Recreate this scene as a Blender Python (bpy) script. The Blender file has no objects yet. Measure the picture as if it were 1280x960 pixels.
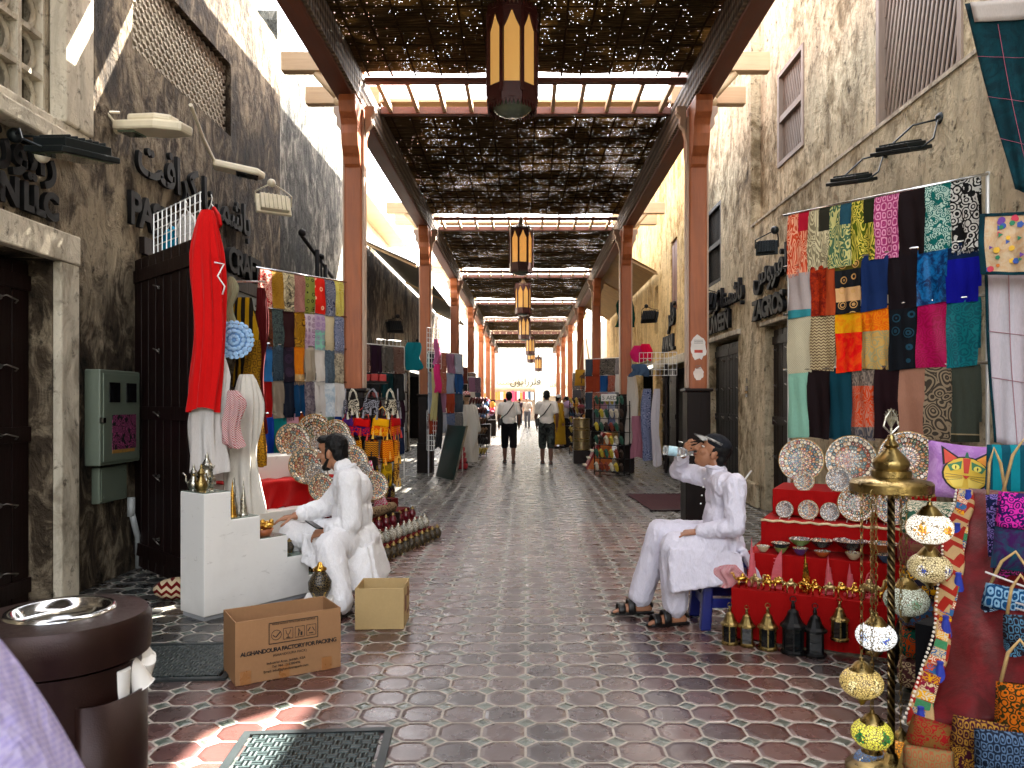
import bpy, math, random
from mathutils import Vector, Matrix, noise
V = Vector
R = math.radians
PI = math.pi
rnd = random.Random(11)
scene = bpy.context.scene
COL = scene.collection
# the photograph's optics: focal length in pixels, vanishing point, eye height in metres
FP, U0, V0, EYE = 961.0, 657.0, 503.0, 1.47
def W(u, v, y): return V(((u - U0) / FP * y, y, EYE - (v - V0) / FP * y))
def onx(u, v, x): return W(u, v, x * FP / (u - U0))
def onfloor(u, v): return W(u, v, FP * EYE / (v - V0))

def hx(h):
    h = h.lstrip('#')
    c = [int(h[i:i + 2], 16) / 255 for i in (0, 2, 4)]
    return tuple((x / 12.92 if x <= .04045 else ((x + .055) / 1.055) ** 2.4) for x in c) + (1,)
def C(c): return hx(c) if isinstance(c, str) else (tuple(c) + (1,))[:4]
def sat(c, k):
    g = .3 * c[0] + .59 * c[1] + .11 * c[2]
    return tuple(max(0, min(1, g + (x - g) * k)) for x in c[:3]) + (1,)
def mul(c, k): return tuple(min(1, x * k) for x in c[:3]) + (1,)

# ------------------------------------------------------------------ mesh builder
class MB:
    def __init__(s): s.v = []; s.f = []; s.m = []; s.c = 0; s.X = Matrix.Identity(4)
    def mi(s, i): s.c = i; return s
    def add(s, vs, fs):
        o = len(s.v); s.v += [s.X @ V(p) for p in vs]
        for f in fs: s.f.append([i + o for i in f]); s.m.append(s.c)
        return s
    def box(s, c, d, rot=None):
        x, y, z = d[0] / 2, d[1] / 2, d[2] / 2
        ps = [V((a, b, e)) for a in (-x, x) for b in (-y, y) for e in (-z, z)]
        if rot is not None: ps = [rot @ p for p in ps]
        return s.add([p + V(c) for p in ps], [(0, 1, 3, 2), (4, 6, 7, 5), (0, 4, 5, 1), (2, 3, 7, 6), (0, 2, 6, 4), (1, 5, 7, 3)])
    def bb(s, a, b): return s.box([(p + q) / 2 for p, q in zip(a, b)], [abs(q - p) for p, q in zip(a, b)])
    def tube(s, pts, r, seg=8, cap=True, flat=None):
        pts = [V(p) for p in pts]; n = len(pts); rs = r if isinstance(r, (list, tuple)) else [r] * n
        vs = []; ref = None
        for i, p in enumerate(pts):
            d = (pts[min(i + 1, n - 1)] - pts[max(i - 1, 0)])
            d = d.normalized() if d.length > 1e-9 else V((0, 0, 1))
            if ref is None: ref = d.orthogonal().normalized()
            a = (ref - d * ref.dot(d)); a = a.normalized() if a.length > 1e-6 else d.orthogonal().normalized(); ref = a
            b = d.cross(a)
            for k in range(seg):
                t = 2 * PI * k / seg; vs.append(p + (a * math.cos(t) + b * math.sin(t)) * rs[i])
        fs = [(i * seg + k, i * seg + (k + 1) % seg, (i + 1) * seg + (k + 1) % seg, (i + 1) * seg + k) for i in range(n - 1) for k in range(seg)]
        if cap: fs += [tuple(range(seg))[::-1], tuple((n - 1) * seg + k for k in range(seg))]
        return s.add(vs, fs)
    def caps(s, p0, p1, r0, r1=None, seg=14):
        r1 = r0 if r1 is None else r1; p0, p1 = V(p0), V(p1); d = p1 - p0
        d = d.normalized() if d.length > 1e-6 else V((0, 0, 1))
        pts = []; rs = []
        for k in range(5): t = k / 4 * PI / 2; pts.append(p0 - d * r0 * math.cos(t)); rs.append(max(r0 * math.sin(t), r0 * .03))
        for k in range(5): t = k / 4 * PI / 2; pts.append(p1 + d * r1 * math.sin(t)); rs.append(max(r1 * math.cos(t), r1 * .03))
        return s.tube(pts, rs, seg)
    def lathe(s, prof, o=(0, 0, 0), seg=20, M=None):
        M = M or Matrix.Identity(3); n = len(prof)
        vs = [M @ V((max(r, 1e-4) * math.cos(2 * PI * k / seg), max(r, 1e-4) * math.sin(2 * PI * k / seg), z)) + V(o) for r, z in prof for k in range(seg)]
        fs = [(i * seg + k, i * seg + (k + 1) % seg, (i + 1) * seg + (k + 1) % seg, (i + 1) * seg + k) for i in range(n - 1) for k in range(seg)]
        return s.add(vs, fs)
    def ell(s, c, r, rot=None, seg=16, rings=10):
        vs = []; r = V(r)
        for i in range(rings + 1):
            t = PI * i / rings
            for k in range(seg):
                p = 2 * PI * k / seg; q = V((r.x * max(math.sin(t), .01) * math.cos(p), r.y * max(math.sin(t), .01) * math.sin(p), r.z * math.cos(t)))
                vs.append((rot @ q if rot is not None else q) + V(c))
        fs = [(i * seg + k, (i + 1) * seg + k, (i + 1) * seg + (k + 1) % seg, i * seg + (k + 1) % seg) for i in range(rings) for k in range(seg)]
        fs += [tuple(range(seg)), tuple(rings * seg + k for k in range(seg))[::-1]]
        return s.add(vs, fs)
    def prism(s, poly, d0, d1, M=None, o=(0, 0, 0)):
        M = M or Matrix.Identity(3); n = len(poly)
        vs = [M @ V((p[0], p[1], d)) + V(o) for d in (d0, d1) for p in poly]
        fs = [tuple(range(n))[::-1], tuple(range(n, 2 * n))] + [(i, (i + 1) % n, n + (i + 1) % n, n + i) for i in range(n)]
        return s.add(vs, fs)
    def grid(s, fn, nu, nv):
        vs = [fn(i / nu, j / nv) for j in range(nv + 1) for i in range(nu + 1)]; w = nu + 1
        return s.add(vs, [(j * w + i, j * w + i + 1, (j + 1) * w + i + 1, (j + 1) * w + i) for j in range(nv) for i in range(nu)])
    def build(s, name, mats, parent=None, smooth=False, loc=None, rot=None, bevel=0, solid=0, auto=None):
        me = bpy.data.meshes.new(name); me.from_pydata(s.v, [], s.f)
        for m in (mats if isinstance(mats, (list, tuple)) else [mats]): me.materials.append(m)
        me.polygons.foreach_set('material_index', s.m)
        me.validate()
        if smooth: me.polygons.foreach_set('use_smooth', [True] * len(me.polygons))
        me.update()
        o = bpy.data.objects.new(name, me); COL.objects.link(o)
        if parent: o.parent = parent
        if loc is not None: o.location = loc
        if rot is not None: o.rotation_euler = rot
        if auto:
            try: me.set_sharp_from_angle(angle=R(auto))
            except Exception: pass
        if solid: md = o.modifiers.new('thick', 'SOLIDIFY'); md.thickness = solid; md.offset = 0
        if bevel: md = o.modifiers.new('bev', 'BEVEL'); md.width = bevel; md.segments = 2; md.limit_method = 'ANGLE'
        return o
XZ = Matrix(((1, 0, 0), (0, 0, 1), (0, 1, 0)))            # poly (x,z) extruded along y
YZ = Matrix(((0, 0, 1), (1, 0, 0), (0, 1, 0)))            # poly (y,z) extruded along x
FRONT = Matrix(((1, 0, 0), (0, 0, -1), (0, 1, 0)))        # lathe axis along -y
def rz(a): return Matrix.Rotation(a, 3, 'Z')
def frame(d, up=(0, 0, 1)):
    """matrix whose columns are: d, left, up"""
    d = V(d).normalized(); l = V(up).cross(d).normalized(); u = d.cross(l)
    return Matrix((d, l, u)).transposed()

def tag(o, label=None, cat=None, group=None, kind=None):
    if label: o['label'] = label
    if cat: o['category'] = cat
    if group: o['group'] = group
    if kind: o['kind'] = kind
    return o
def thing(name, label, cat, loc=(0, 0, 0), rot=0, group=None):
    o = bpy.data.objects.new(name, None); COL.objects.link(o); o.empty_display_size = .1
    o.location = loc; o.rotation_euler = (0, 0, rot) if not isinstance(rot, (tuple, list)) else rot
    return tag(o, label, cat, group)
def dup(root, loc=None, rot=None, label=None, group=None, scale=None):
    r = root.copy(); COL.objects.link(r)
    if loc is not None: r.location = loc
    if rot is not None: r.rotation_euler = (0, 0, rot) if not isinstance(rot, (tuple, list)) else rot
    if label: r['label'] = label
    if group: r['group'] = group
    if scale: r.scale = (scale,) * 3 if not isinstance(scale, (tuple, list)) else scale
    for ch in list(root.children):
        c = ch.copy(); COL.objects.link(c); c.parent = r
        for g in ch.children:
            d = g.copy(); COL.objects.link(d); d.parent = c
    return r

# ------------------------------------------------------------------ materials
class NT:
    def __init__(s, m): s.t = m.node_tree; s.t.nodes.clear()
    def __call__(s, typ, ins=None, **props):
        n = s.t.nodes.new('ShaderNode' + typ)
        for k, v in props.items(): setattr(n, k, v)
        for k, v in (ins or {}).items(): s.set(n.inputs[k], v)
        return n
    def set(s, sock, v):
        if isinstance(v, bpy.types.NodeSocket): s.t.links.new(v, sock)
        elif isinstance(v, bpy.types.Node): s.t.links.new(v.outputs[0], sock)
        else: sock.default_value = v
    def math(s, op, a, b=0.0, c=0.0, clamp=False): return s('Math', {0: a, 1: b, 2: c}, operation=op, use_clamp=clamp).outputs[0]
    def mix(s, f, a, b, bt='MIX'):
        n = s('Mix', data_type='RGBA', blend_type=bt); s.set(n.inputs[0], f); s.set(n.inputs[6], a); s.set(n.inputs[7], b); return n.outputs[2]
    def ramp(s, f, stops, const=False):
        n = s('ValToRGB', {0: f}); cr = n.color_ramp
        if const: cr.interpolation = 'CONSTANT'
        while len(cr.elements) < len(stops): cr.elements.new(.5)
        for e, (p, c) in zip(cr.elements, sorted(stops, key=lambda q: q[0])): e.position = p; e.color = C(c)
        return n.outputs[0]
    def co(s, sc=(1, 1, 1), which='Object', rot=(0, 0, 0)):
        return s('Mapping', {0: s('TexCoord').outputs[which], 2: rot, 3: sc}).outputs[0]
    def noise(s, vec, scale=5., detail=3., rough=.5, dist=0., out=0):
        return s('TexNoise', {'Vector': vec, 'Scale': scale, 'Detail': detail, 'Roughness': rough, 'Distortion': dist}).outputs[out]
    def out(s, bsdf): s.t.links.new(bsdf.outputs[0] if isinstance(bsdf, bpy.types.Node) else bsdf, s('OutputMaterial').inputs[0])
MATS = {}
def newmat(name):
    m = bpy.data.materials.new(name); m.use_nodes = True; MATS[name] = m; return m, NT(m)
def mat(name, col, rough=.65, metal=0., var=.15, vs=6., bump=.0, bs=80., st=(1, 1, 1), emit=0., ecol=None, trans=0., spec=.5, sheen=0., coat=0.):
    if name in MATS: return MATS[name]
    m, n = newmat(name); c = C(col); co = n.co(st)
    f = n.noise(co, vs, 4.)
    base = n.mix(f, mul(c, 1 - 2 * var), mul(c, 1 + 2 * var)) if var else c
    b = n('BsdfPrincipled', {'Base Color': base, 'Roughness': rough, 'Metallic': metal, 'Transmission Weight': trans, 'Specular IOR Level': spec, 'Sheen Weight': sheen, 'Coat Weight': coat})
    if var: n.set(b.inputs['Roughness'], n.math('MULTIPLY_ADD', f, .3, rough - .15, clamp=True))
    if bump: n.set(b.inputs['Normal'], n('Bump', {'Strength': bump, 'Distance': .01, 'Height': n.noise(co, bs, 3.)}))
    if emit: b.inputs['Emission Color'].default_value = C(ecol or col); b.inputs['Emission Strength'].default_value = emit
    n.out(b); return m
def wood(name, c1, c2, rough=.45, axis='Z', sc=1., spec=.5):
    if name in MATS: return MATS[name]
    m, n = newmat(name); s = {'Z': (14, 14, .9), 'X': (.9, 14, 14), 'Y': (14, .9, 14)}[axis]
    co = n.co(tuple(x * sc for x in s)); f = n.noise(co, 1.6, 6., .6, .8)
    g = n.noise(n.co((2, 2, 2)), 1.3, 3.)
    base = n.mix(n.math('MULTIPLY_ADD', g, .5, n.math('MULTIPLY', f, .75)), C(c1), C(c2))
    n.out(n('BsdfPrincipled', {'Base Color': base, 'Roughness': n.math('MULTIPLY_ADD', f, .3, rough - .1), 'Specular IOR Level': spec, 'Normal': n('Bump', {'Strength': .35, 'Distance': .01, 'Height': f})}))
    return m
def plaster(name, dark, mid, light, sc=1., k=.0, bump=.7, st=.62, dist=1.2):
    m, n = newmat(name); co = n.co((1, 1.1, .8))
    big = n.noise(co, .55 * sc, 4., .55, .6)
    fine = n.noise(n.co((1, 1.2, st), rot=(R(35), 0, 0)), 3.6 * sc, 9., .68, dist)
    f = n.math('ADD', n.math('MULTIPLY', big, .75), n.math('MULTIPLY', fine, .8))
    base = n.ramp(f, [(.58 + k, dark), (.72 + k, mid), (.85 + k, light)])
    pit = n.noise(co, 11., 6., .7, .4)
    base = n.mix(n('MapRange', {0: pit, 1: .56, 2: .7}).outputs[0], base, mul(C(dark), .8))
    grime = n.noise(n.co((1.5, 1.5, .45)), 1.9, 7., .7, .8)
    base = n.mix(n.math('SUBTRACT', n.math('MULTIPLY', grime, 2.4), 1.08, clamp=True), base, C(dark))
    h = n.math('ADD', n.math('ADD', n.math('MULTIPLY', n.noise(co, 4., 8., .62, .8), 1.2), n.math('MULTIPLY', fine, .7)), n.math('MULTIPLY', pit, .4))
    n.out(n('BsdfPrincipled', {'Base Color': base, 'Roughness': .92, 'Specular IOR Level': .15, 'Normal': n('Bump', {'Strength': min(1., bump * 1.3), 'Distance': .1, 'Height': h})}))
    return m

FAB = [0]
def fab(base, pat=None, pc='#ffffff', sc=1., bands=None, amt=1., sheen=.0, seed=None, rough=.85, side=None, wrinkle=0):
    """woven cloth; bands = [(metres below the top, colour)] ; pat = motif drawn in colour pc ; side = (x0, z1, colour) a block in the corner"""
    FAB[0] += 1; seed = FAB[0] if seed is None else seed
    base = mul(sat(C(base), 1.35), .88); pc = sat(C(pc), 1.25); bands = [(p, mul(sat(C(c), 1.35), .88)) for p, c in bands] if bands else None
    m, n = newmat('cloth_%03d' % FAB[0])
    tc = n('TexCoord').outputs['Object']
    co = n('Mapping', {0: tc, 1: (seed * 1.37, seed * .71, seed * 2.3), 3: (sc, sc, sc)}).outputs[0]
    xyz = n('SeparateXYZ', {0: tc}).outputs
    col = C(base)
    if bands: col = n.ramp(n.math('MULTIPLY', xyz[2], -1.6), [(p * 1.6, c) for p, c in bands], True)
    if pat:
        if pat == 'paisley':
            w = n.noise(co, 9., 2., .5)
            q = n('VectorMath', {0: co, 1: n('VectorMath', {0: n.noise(co, 7., 1., .5, 0, 1), 3: .09}, operation='SCALE').outputs[0]}, operation='ADD').outputs[0]
            d = n('TexVoronoi', {'Vector': q, 'Scale': 15.}).outputs[0]
            f = n.math('GREATER_THAN', n.math('SINE', n.math('MULTIPLY', d, 26.)), .05)
        elif pat == 'swirl':
            q = n('Mapping', {0: co, 3: (1.5, 1.5, .55)}).outputs[0]
            f = n.math('GREATER_THAN', n.math('SINE', n.math('MULTIPLY', n.noise(q, 7., 1.5, .5, 1.2), 62.)), .1)
        elif pat == 'damask':
            s = n.math('MULTIPLY', n.math('SINE', n.math('MULTIPLY', xyz[0], 75. * sc)), n.math('SINE', n.math('MULTIPLY', xyz[2], 48. * sc)))
            f = n.math('GREATER_THAN', n.math('SINE', n.math('ADD', n.math('MULTIPLY', s, 7.), n.math('MULTIPLY', n.noise(co, 30., 2.), 7.))), .15)
        elif pat == 'check':
            s = n.math('MULTIPLY', n.math('SINE', n.math('MULTIPLY', xyz[0], 420. * sc)), n.math('SINE', n.math('MULTIPLY', xyz[2], 420. * sc)))
            f = n.math('GREATER_THAN', s, .05)
        elif pat == 'floral':
            v = n('TexVoronoi', {'Vector': co, 'Scale': 22.}).outputs
            f = n.math('MULTIPLY', n.math('GREATER_THAN', n.math('SINE', n.math('MULTIPLY', v[0], 19.)), -.1), n.math('GREATER_THAN', n.noise(co, 14., 2.), .42))
        elif pat == 'rings':
            d = n('TexVoronoi', {'Vector': n('Mapping', {0: co, 3: (1, .01, 1)}).outputs[0], 'Scale': 9., 'Randomness': .25}).outputs[0]
            f = n.math('MULTIPLY', n.math('LESS_THAN', d, .43), n.math('GREATER_THAN', n.math('SINE', n.math('MULTIPLY', d, 55.)), 0.))
        elif pat == 'marble':
            f = n.ramp(n.noise(co, 12., 6., .7, 1.5), [(.42, '#000000'), (.6, '#ffffff')])
        elif pat == 'stripe':
            f = n.math('GREATER_THAN', n.math('SINE', n.math('MULTIPLY', xyz[0], 160. * sc)), 0.)
        elif pat == 'zigzag':
            t = n.math('ADD', n.math('MULTIPLY', xyz[2], 260. * sc), n.math('MULTIPLY', n.math('PINGPONG', n.math('MULTIPLY', xyz[0], 60. * sc), 1.), 3.5))
            f = n.math('GREATER_THAN', n.math('SINE', t), 0.)
        col = n.mix(n.math('MULTIPLY', f, amt), col, C(pc))
    if side:
        k = n.math('MULTIPLY', n.math('GREATER_THAN', xyz[0], side[0]), n.math('GREATER_THAN', xyz[2], side[1]))
        col = n.mix(k, col, C(side[2]))
    wv = n.noise(n('Mapping', {0: tc, 3: (1, 1, .16)}).outputs[0], 260., 2.)
    wear = n.noise(co, 5., 4.)
    col = n.mix(n.math('MULTIPLY_ADD', wear, .34, -.0), col, mul(C('#777777'), .15), 'MIX') if False else n.mix(n.math('MULTIPLY', wv, .28), col, (0, 0, 0, 1))
    h = n.math('ADD', n.math('MULTIPLY', wv, .3), n.noise(n('Mapping', {0: tc, 3: (1, 1, .35)}).outputs[0], 26., 3.))
    if wrinkle:
        wq = n('Mapping', {0: tc, 3: (1, 1, .55)}).outputs[0]
        w1 = n.math('ABSOLUTE', n.math('SUBTRACT', n.noise(wq, 13., 2., .5, 1.2), .5)); w2 = n.math('ABSOLUTE', n.math('SUBTRACT', n.noise(wq, 27., 2., .5, .8), .5))
        h = n.math('SUBTRACT', h, n.math('ADD', n.math('MULTIPLY', w1, 9. * wrinkle), n.math('MULTIPLY', w2, 4. * wrinkle)))
    n.out(n('BsdfPrincipled', {'Base Color': col, 'Roughness': rough, 'Sheen Weight': sheen * .2, 'Specular IOR Level': .2, 'Normal': n('Bump', {'Strength': .45, 'Distance': .008, 'Height': h})}))
    return m

def plate_mat(i, cols, petals, ground):
    """glazed pattern of a hand-painted plate: rings of dots and petals round the centre (object x,z; rim at radius 1)"""
    m, n = newmat('painted_glaze_%d' % i); xyz = n('SeparateXYZ', {0: n('TexCoord').outputs['Object']}).outputs
    r = n.math('SQRT', n.math('ADD', n.math('MULTIPLY', xyz[0], xyz[0]), n.math('MULTIPLY', xyz[2], xyz[2])))
    th = n.math('MULTIPLY', n.math('ARCTAN2', xyz[0], xyz[2]), petals / (2 * PI))
    rr = n.math('MULTIPLY', r, 6.6)
    ring = n.math('FLOOR', rr)
    tt = n.math('ADD', n.math('MULTIPLY', th, n.math('ADD', n.math('MULTIPLY', n.math('FLOOR', n.math('MULTIPLY', ring, .5)), .5), 1.)), n.math('MULTIPLY', n.math('MODULO', ring, 2.), .5))
    fx = n.math('SUBTRACT', n.math('FRACT', tt), .5); fy = n.math('SUBTRACT', n.math('FRACT', rr), .5)
    d = n.math('SQRT', n.math('ADD', n.math('MULTIPLY', fx, fx), n.math('MULTIPLY', fy, fy)))
    h = n('TexWhiteNoise', {0: n('CombineXYZ', {0: n.math('MODULO', n.math('FLOOR', tt), 3.), 1: ring}).outputs[0]}, noise_dimensions='2D').outputs[0]
    k = len(cols)
    c = n.ramp(h, [(j / k, cc) for j, cc in enumerate(cols)], True)
    c2 = n.ramp(n.math('FRACT', n.math('MULTIPLY', h, 7.3)), [(j / k, cc) for j, cc in enumerate(cols[::-1])], True)
    cell = n.mix(n.math('LESS_THAN', d, .42), C(ground), c)
    cell = n.mix(n.math('LESS_THAN', d, .26), cell, c2)
    cell = n.mix(n.math('LESS_THAN', d, .12), cell, C(cols[0]))
    fl = n.math('GREATER_THAN', n.math('ADD', n.math('MULTIPLY', n.math('COSINE', n.math('MULTIPLY', th, 4 * PI)), .12), n.math('ADD', r, 0.)), 10.)
    v = n('TexVoronoi', {'Vector': n.co((1, .01, 1)), 'Scale': 26.}).outputs[0]
    cell = n.mix(n.math('MULTIPLY', n.math('LESS_THAN', v, .26), .75), cell, C('#e9dfc9'))
    n.out(n('BsdfPrincipled', {'Base Color': cell, 'Roughness': .22, 'Coat Weight': .4, 'Normal': n('Bump', {'Strength': .3, 'Distance': .02, 'Height': d})}))
    return m

# common materials
M_pil = wood('teak_wood', '#4f2412', '#b8683a', .42)
M_pild = wood('dark_stained_wood', '#0a0504', '#1c0f0b', .45, spec=.22)
M_beam = wood('beam_wood', '#3a1c14', '#7a4029', .5, 'Y')
M_beamx = wood('cross_beam_wood', '#3a2116', '#6e3a25', .5, 'X')
M_pale = wood('pale_plank_wood', '#9a7a55', '#cdb490', .6, 'X')
M_door = wood('door_wood', '#080202', '#190908', .45, spec=.2)
M_doord = wood('black_door_wood', '#040505', '#0c0e0f', .5, spec=.2)
M_iron = mat('black_iron', '#0b0b0c', .6, 0, .1, spec=.2)
M_lamp = mat('dark_lamp_metal', '#1d2426', .4, .5, .1)
M_cream = mat('cream_enamel', '#d6cdb4', .4, 0, .06, 12)
M_steel = mat('bright_steel', '#c9ccce', .14, 1., .03)
M_wire = mat('white_wire', '#d8d8d6', .35, .3, .03)
M_brass = mat('aged_brass', '#8d7a4c', .3, 1., .25, 25, .2, 60)
M_gold = mat('bright_gold', '#c79a45', .25, 1., .15, 30)
M_silver = mat('old_silver', '#a9a79b', .28, 1., .2, 30, .2, 60)
M_blk = mat('black_satin', '#0b0b0c', .4, 0, .1)
def scuffed(name, c, dirt, amt=.5):
    m, n = newmat(name); co = n.co((1, 1, 1)); xyz = n('SeparateXYZ', {0: co}).outputs
    a = n('MapRange', {0: n.noise(n.co((1, 1, 2.5)), 9., 7., .72, .6), 1: .6, 2: .74}).outputs[0]; b_ = n('MapRange', {0: n.noise(co, 2.2, 5., .6), 1: .5, 2: .8}).outputs[0]
    low = n('MapRange', {0: n.math('MULTIPLY_ADD', n.noise(co, 6., 4.), .25, xyz[2]), 1: .12, 2: .3, 3: 1., 4: 0.}).outputs[0]
    f = n.math('MULTIPLY', n.math('MAXIMUM', n.math('MAXIMUM', a, n.math('MULTIPLY', b_, .35)), n.math('MULTIPLY', low, .5)), amt)
    n.out(n('BsdfPrincipled', {'Base Color': n.mix(f, C(c), C(dirt)), 'Roughness': n.math('MULTIPLY_ADD', f, .4, .42), 'Normal': n('Bump', {'Strength': .12, 'Distance': .01, 'Height': n.noise(co, 16., 4.)})})); return m
M_white = scuffed('white_paint', '#e0dfdb', '#7d766b', .55)
M_red = fab('#b00b14', sheen=.1); 
M_glassd = mat('dark_glass', '#0e1416', .08, 0, 0, spec=.8)
M_glassg = mat('lamp_glass', '#54604f', .1, 0, .3, 9, spec=.8)
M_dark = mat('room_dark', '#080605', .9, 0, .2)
M_skin = mat('skin', '#99694c', .5, 0, .06, 18, .08, 200)
M_skin2 = mat('skin_dark', '#5d3a2a', .5, 0, .06, 18)
M_hair = mat('black_hair', '#050404', .6, 0, .2, 40, .4, 160, (1, 1, .3), spec=.25)
M_sand = mat('sandal_leather', '#0e0c0c', .4, 0, .15, 30)
# ================================================================== setting: ground
def make_floor():
    m, n = newmat('octagon_paving')
    xyz = n('SeparateXYZ', {0: n('TexCoord').outputs['Object']}).outputs
    S = 1 / .196
    px, py = n.math('MULTIPLY', xyz[0], S), n.math('MULTIPLY', xyz[1], S)
    ax = n.math('ABSOLUTE', n.math('SUBTRACT', n.math('FRACT', px), .5)); ay = n.math('ABSOLUTE', n.math('SUBTRACT', n.math('FRACT', py), .5))
    mx = n.math('MAXIMUM', ax, ay); s = n.math('ADD', ax, ay)
    dot = n.math('GREATER_THAN', s, .735)
    e1 = n.math('MULTIPLY_ADD', dot, 9., n.math('SUBTRACT', .5, mx)); e2 = n.math('MULTIPLY', n.math('ABSOLUTE', n.math('SUBTRACT', s, .735)), .707)
    e = n.math('MINIMUM', e1, e2)
    wob = n.noise(n.co((1, 1, 1)), 40., 3.)
    joint = n('MapRange', {0: n.math('MULTIPLY_ADD', wob, .012, e), 1: .018, 2: .046, 3: 1., 4: 0.}, interpolation_type='SMOOTHSTEP').outputs[0]
    dome = n('MapRange', {0: e, 1: .01, 2: .13, 3: 0., 4: 1.}, interpolation_type='SMOOTHSTEP').outputs[0]
    cid = n('CombineXYZ', {0: n.math('FLOOR', px), 1: n.math('FLOOR', py)}).outputs[0]
    wn = n('TexWhiteNoise', {0: cid}, noise_dimensions='2D').outputs
    cloud = n.noise(n.co((1, 1, 1)), .9, 4., .6)
    grit = n.noise(n.co((1, 1, 1)), 55., 5., .7)
    octc = n.ramp(n.math('ADD', n.math('MULTIPLY', wn[0], .5), n.math('MULTIPLY', cloud, .5)), [(.2, '#3f2a26'), (.5, '#613f3b'), (.8, '#7d5b50')])
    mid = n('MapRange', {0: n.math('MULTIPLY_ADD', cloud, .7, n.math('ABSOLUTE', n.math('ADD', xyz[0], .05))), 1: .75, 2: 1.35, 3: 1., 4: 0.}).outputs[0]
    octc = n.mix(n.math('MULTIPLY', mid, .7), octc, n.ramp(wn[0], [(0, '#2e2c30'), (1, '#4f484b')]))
    octc = n.mix(n.math('MULTIPLY', grit, .5), octc, C('#241d1e'))
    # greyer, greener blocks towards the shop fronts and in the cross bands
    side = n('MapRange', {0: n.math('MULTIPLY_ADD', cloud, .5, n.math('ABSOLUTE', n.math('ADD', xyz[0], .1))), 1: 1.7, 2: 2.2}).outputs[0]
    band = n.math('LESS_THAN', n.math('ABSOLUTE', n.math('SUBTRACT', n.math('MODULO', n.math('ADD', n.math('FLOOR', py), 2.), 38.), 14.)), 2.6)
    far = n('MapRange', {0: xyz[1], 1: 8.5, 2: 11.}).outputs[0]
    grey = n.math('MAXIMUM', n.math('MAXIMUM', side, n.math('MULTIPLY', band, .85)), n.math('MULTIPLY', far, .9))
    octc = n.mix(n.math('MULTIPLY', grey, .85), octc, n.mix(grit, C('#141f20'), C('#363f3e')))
    dotc = n.mix(grit, C('#3d4a43'), C('#5d655c'))
    col = n.mix(dot, octc, dotc)
    col = n.mix(joint, col, n.mix(grit, C('#7a746c'), C('#bdb5a9')))
    stain = n.noise(n.co((1, .6, 1)), 1.7, 6., .7)
    col = n.mix(n.math('MULTIPLY', n('MapRange', {0: stain, 1: .55, 2: .75}).outputs[0], .45), col, C('#1c1818'))
    rough = n.math('ADD', n.math('ADD', .13, n.math('MULTIPLY', joint, .4)), n.math('MULTIPLY', n.noise(n.co((1, 1, 1)), 7., 4.), .3))
    hgt = n.math('ADD', n.math('MULTIPLY', dome, .6), n.math('ADD', n.math('MULTIPLY', grit, .12), n.math('MULTIPLY', n.math('MULTIPLY', wn[0], dome), .35)))
    n.out(n('BsdfPrincipled', {'Base Color': col, 'Roughness': rough, 'Specular IOR Level': .6, 'Normal': n('Bump', {'Strength': .5, 'Distance': .01, 'Height': hgt})}))
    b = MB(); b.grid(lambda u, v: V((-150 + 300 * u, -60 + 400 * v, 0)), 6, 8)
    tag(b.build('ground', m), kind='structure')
make_floor()

# ================================================================== buildings
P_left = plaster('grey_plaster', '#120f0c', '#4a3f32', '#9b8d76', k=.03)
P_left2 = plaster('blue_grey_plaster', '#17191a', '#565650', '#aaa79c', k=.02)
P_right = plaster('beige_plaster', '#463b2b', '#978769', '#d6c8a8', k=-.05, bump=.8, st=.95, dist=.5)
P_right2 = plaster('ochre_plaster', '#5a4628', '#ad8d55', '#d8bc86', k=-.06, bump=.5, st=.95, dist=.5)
P_trim = plaster('trim_plaster', '#5d564b', '#9a917f', '#c9c0ac', k=-.06, bump=.25)
P_pale = plaster('cream_plaster', '#9c9482', '#d0c7b0', '#e4ddcb', k=-.1, bump=.2)

def wall_mb(x0, x1, y0, y1, H, holes, notch=()):
    """wall between x0 (street face) and x1, with rectangular openings (ya,yb,za,zb) and added parapet dips that let sun through (ya,yb,z)"""
    b = MB(); ys = sorted({y0, y1, *[h[0] for h in holes], *[h[1] for h in holes], *[q[0] for q in notch], *[q[1] for q in notch]})
    zs = sorted({0, H, *[h[2] for h in holes], *[h[3] for h in holes], *[q[2] for q in notch]})
    def solid(i, j):
        if i < 0 or j < 0 or i >= len(ys) - 1 or j >= len(zs) - 1: return False
        y, z = (ys[i] + ys[i + 1]) / 2, (zs[j] + zs[j + 1]) / 2
        return not any(a < y < c and d < z < e for a, c, d, e in holes) and not any(a < y < c and z > t for a, c, t in notch)
    for i in range(len(ys) - 1):
        for j in range(len(zs) - 1):
            if not solid(i, j): continue
            a, c, d, e = ys[i], ys[i + 1], zs[j], zs[j + 1]
            for x in (x0, x1): b.add([(x, a, d), (x, c, d), (x, c, e), (x, a, e)], [(0, 1, 2, 3)])
            for (ii, jj, q) in ((i - 1, j, [(x0, a, d), (x1, a, d), (x1, a, e), (x0, a, e)]), (i + 1, j, [(x0, c, d), (x1, c, d), (x1, c, e), (x0, c, e)]),
                                (i, j - 1, [(x0, a, d), (x1, a, d), (x1, c, d), (x0, c, d)]), (i, j + 1, [(x0, a, e), (x1, a, e), (x1, c, e), (x0, c, e)])):
                if not solid(ii, jj): b.add(q, [(0, 1, 2, 3)])
    return b
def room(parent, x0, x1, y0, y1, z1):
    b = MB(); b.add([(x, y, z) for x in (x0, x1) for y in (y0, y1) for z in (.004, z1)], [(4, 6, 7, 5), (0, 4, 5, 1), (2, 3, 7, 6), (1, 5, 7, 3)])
    return b.build('shop_interior', M_dark, parent)
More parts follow.
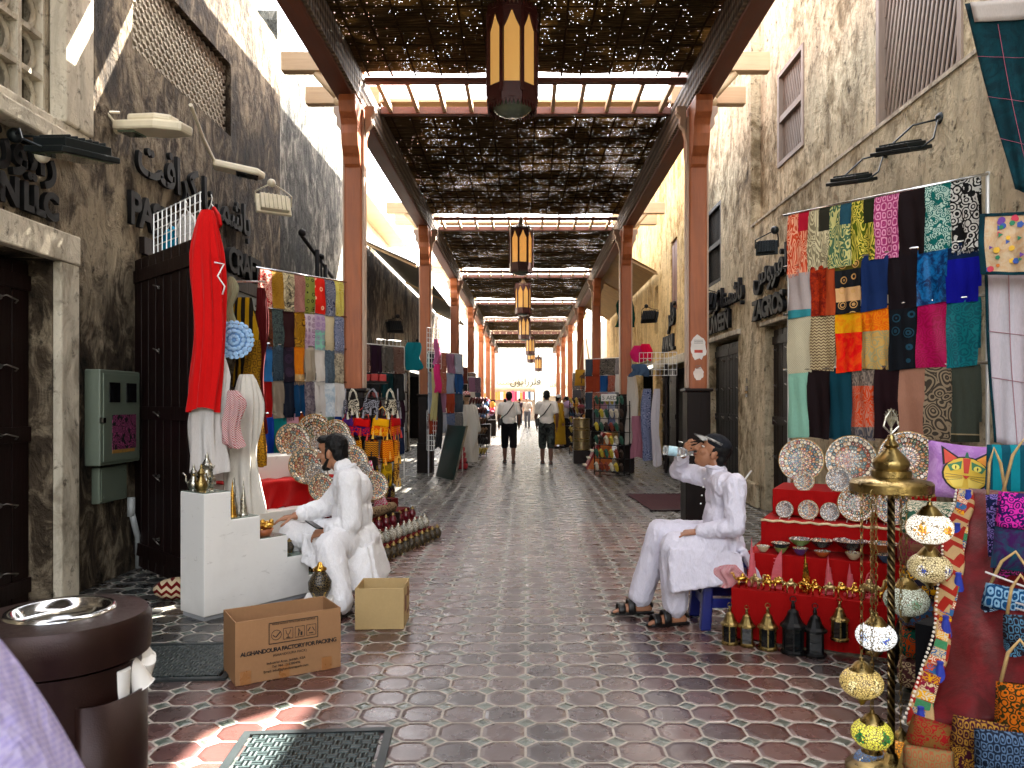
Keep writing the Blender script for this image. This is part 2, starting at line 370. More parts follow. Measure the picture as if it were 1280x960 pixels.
def leaf(parent, w, h, label=None, m=M_door, cols=2, rows=5, loc=(0, 0, 0), rot=0):
    """a plank door leaf in local x (width) z (height), facing -y, with iron pulls"""
    b = MB(); b.box((w / 2, 0, h / 2), (w, .05, h))
    n = max(3, int(w / .17))
    for i in range(n): b.box((w * (i + .5) / n, -.031, h / 2), (w / n - .012, .012, h - .02))
    for s in (.06, .5, .94): b.box((w / 2, -.047, h * s), (w - .01, .02, .11))
    d = b.build('door', m, parent, bevel=.003); d.location = loc; d.rotation_euler = (0, 0, rot)
    if label: d['label'] = label
    for i in range(cols):
        for j in range(rows):
            x, z = w * (i + .5) / cols, h * (j + .6) / (rows + .2)
            q = MB(); q.tube([(x - .05, -.055, z), (x - .05, -.1, z + .012), (x + .06, -.105, z - .012), (x + .06, -.085, z - .03)], .006, 6)
            q.lathe([(0, -.012), (.018, -.01), (.018, 0)], (x - .05, -.06, z), 8, FRONT)
            q.build('door_handle', M_pull, d, smooth=True)
    return d
M_pull = mat('worn_iron', '#6b6660', .4, .8, .2)

# ---- near left building
LB = thing('plaster_building', 'grey weathered plaster shop building with a star lattice window and an open dark door', 'building', (-3.45, 0, 0))
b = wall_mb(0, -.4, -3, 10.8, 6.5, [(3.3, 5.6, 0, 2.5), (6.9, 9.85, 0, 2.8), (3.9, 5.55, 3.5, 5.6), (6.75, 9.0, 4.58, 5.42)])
b.build('wall', P_left, LB)
b = MB(); b.bb((.002, 5.602, 0), (.07, 5.83, 2.5)); b.bb((.002, 3.0, 2.502), (.08, 5.83, 2.72)); b.build('door_surround', P_trim, LB, bevel=.012)
b = MB(); b.bb((.002, 3.5, 3.3), (.16, 5.9, 3.42)); b.bb((.002, 3.5, 3.423), (.11, 5.9, 3.5)); b.build('ledge', P_trim, LB, bevel=.015)
b = MB(); b.bb((.002, 5.56, 3.503), (.13, 5.92, 6.4)); b.build('window_surround', P_trim, LB, bevel=.015)
b = MB()
for i in range(7): b.bb((-.16, 3.9 + i * .275 - .02, 3.5), (-.02, 3.9 + i * .275 + .02, 5.6))
for j in range(8): b.bb((-.155, 3.9, 3.5 + j * .3 - .02), (-.025, 5.55, 3.5 + j * .3 + .02))
for i in range(6):
    for j in range(7):
        c = V((-.09, 3.9 + (i + .5) * .275, 3.5 + (j + .5) * .3)); b.tube([c + V((0, math.cos(t) * .108, math.sin(t) * .122)) for t in [2 * PI * k / 20 for k in range(21)]], .022, 6)
w = b.build('window', P_trim, LB, smooth=False); w['label'] = 'window of round pierced concrete blocks'
b = MB(); b.bb((-.39, 3.7, 3.4), (-.3, 5.7, 5.7)); b.build('back_panel', mat('pierced_back', '#4a453c', .9), w)
b = MB()
for i in range(-6, 20):
    for sgn in (1, -1):
        a = 6.75 + i * .12; p0, p1 = (a, 4.58), (a + .84, 5.42)
        if sgn < 0: p0, p1 = (a, 5.42), (a + .84, 4.58)
        t0 = max(0, (6.75 - p0[0]) / .84); t1 = min(1, (9.0 - p0[0]) / .84)
        if t1 - t0 < .05: continue
        f = lambda t: V((-.1, p0[0] + .84 * t, p0[1] + (p1[1] - p0[1]) * t))
        q0, q1 = f(t0), f(t1); d = (q1 - q0); b.box((q0 + q1) / 2, (.05, d.length, .028), Matrix.Rotation(math.atan2(d.z, d.y), 3, 'X'))
for i in range(38):
    for j in range(14):
        if (i + j) % 2 == 0: b.box((-.085, 6.78 + i * .06, 4.61 + j * .06), (.04, .034, .034), Matrix.Rotation(PI / 4, 3, 'X'))
w = b.build('window', mat('lattice_plaster', '#a49c8c', .85, 0, .15, 5), LB); w['label'] = 'white star lattice window screen'
b = MB(); b.bb((-.39, 6.6, 4.5), (-.3, 9.2, 5.5)); b.build('back_panel', M_dark, w)
leaf(LB, 1.15, 2.48, 'closed dark studded double door', loc=(-.2, 3.3, .0), rot=R(90)); leaf(LB, 1.14, 2.48, loc=(-.2, 4.455, .0), rot=R(90))
leaf(LB, 1.36, 2.7, 'tall dark plank door leaf standing open', loc=(.02, 6.82, .03), rot=R(-45), cols=1)
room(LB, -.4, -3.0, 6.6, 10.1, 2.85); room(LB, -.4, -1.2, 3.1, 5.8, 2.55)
b = MB(); b.bb((.002, 6.86, 2.80), (.05, 9.9, 2.95)); b.build('lintel', M_pild, LB)
b = MB(); b.bb((.002, 8.85, 2.64), (.035, 9.9, 2.79)); b.build('shop_sill', mat('grey_plank', '#5f6260', .6), LB)

# ---- second left building (bluish) and beyond
LB2 = thing('plaster_building', 'blue grey stained plaster building just beyond the scarf stall and the near post', 'building', (-3.5, 10.83, 0))
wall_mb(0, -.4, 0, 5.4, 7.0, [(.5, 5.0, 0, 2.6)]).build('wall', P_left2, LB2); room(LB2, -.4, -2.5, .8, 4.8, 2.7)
b = MB(); b.bb((-.06, .4, 2.62), (.06, 5.1, 2.82)); b.build('lintel', M_pild, LB2)
b = MB()
b.bb((-.02, 1.05, .02), (.03, 2.2, 2.55)); b.bb((.032, 1.15, 1.4), (.05, 2.1, 2.45)); b.bb((.032, 1.15, .2), (.05, 2.1, 1.2)); d = b.build('door', M_doord, LB2, bevel=.006)
LB3 = thing('plaster_building', 'low dark stained plaster building with shuttered shop fronts and a brown framed glass door', 'building', (-3.5, 16.25, 0))
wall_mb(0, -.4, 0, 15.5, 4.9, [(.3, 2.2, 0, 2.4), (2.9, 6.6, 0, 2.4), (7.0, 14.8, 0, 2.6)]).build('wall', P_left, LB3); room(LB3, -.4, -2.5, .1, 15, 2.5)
b = MB(); b.bb((-.1, .35, 0), (.04, .5, 2.35)); b.bb((-.1, 2.0, 0), (.04, 2.15, 2.35)); b.bb((-.1, .5, 2.2), (.04, 2.0, 2.35)); b.bb((-.1, .5, 0), (.03, 2.0, 1.1)); fr = b.build('door', M_pil, LB3, bevel=.006); fr['label'] = 'brown framed door with a glass pane'
b = MB(); b.bb((-.06, .5, 1.1), (-.04, 2.0, 2.2)); b.build('pane', mat('green_glass', '#1f3a3a', .08, spec=.8), fr)
for k in range(2):
    b = MB()
    for j in range(4): b.bb((-.05, 3.05 + k * 1.72, .05 + j * .58), (.0, 4.7 + k * 1.72, .59 + j * .58)); b.bb((.002, 3.2 + k * 1.72, .15 + j * .58), (.012, 4.55 + k * 1.72, .5 + j * .58))
    b.build('shutter', M_doord, LB3, bevel=.006)
LB4 = thing('plaster_building', 'sunlit cream upper house set back above the low stained shop row', 'building', (-5.2, 17.5, 0))
wall_mb(0, -3, 0, 13, 8.2, [(1.2, 2.2, 5.6, 6.9), (4, 5, 5.6, 6.9), (8, 9, 5.6, 6.9)]).build('wall', P_pale, LB4)
for y in (1.2, 4, 8):
    b = MB(); [b.bb((-.2, y + i * .12, 5.6), (-.15, y + .05 + i * .12, 6.9)) for i in range(9)]; b.build('window', M_pild, LB4)
b = MB(); b.bb((.02, .4, 7.4), (.7, 12, 7.5)); b.build('eave', M_pale, LB4)
LB5 = thing('plaster_building', 'pale far shop row behind the distant left posts', 'building', (-3.6, 31.8, 0))
wall_mb(0, -.5, 0, 25, 4.6, [(1, 5, 0, 2.5), (7, 11, 0, 2.5), (13, 23, 0, 2.5)]).build('wall', P_pale, LB5); room(LB5, -.5, -3, .5, 24, 2.6)
# wall that closes the world behind
BB = thing('plaster_building', 'plain plaster house closing the lane behind the viewer', 'building', (0, -6, 0))
b = MB(); b.bb((-9, -2, 0), (9, 0, 3.5)); b.build('wall', P_left2, BB)

# ---- near right building
RB = thing('plaster_building', 'beige plaster building with slanted slat windows high above the bright scarf display', 'building', (3.25, 0, 0))
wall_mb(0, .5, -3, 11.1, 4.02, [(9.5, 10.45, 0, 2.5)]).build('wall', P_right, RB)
wall_mb(.14, .5, -3, 11.1, 7.35, [(5.95, 7.4, 3.97 + .1, 5.7), (9.35, 10.3, 4.6, 5.85)], [(7.75, 8.95, 6.15)]).build('upper_wall', P_right, RB, loc=(0, 0, 0))  # raised top blocks sun; notch added for a sun patch on the paving
wall_mb(0, .5, 11.102, 14.2, 7.1, [(11.75, 13.6, 0, 2.5), (12.8, 13.9, 3.5, 4.85)]).build('wall_end', P_right, RB)
b = MB(); b.add([(0, -3, 4.022), (.14, -3, 4.1), (.14, 11.1, 4.1), (0, 11.1, 4.022)], [(0, 1, 2, 3)]); b.bb((-.012, -3, 3.985), (.02, 11.095, 4.018)); b.build('ledge', P_trim, RB)
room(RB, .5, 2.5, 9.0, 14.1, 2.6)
leaf(RB, .92, 2.45, 'dark maroon studded door beside the scarf display', loc=(.15, 10.43, .0), rot=R(-90)); leaf(RB, .9, 2.45, 'black studded double door behind the near post', M_doord, loc=(.15, 13.58, .0), rot=R(-90)); leaf(RB, .9, 2.45, None, M_doord, loc=(.15, 12.67, .0), rot=R(-90))
b = MB(); b.bb((-.06, 11.6, 2.503), (.01, 13.75, 2.58)); b.bb((-.04, 9.4, 2.503), (.01, 10.55, 2.56)); b.build('lintel', P_trim, RB, bevel=.01)
b = MB(); b.bb((-.07, 10.62, 0), (-.002, 11.55, .35)); b.build('plinth', P_right, RB, bevel=.03)
def slat_window(y0, y1, z0, z1, lean, n, m, x=.14, rail=True, label=None):
    b = MB(); fw = .06
    for (a, c, d, e) in ((y0, y0 + fw, z0, z1), (y1 - fw, y1, z0, z1), (y0 + fw, y1 - fw, z0, z0 + fw), (y0 + fw, y1 - fw, z1 - fw, z1)): b.bb((x - .02, a, d), (x + .1, c, e))
    if rail: b.bb((x - .012, y0 + fw, (z0 + z1) / 2 - .04), (x + .03, y1 - fw, (z0 + z1) / 2 + .04))
    w = b.build('window', m, RB); 
    if label: w['label'] = label
    b = MB(); hgt = z1 - z0 - 2 * fw; W0 = y1 - y0 - 2 * fw
    for i in range(-n, n * 2):
        yb = y0 + fw + (i + .5) * W0 / n; yt = yb - lean * hgt
        t0, t1 = 0, 1
        lo, hi = y0 + fw, y1 - fw
        if lean:
            ta, tb = sorted(((yb - lo) / (lean * hgt), (yb - hi) / (lean * hgt))); t0, t1 = max(0, ta), min(1, tb)
        elif not lo < yb < hi: continue
        if t1 - t0 < .03: continue
        p = V((x + .045, yb + (yt - yb) * t0, z0 + fw + hgt * t0)); q = V((x + .045, yb + (yt - yb) * t1, z0 + fw + hgt * t1)); d = q - p
        b.box((p + q) / 2, (.012, W0 / n * .4, d.length), Matrix.Rotation(-math.atan2(d.y, d.z), 3, 'X'))
    b.build('slats', m, w)
    b = MB(); b.bb((x + .2, y0 - .05, z0 - .05), (x + .3, y1 + .05, z1 + .05)); b.build('back_panel', mat('window_dark', '#070405', .9), w)
M_slat = wood('grey_slat_wood', '#4f3d33', '#8f7f70', .6)
M_slatb = wood('brown_slat_wood', '#4a2e22', '#7b5140', .6)
slat_window(5.95, 7.4, 4.07, 5.7, .27, 17, M_slat, rail=False, label='large window of leaning grey slats'); slat_window(9.35, 10.3, 4.6, 5.85, .3, 12, M_slat); slat_window(12.8, 13.9, 3.5, 4.85, 0, 12, M_doord, x=0.02, label='small dark barred window')
RB2 = thing('plaster_building', 'ochre plaster building with brown shutters beyond the near right post', 'building', (3.3, 14.23, 0))
wall_mb(0, .5, 0, 17, 7.1, [(1.6, 5.2, 0, 2.3), (2.5, 3.25, 3.5, 5.1), (4.9, 5.4, 3.2, 4.4), (5.7, 10.6, 0, 2.6), (11, 16.4, 0, 2.6)], [(2.1, 2.45, 6.3), (2.75, 2.95, 6.2)]).build('wall', P_right2, RB2)  # parapet notches added to throw small sun patches farther along the paving
room(RB2, .5, 2.5, 1.2, 16.5, 2.5)
b = MB(); b.bb((.05, 2.5, 3.5), (.1, 3.25, 5.1)); b.bb((.02, 2.55, 3.6), (.048, 2.85, 5.0)); b.bb((.02, 2.9, 3.6), (.048, 3.2, 5.0)); b.build('shutter', M_slatb, RB2, bevel=.006)
b = MB(); b.bb((.15, 4.85, 3.15), (.2, 5.45, 4.45)); b.build('window', M_pild, RB2)
b = MB(); b.bb((-.05, 1.4, 2.303), (.02, 5.4, 2.5)); b.build('lintel', P_trim, RB2, bevel=.02)
for i in range(2): leaf(RB2, 1.75, 2.28, 'dark half open shop door' if i == 0 else None, M_door, loc=(-.02 if i == 0 else .2, 1.65 + 1.78 * (i + 1), 0), rot=R(-90 - 12 * (1 - i)), rows=4)
RB3 = thing('plaster_building', 'cream far shop row behind the distant right posts', 'building', (3.5, 31.5, 0))
wall_mb(0, .5, 0, 25, 5.2, [(1, 5, 0, 2.5), (7, 11, 0, 2.5), (13, 23, 0, 2.5)]).build('wall', P_pale, RB3); room(RB3, .5, 3, .5, 24, 2.6)
# ---- building across the far end
EB = thing('plaster_building', 'bright cream building with shop fronts closing the far end of the lane', 'building', (0, 64, 0))
Q = Matrix(((0, -1, 0, 0), (1, 0, 0, 0), (0, 0, 1, 0), (0, 0, 0, 1)))   # wall along x instead of y
def xwall(*a, **k):
    b = wall_mb(*a, **k); b.v = [V((p.y, p.x, p.z)) for p in b.v]; return b
xwall(0, .5, -12, 12, 6.6, [(-9, -3.6, 0, 2.7), (-3.2, .8, 0, 2.7), (1.4, 3.2, 0, 2.7), (2.2, 3.4, 3.9, 5.3)]).build('wall', P_pale, EB)
b = MB(); [b.bb((2.2 + i * .38, .1, 3.9), (2.26 + i * .38, .16, 5.3)) for i in range(4)]; b.bb((2.2, .1, 4.5), (3.4, .16, 4.57)); b.build('window', M_pale, EB)
b = MB(); b.bb((-9.2, -.02, 2.75), (.9, -.12, 3.6)); b.build('fascia', mat('pale_board', '#d9cfb2', .6), EB)
b = MB(); b.bb((1.3, -.02, 2.0), (3.6, -.12, 3.5)); b.build('sign_board', mat('cream_board', '#e0d8ba', .6), EB)
b = MB(); b.bb((-9, .6, 0), (3.4, 3.5, 2.7)); b.build('shop_interior', mat('bright_shop', '#9b8a78', .8), EB)
for i in range(26):
    c = rnd.choice(['#c23a55', '#d9762f', '#2f5f9a', '#e8e1d2', '#7a3f7f', '#caa23c', '#b9203a', '#345'.replace('#345', '#30455a')])
    b = MB(); x = -5.2 + i * .23; b.box((x, -.1, 2.0 + rnd.uniform(-.1, .1)), (.2, .06, rnd.uniform(.6, .9))); b.build('hanging_cloth', mat('far_cloth_' + c[1:], c, .8), EB)

# ================================================================== lettering
def lettering(s, size, mtx, m, name='shop_sign', label=None, ext=.03, parent=None, group=None, space=1., offset=.0, align='LEFT'):
    cu = bpy.data.curves.new('lettering', 'FONT'); cu.body = s; cu.size = size; cu.extrude = ext; cu.space_character = space; cu.offset = offset; cu.align_x = align; cu.resolution_u = 3
    t = bpy.data.objects.new('tmp', cu); COL.objects.link(t)
    me = bpy.data.meshes.new_from_object(t.evaluated_get(bpy.context.evaluated_depsgraph_get())); bpy.data.objects.remove(t)
    me.materials.clear(); me.materials.append(m); o = bpy.data.objects.new(name, me); COL.objects.link(o)
    if parent: o.parent = parent
    o.matrix_local = mtx
    if label: tag(o, label, 'sign', group)
    return o
def face(o, xdir, ydir):
    x, y = V(xdir).normalized(), V(ydir).normalized(); z = x.cross(y)
    m = Matrix((x, y, z)).transposed().to_4x4(); m.translation = V(o); return m
# Arabic written with presentation forms, right to left
AR_PASH = '\uFE96\uFED3\uFE8D\uFEAE\uFEDB \uFE8E\uFEE8\uFEF4\uFEE4\uFEB7\uFE8E\uFE91'
AR_ZAG = '\uFEB1\uFEEE\uFEAE\uFED4\uFE8D\uFEAF'
AR_A = '\uFEE5\uFEEE\uFEF3\uFE8D\uFEAD'
AR_SHOP = '\uFEAE\uFEE0\uFED7'
LX = lambda y, z: face((-3.42, y, z), (0, 1, 0), (0, 0, 1))
RX = lambda y, z, x=3.22: face((x, y, z), (0, -1, 0), (0, 0, 1))
lettering('PASHMINA', .39, LX(6.62, 3.03), M_iron, ext=.018, label='raised black letters PASHMINA on the grey wall above the open door', space=.86, offset=.012)
lettering('CRAFT', .4, LX(8.78, 2.99), M_iron, label='raised black letters CRAFT on the grey wall above the scarf stall', space=.82, offset=.012)
lettering(AR_PASH, .48, LX(6.75, 3.52), M_iron, ext=.018, label='raised black Arabic lettering on the grey wall below the white lamps', offset=.01)
lettering('ON LLC', .26, LX(4.78, 2.79), M_iron, ext=.018, label='raised black letters ending in LLC over the closed studded door', space=.85, offset=.012)
lettering(AR_A, .36, LX(4.85, 3.08), M_iron, ext=.018, label='raised black Arabic lettering over the closed studded door below the dark floodlight', offset=.01)
lettering('ZAGROS', .37, RX(10.85, 2.62), M_iron, label='raised black letters ZAGROS on the beige wall beside the scarf display', space=.84, offset=.012)
lettering(AR_ZAG, .5, RX(10.8, 3.08), M_iron, label='raised black Arabic lettering on the beige wall above ZAGROS', offset=.01)
lettering('ARUWEEN', .4, RX(13.9, 2.66), M_iron, label='raised black letters over the black double door behind the near post', space=.9, offset=.012)
lettering(AR_PASH, .44, RX(13.9, 3.02), M_iron, label='raised black Arabic lettering over the black double door', offset=.01)
lettering('AWAL', .5, RX(18.3, 2.65, 3.27), M_iron, label='raised black letters on the ochre wall over the half open door', offset=.012)
lettering(AR_SHOP, .7, RX(17.6, 3.2, 3.27), M_iron, label='raised black Arabic lettering on the ochre wall over the half open door', offset=.01)
FX = lambda x, z: face((x, 63.83, z), (1, 0, 0), (0, 0, 1))
lettering(AR_A + AR_SHOP, .8, FX(-1.3, 2.95), M_iron, label='dark Arabic shop name on the pale fascia across the lane end')
lettering(AR_PASH, .75, FX(-4.6, 2.95), mat('faded_letter', '#a08a6a', .7), label='faded Arabic shop name left of the dark one across the lane end')
lettering(AR_SHOP + ' ' + AR_A, .6, FX(1.9, 2.75), mat('faded_letter', '#a08a6a', .7), label='faded Arabic writing on the cream sign board across the lane end')

# ================================================================== canopy
PILY = [2.75 + 6.7 * k for k in range(8)]
def make_pillar():
    t = thing('wooden_post', 'x', 'post', group='wooden posts of the canopy')
    b = MB(); b.bb((-.108, -.108, 1.6), (.108, .108, 5.1)); b.build('shaft', M_pil, t, bevel=.02)
    for s in (-1, 1):
        b = MB(); b.box((s * .12, 0, 3.3), (.022, .16, 3.3)); b.build('side_strip', mat('pale_strip', '#a98f7c', .5), t)
    b = MB(); b.bb((-.165, -.165, 0), (.165, .165, .62)); b.bb((-.142, -.142, .622), (.142, .142, 1.6)); b.bb((-.17, -.17, 1.602), (.17, .17, 1.64))
    b.build('cladding', M_pild, t, bevel=.012)
    for s in (-1, 1):   # S-shaped corbel fore and aft
        prof = [(0, 0), (.5, 0), (.52, -.08), (.47, -.2), (.36, -.26), (.3, -.32), (.31, -.42), (.26, -.56), (.16, -.63), (.1, -.66), (.06, -.74), (0, -.78)]
        b = MB(); b.prism([(p[0] * s * .62, p[1]) for p in prof], -.1, .1, YZ, (0, s * .109, 5.098)); b.build('corbel', M_pil, t, bevel=.012)
    for s in (-1, 1):   # smaller carved corbel to the sides
        prof = [(0, 0), (.2, 0), (.2, -.1), (.13, -.17), (.14, -.28), (.06, -.36), (0, -.55)]
        b = MB(); b.prism([(p[0] * s * .6, p[1] * .8) for p in prof], -.05, .05, XZ, (s * .132, 0, 5.097)); b.build('side_corbel', mat('pale_strip', '#a98f7c', .5), t, bevel=.008)
    return t
post0 = make_pillar(); first = True
DIST = ['nearest', 'second', 'third', 'fourth', 'fifth', 'sixth', 'seventh', 'eighth', 'ninth', 'tenth']
for i, y in enumerate(PILY[1:]):
    for s, side in ((-1, 'left'), (1, 'right')):
        lb = f'{DIST[i]} brown wooden post in the {side} row counting from the viewer'
        if i == 0: lb = 'nearest left brown wooden post beside the plain end of the scarf rows' if s < 0 else 'brown wooden post with torn white stickers behind the drinking man'
        if first: post0.location = (s * 2.1, y, 0); post0['label'] = lb; first = False
        else: dup(post0, (s * 2.1, y, 0), label=lb)
FR = thing('canopy_frame', 'long reddish brown timber frame carrying the woven roof over the lane', 'canopy', (0, 0, 0))
def carved(name):
    m, n = newmat(name); co = n.co((1, 1, 1)); xyz = n('SeparateXYZ', {0: co}).outputs
    s = n.math('MULTIPLY', n.math('SINE', n.math('ADD', n.math('MULTIPLY', xyz[1], 34.), n.math('MULTIPLY', xyz[2], 30.))), n.math('SINE', n.math('SUBTRACT', n.math('MULTIPLY', xyz[1], 34.), n.math('MULTIPLY', xyz[2], 30.))))
    f = n.math('ADD', n.math('MULTIPLY', s, .6), n.math('MULTIPLY', n.noise(co, 16., 4.), .8))
    n.out(n('BsdfPrincipled', {'Base Color': n.mix(f, C('#2a1a12'), C('#7d6a56')), 'Roughness': .7, 'Normal': n('Bump', {'Strength': 1., 'Distance': .03, 'Height': f})})); return m
M_carv = carved('carved_fascia')
for s in (-1, 1):
    b = MB(); b.bb((s * 2.04, -1, 5.1), (s * 2.26, 57, 5.42)); b.build('beam', M_beam, FR, bevel=.015)
    b = MB(); b.bb((s * 2.0, -1, 5.13), (s * 2.037, 57, 5.5)); b.build('carved_fascia', M_carv, FR)
gaps = []
for k, y in enumerate(PILY):
    g0 = y + .1 + (.45 if k != 1 else 0); g1 = g0 + (1.05 if k else .9); gaps.append((g0, g1))
    for gy in (g0, g1):
        b = MB(); hh = .06 if gy == g0 else .1; b.bb((-1.995, gy - .05, 5.43), (1.995, gy + .05, 5.43 + hh)); b.build('cross_beam', M_beamx, FR, bevel=.008)
        for s in (-1, 1):
            b = MB(); b.bb((s * 2.0, gy - .07, 5.565), (s * 3.02, gy + .07, 5.8)); b.build('outrigger', M_pale, FR, bevel=.01)
            b = MB(); b.tube([(s * 2.27, gy, 5.2), (s * 2.6, gy, 5.56)], .05, 8); b.ell((s * 2.31, gy, 5.2), (.075,) * 3, seg=12, rings=8); b.build('strut', M_pale, FR, smooth=True)
    for i in range(11):
        x = -1.85 + i * .37; b = MB(); b.bb((x - .025, g0 + .051, 5.45), (x + .025, g1 - .051, 5.53)); b.build('joist', M_pale, FR)
    b = MB(); b.bb((-1.99, g1 - .04, 5.6), (1.99, g1 + .2, 5.64)); b.build('cover_plank', M_pale, FR)
def mat_shader():
    m, n = newmat('woven_reed'); co = n.co((1, 1, 1)); xyz = n('SeparateXYZ', {0: co}).outputs
    reed = n.math('SINE', n.math('ADD', n.math('MULTIPLY', xyz[1], 260.), n.math('MULTIPLY', n.noise(n.co((.6, 1, 1)), 5., 2.), 14.)))
    cell = n.noise(n.co((34, 130, 1)), 1., 2., .5)
    patch = n.noise(n.co((1., 1.1, 1)), .9, 5., .68)
    row = n.math('GREATER_THAN', n.math('ABSOLUTE', n.math('SINE', n.math('ADD', n.math('MULTIPLY', xyz[1], 62.), n.math('MULTIPLY', n.noise(n.co((.7, 1, 1)), 3., 2.), 5.)))), .72)
    dots = n.noise(n.co((85, 40, 1)), 1., 1., .5)
    hole = n.math('MULTIPLY', row, n.math('GREATER_THAN', n.math('ADD', dots, n.math('MULTIPLY', patch, .45)), .955))
    f = n.noise(n.co((3, 50, 1)), 1., 4.)
    col = n.ramp(n.math('ADD', n.math('MULTIPLY', f, .85), n.math('MULTIPLY', patch, .15)), [(.3, '#241c12'), (.55, '#4d3f2a'), (.8, '#7d6a48')])
    bs = n('BsdfPrincipled', {'Base Color': col, 'Roughness': 1., 'Specular IOR Level': .0, 'Normal': n('Bump', {'Strength': .5, 'Distance': .01, 'Height': n.math('ADD', reed, f)})})
    tr = n('BsdfTranslucent', {'Color': n.mix(patch, C('#1a1108'), C('#6b4c20'))})
    n.out(n('MixShader', {0: hole, 1: n('MixShader', {0: n.math('MULTIPLY', n.math('SUBTRACT', patch, .5, clamp=True), .22), 1: bs, 2: tr}), 2: n('BsdfTransparent')})); return m
M_reed = mat_shader()
M_bat = wood('batten_cane', '#1a120b', '#3d2e1c', .8, 'Y', spec=.02)
def make_mat(y0, y1, label):
    t = thing('roof_mat', label, 'roof mat', (0, (y0 + y1) / 2, 5.49), group='woven roof mats over the lane'); L = (y1 - y0) / 2
    b = MB(); b.grid(lambda u, v: V((-2.17 + 4.34 * u, -L + 2 * L * v, .05 + .02 * math.sin(u * 17 + v * 9) * math.sin(v * 23))), 16, 24); b.build('weave', M_reed, t)
    b = MB()
    for i in range(14): x = -1.9 + i * .29 + rnd.uniform(-.03, .03); b.tube([(x, -L, .012), (x + rnd.uniform(-.04, .04), 0, .0), (x + rnd.uniform(-.03, .03), L, .012)], .013, 6)
    for j in range(int(2 * L / .42)): y = -L + .15 + j * .42 + rnd.uniform(-.03, .03); b.tube([(-1.98, y, -.012), (0, y + rnd.uniform(-.02, .02), -.018), (1.98, y, -.012)], .009, 6)
    b.build('cane_grid', M_bat, t)
edges = [-1.2] + [g for gg in gaps for g in gg] + [57]
nm = ['woven reed roof mat nearest the viewer, above the biggest lantern', 'woven reed roof mat between the first and second slatted roof gaps', 'woven reed roof mat between the second and third slatted roof gaps']
j = 0
for a, c in zip(edges[::2], edges[1::2]):
    lab = 'woven reed roof mat overhead behind the viewer' if c < 4 else (nm[j] if j < 3 else f'woven reed roof mat far down the lane, {DIST[j]} from the viewer')
    if c >= 4: j += 1
    make_mat(a + .06, c - .06, lab)
# unseen boards added on the roof edge, shading the left wall except sun slits
for (ya, yb) in ((-1, 7.12), (7.28, 7.75), (7.88, 16.0)):
    b = MB(); b.prism([(ya - .45 if ya > 0 else ya, 5.45), (yb - .45, 5.45), (yb + .8, 7.45), (ya + .8 if ya > 0 else ya, 7.45)], -2.24, -2.18, YZ); tag(b.build('shade_board', M_beam), 'unseen shade board added on the left roof edge', 'board', 'added shade boards on the roof edge')
b = MB(); b.bb((2.18, 9.3, 5.45), (2.24, 11.6, 6.45)); tag(b.build('shade_board', M_beam), 'added shade board standing on the right roof edge', 'board')  # board added to keep sun through the roof gap off the white steps

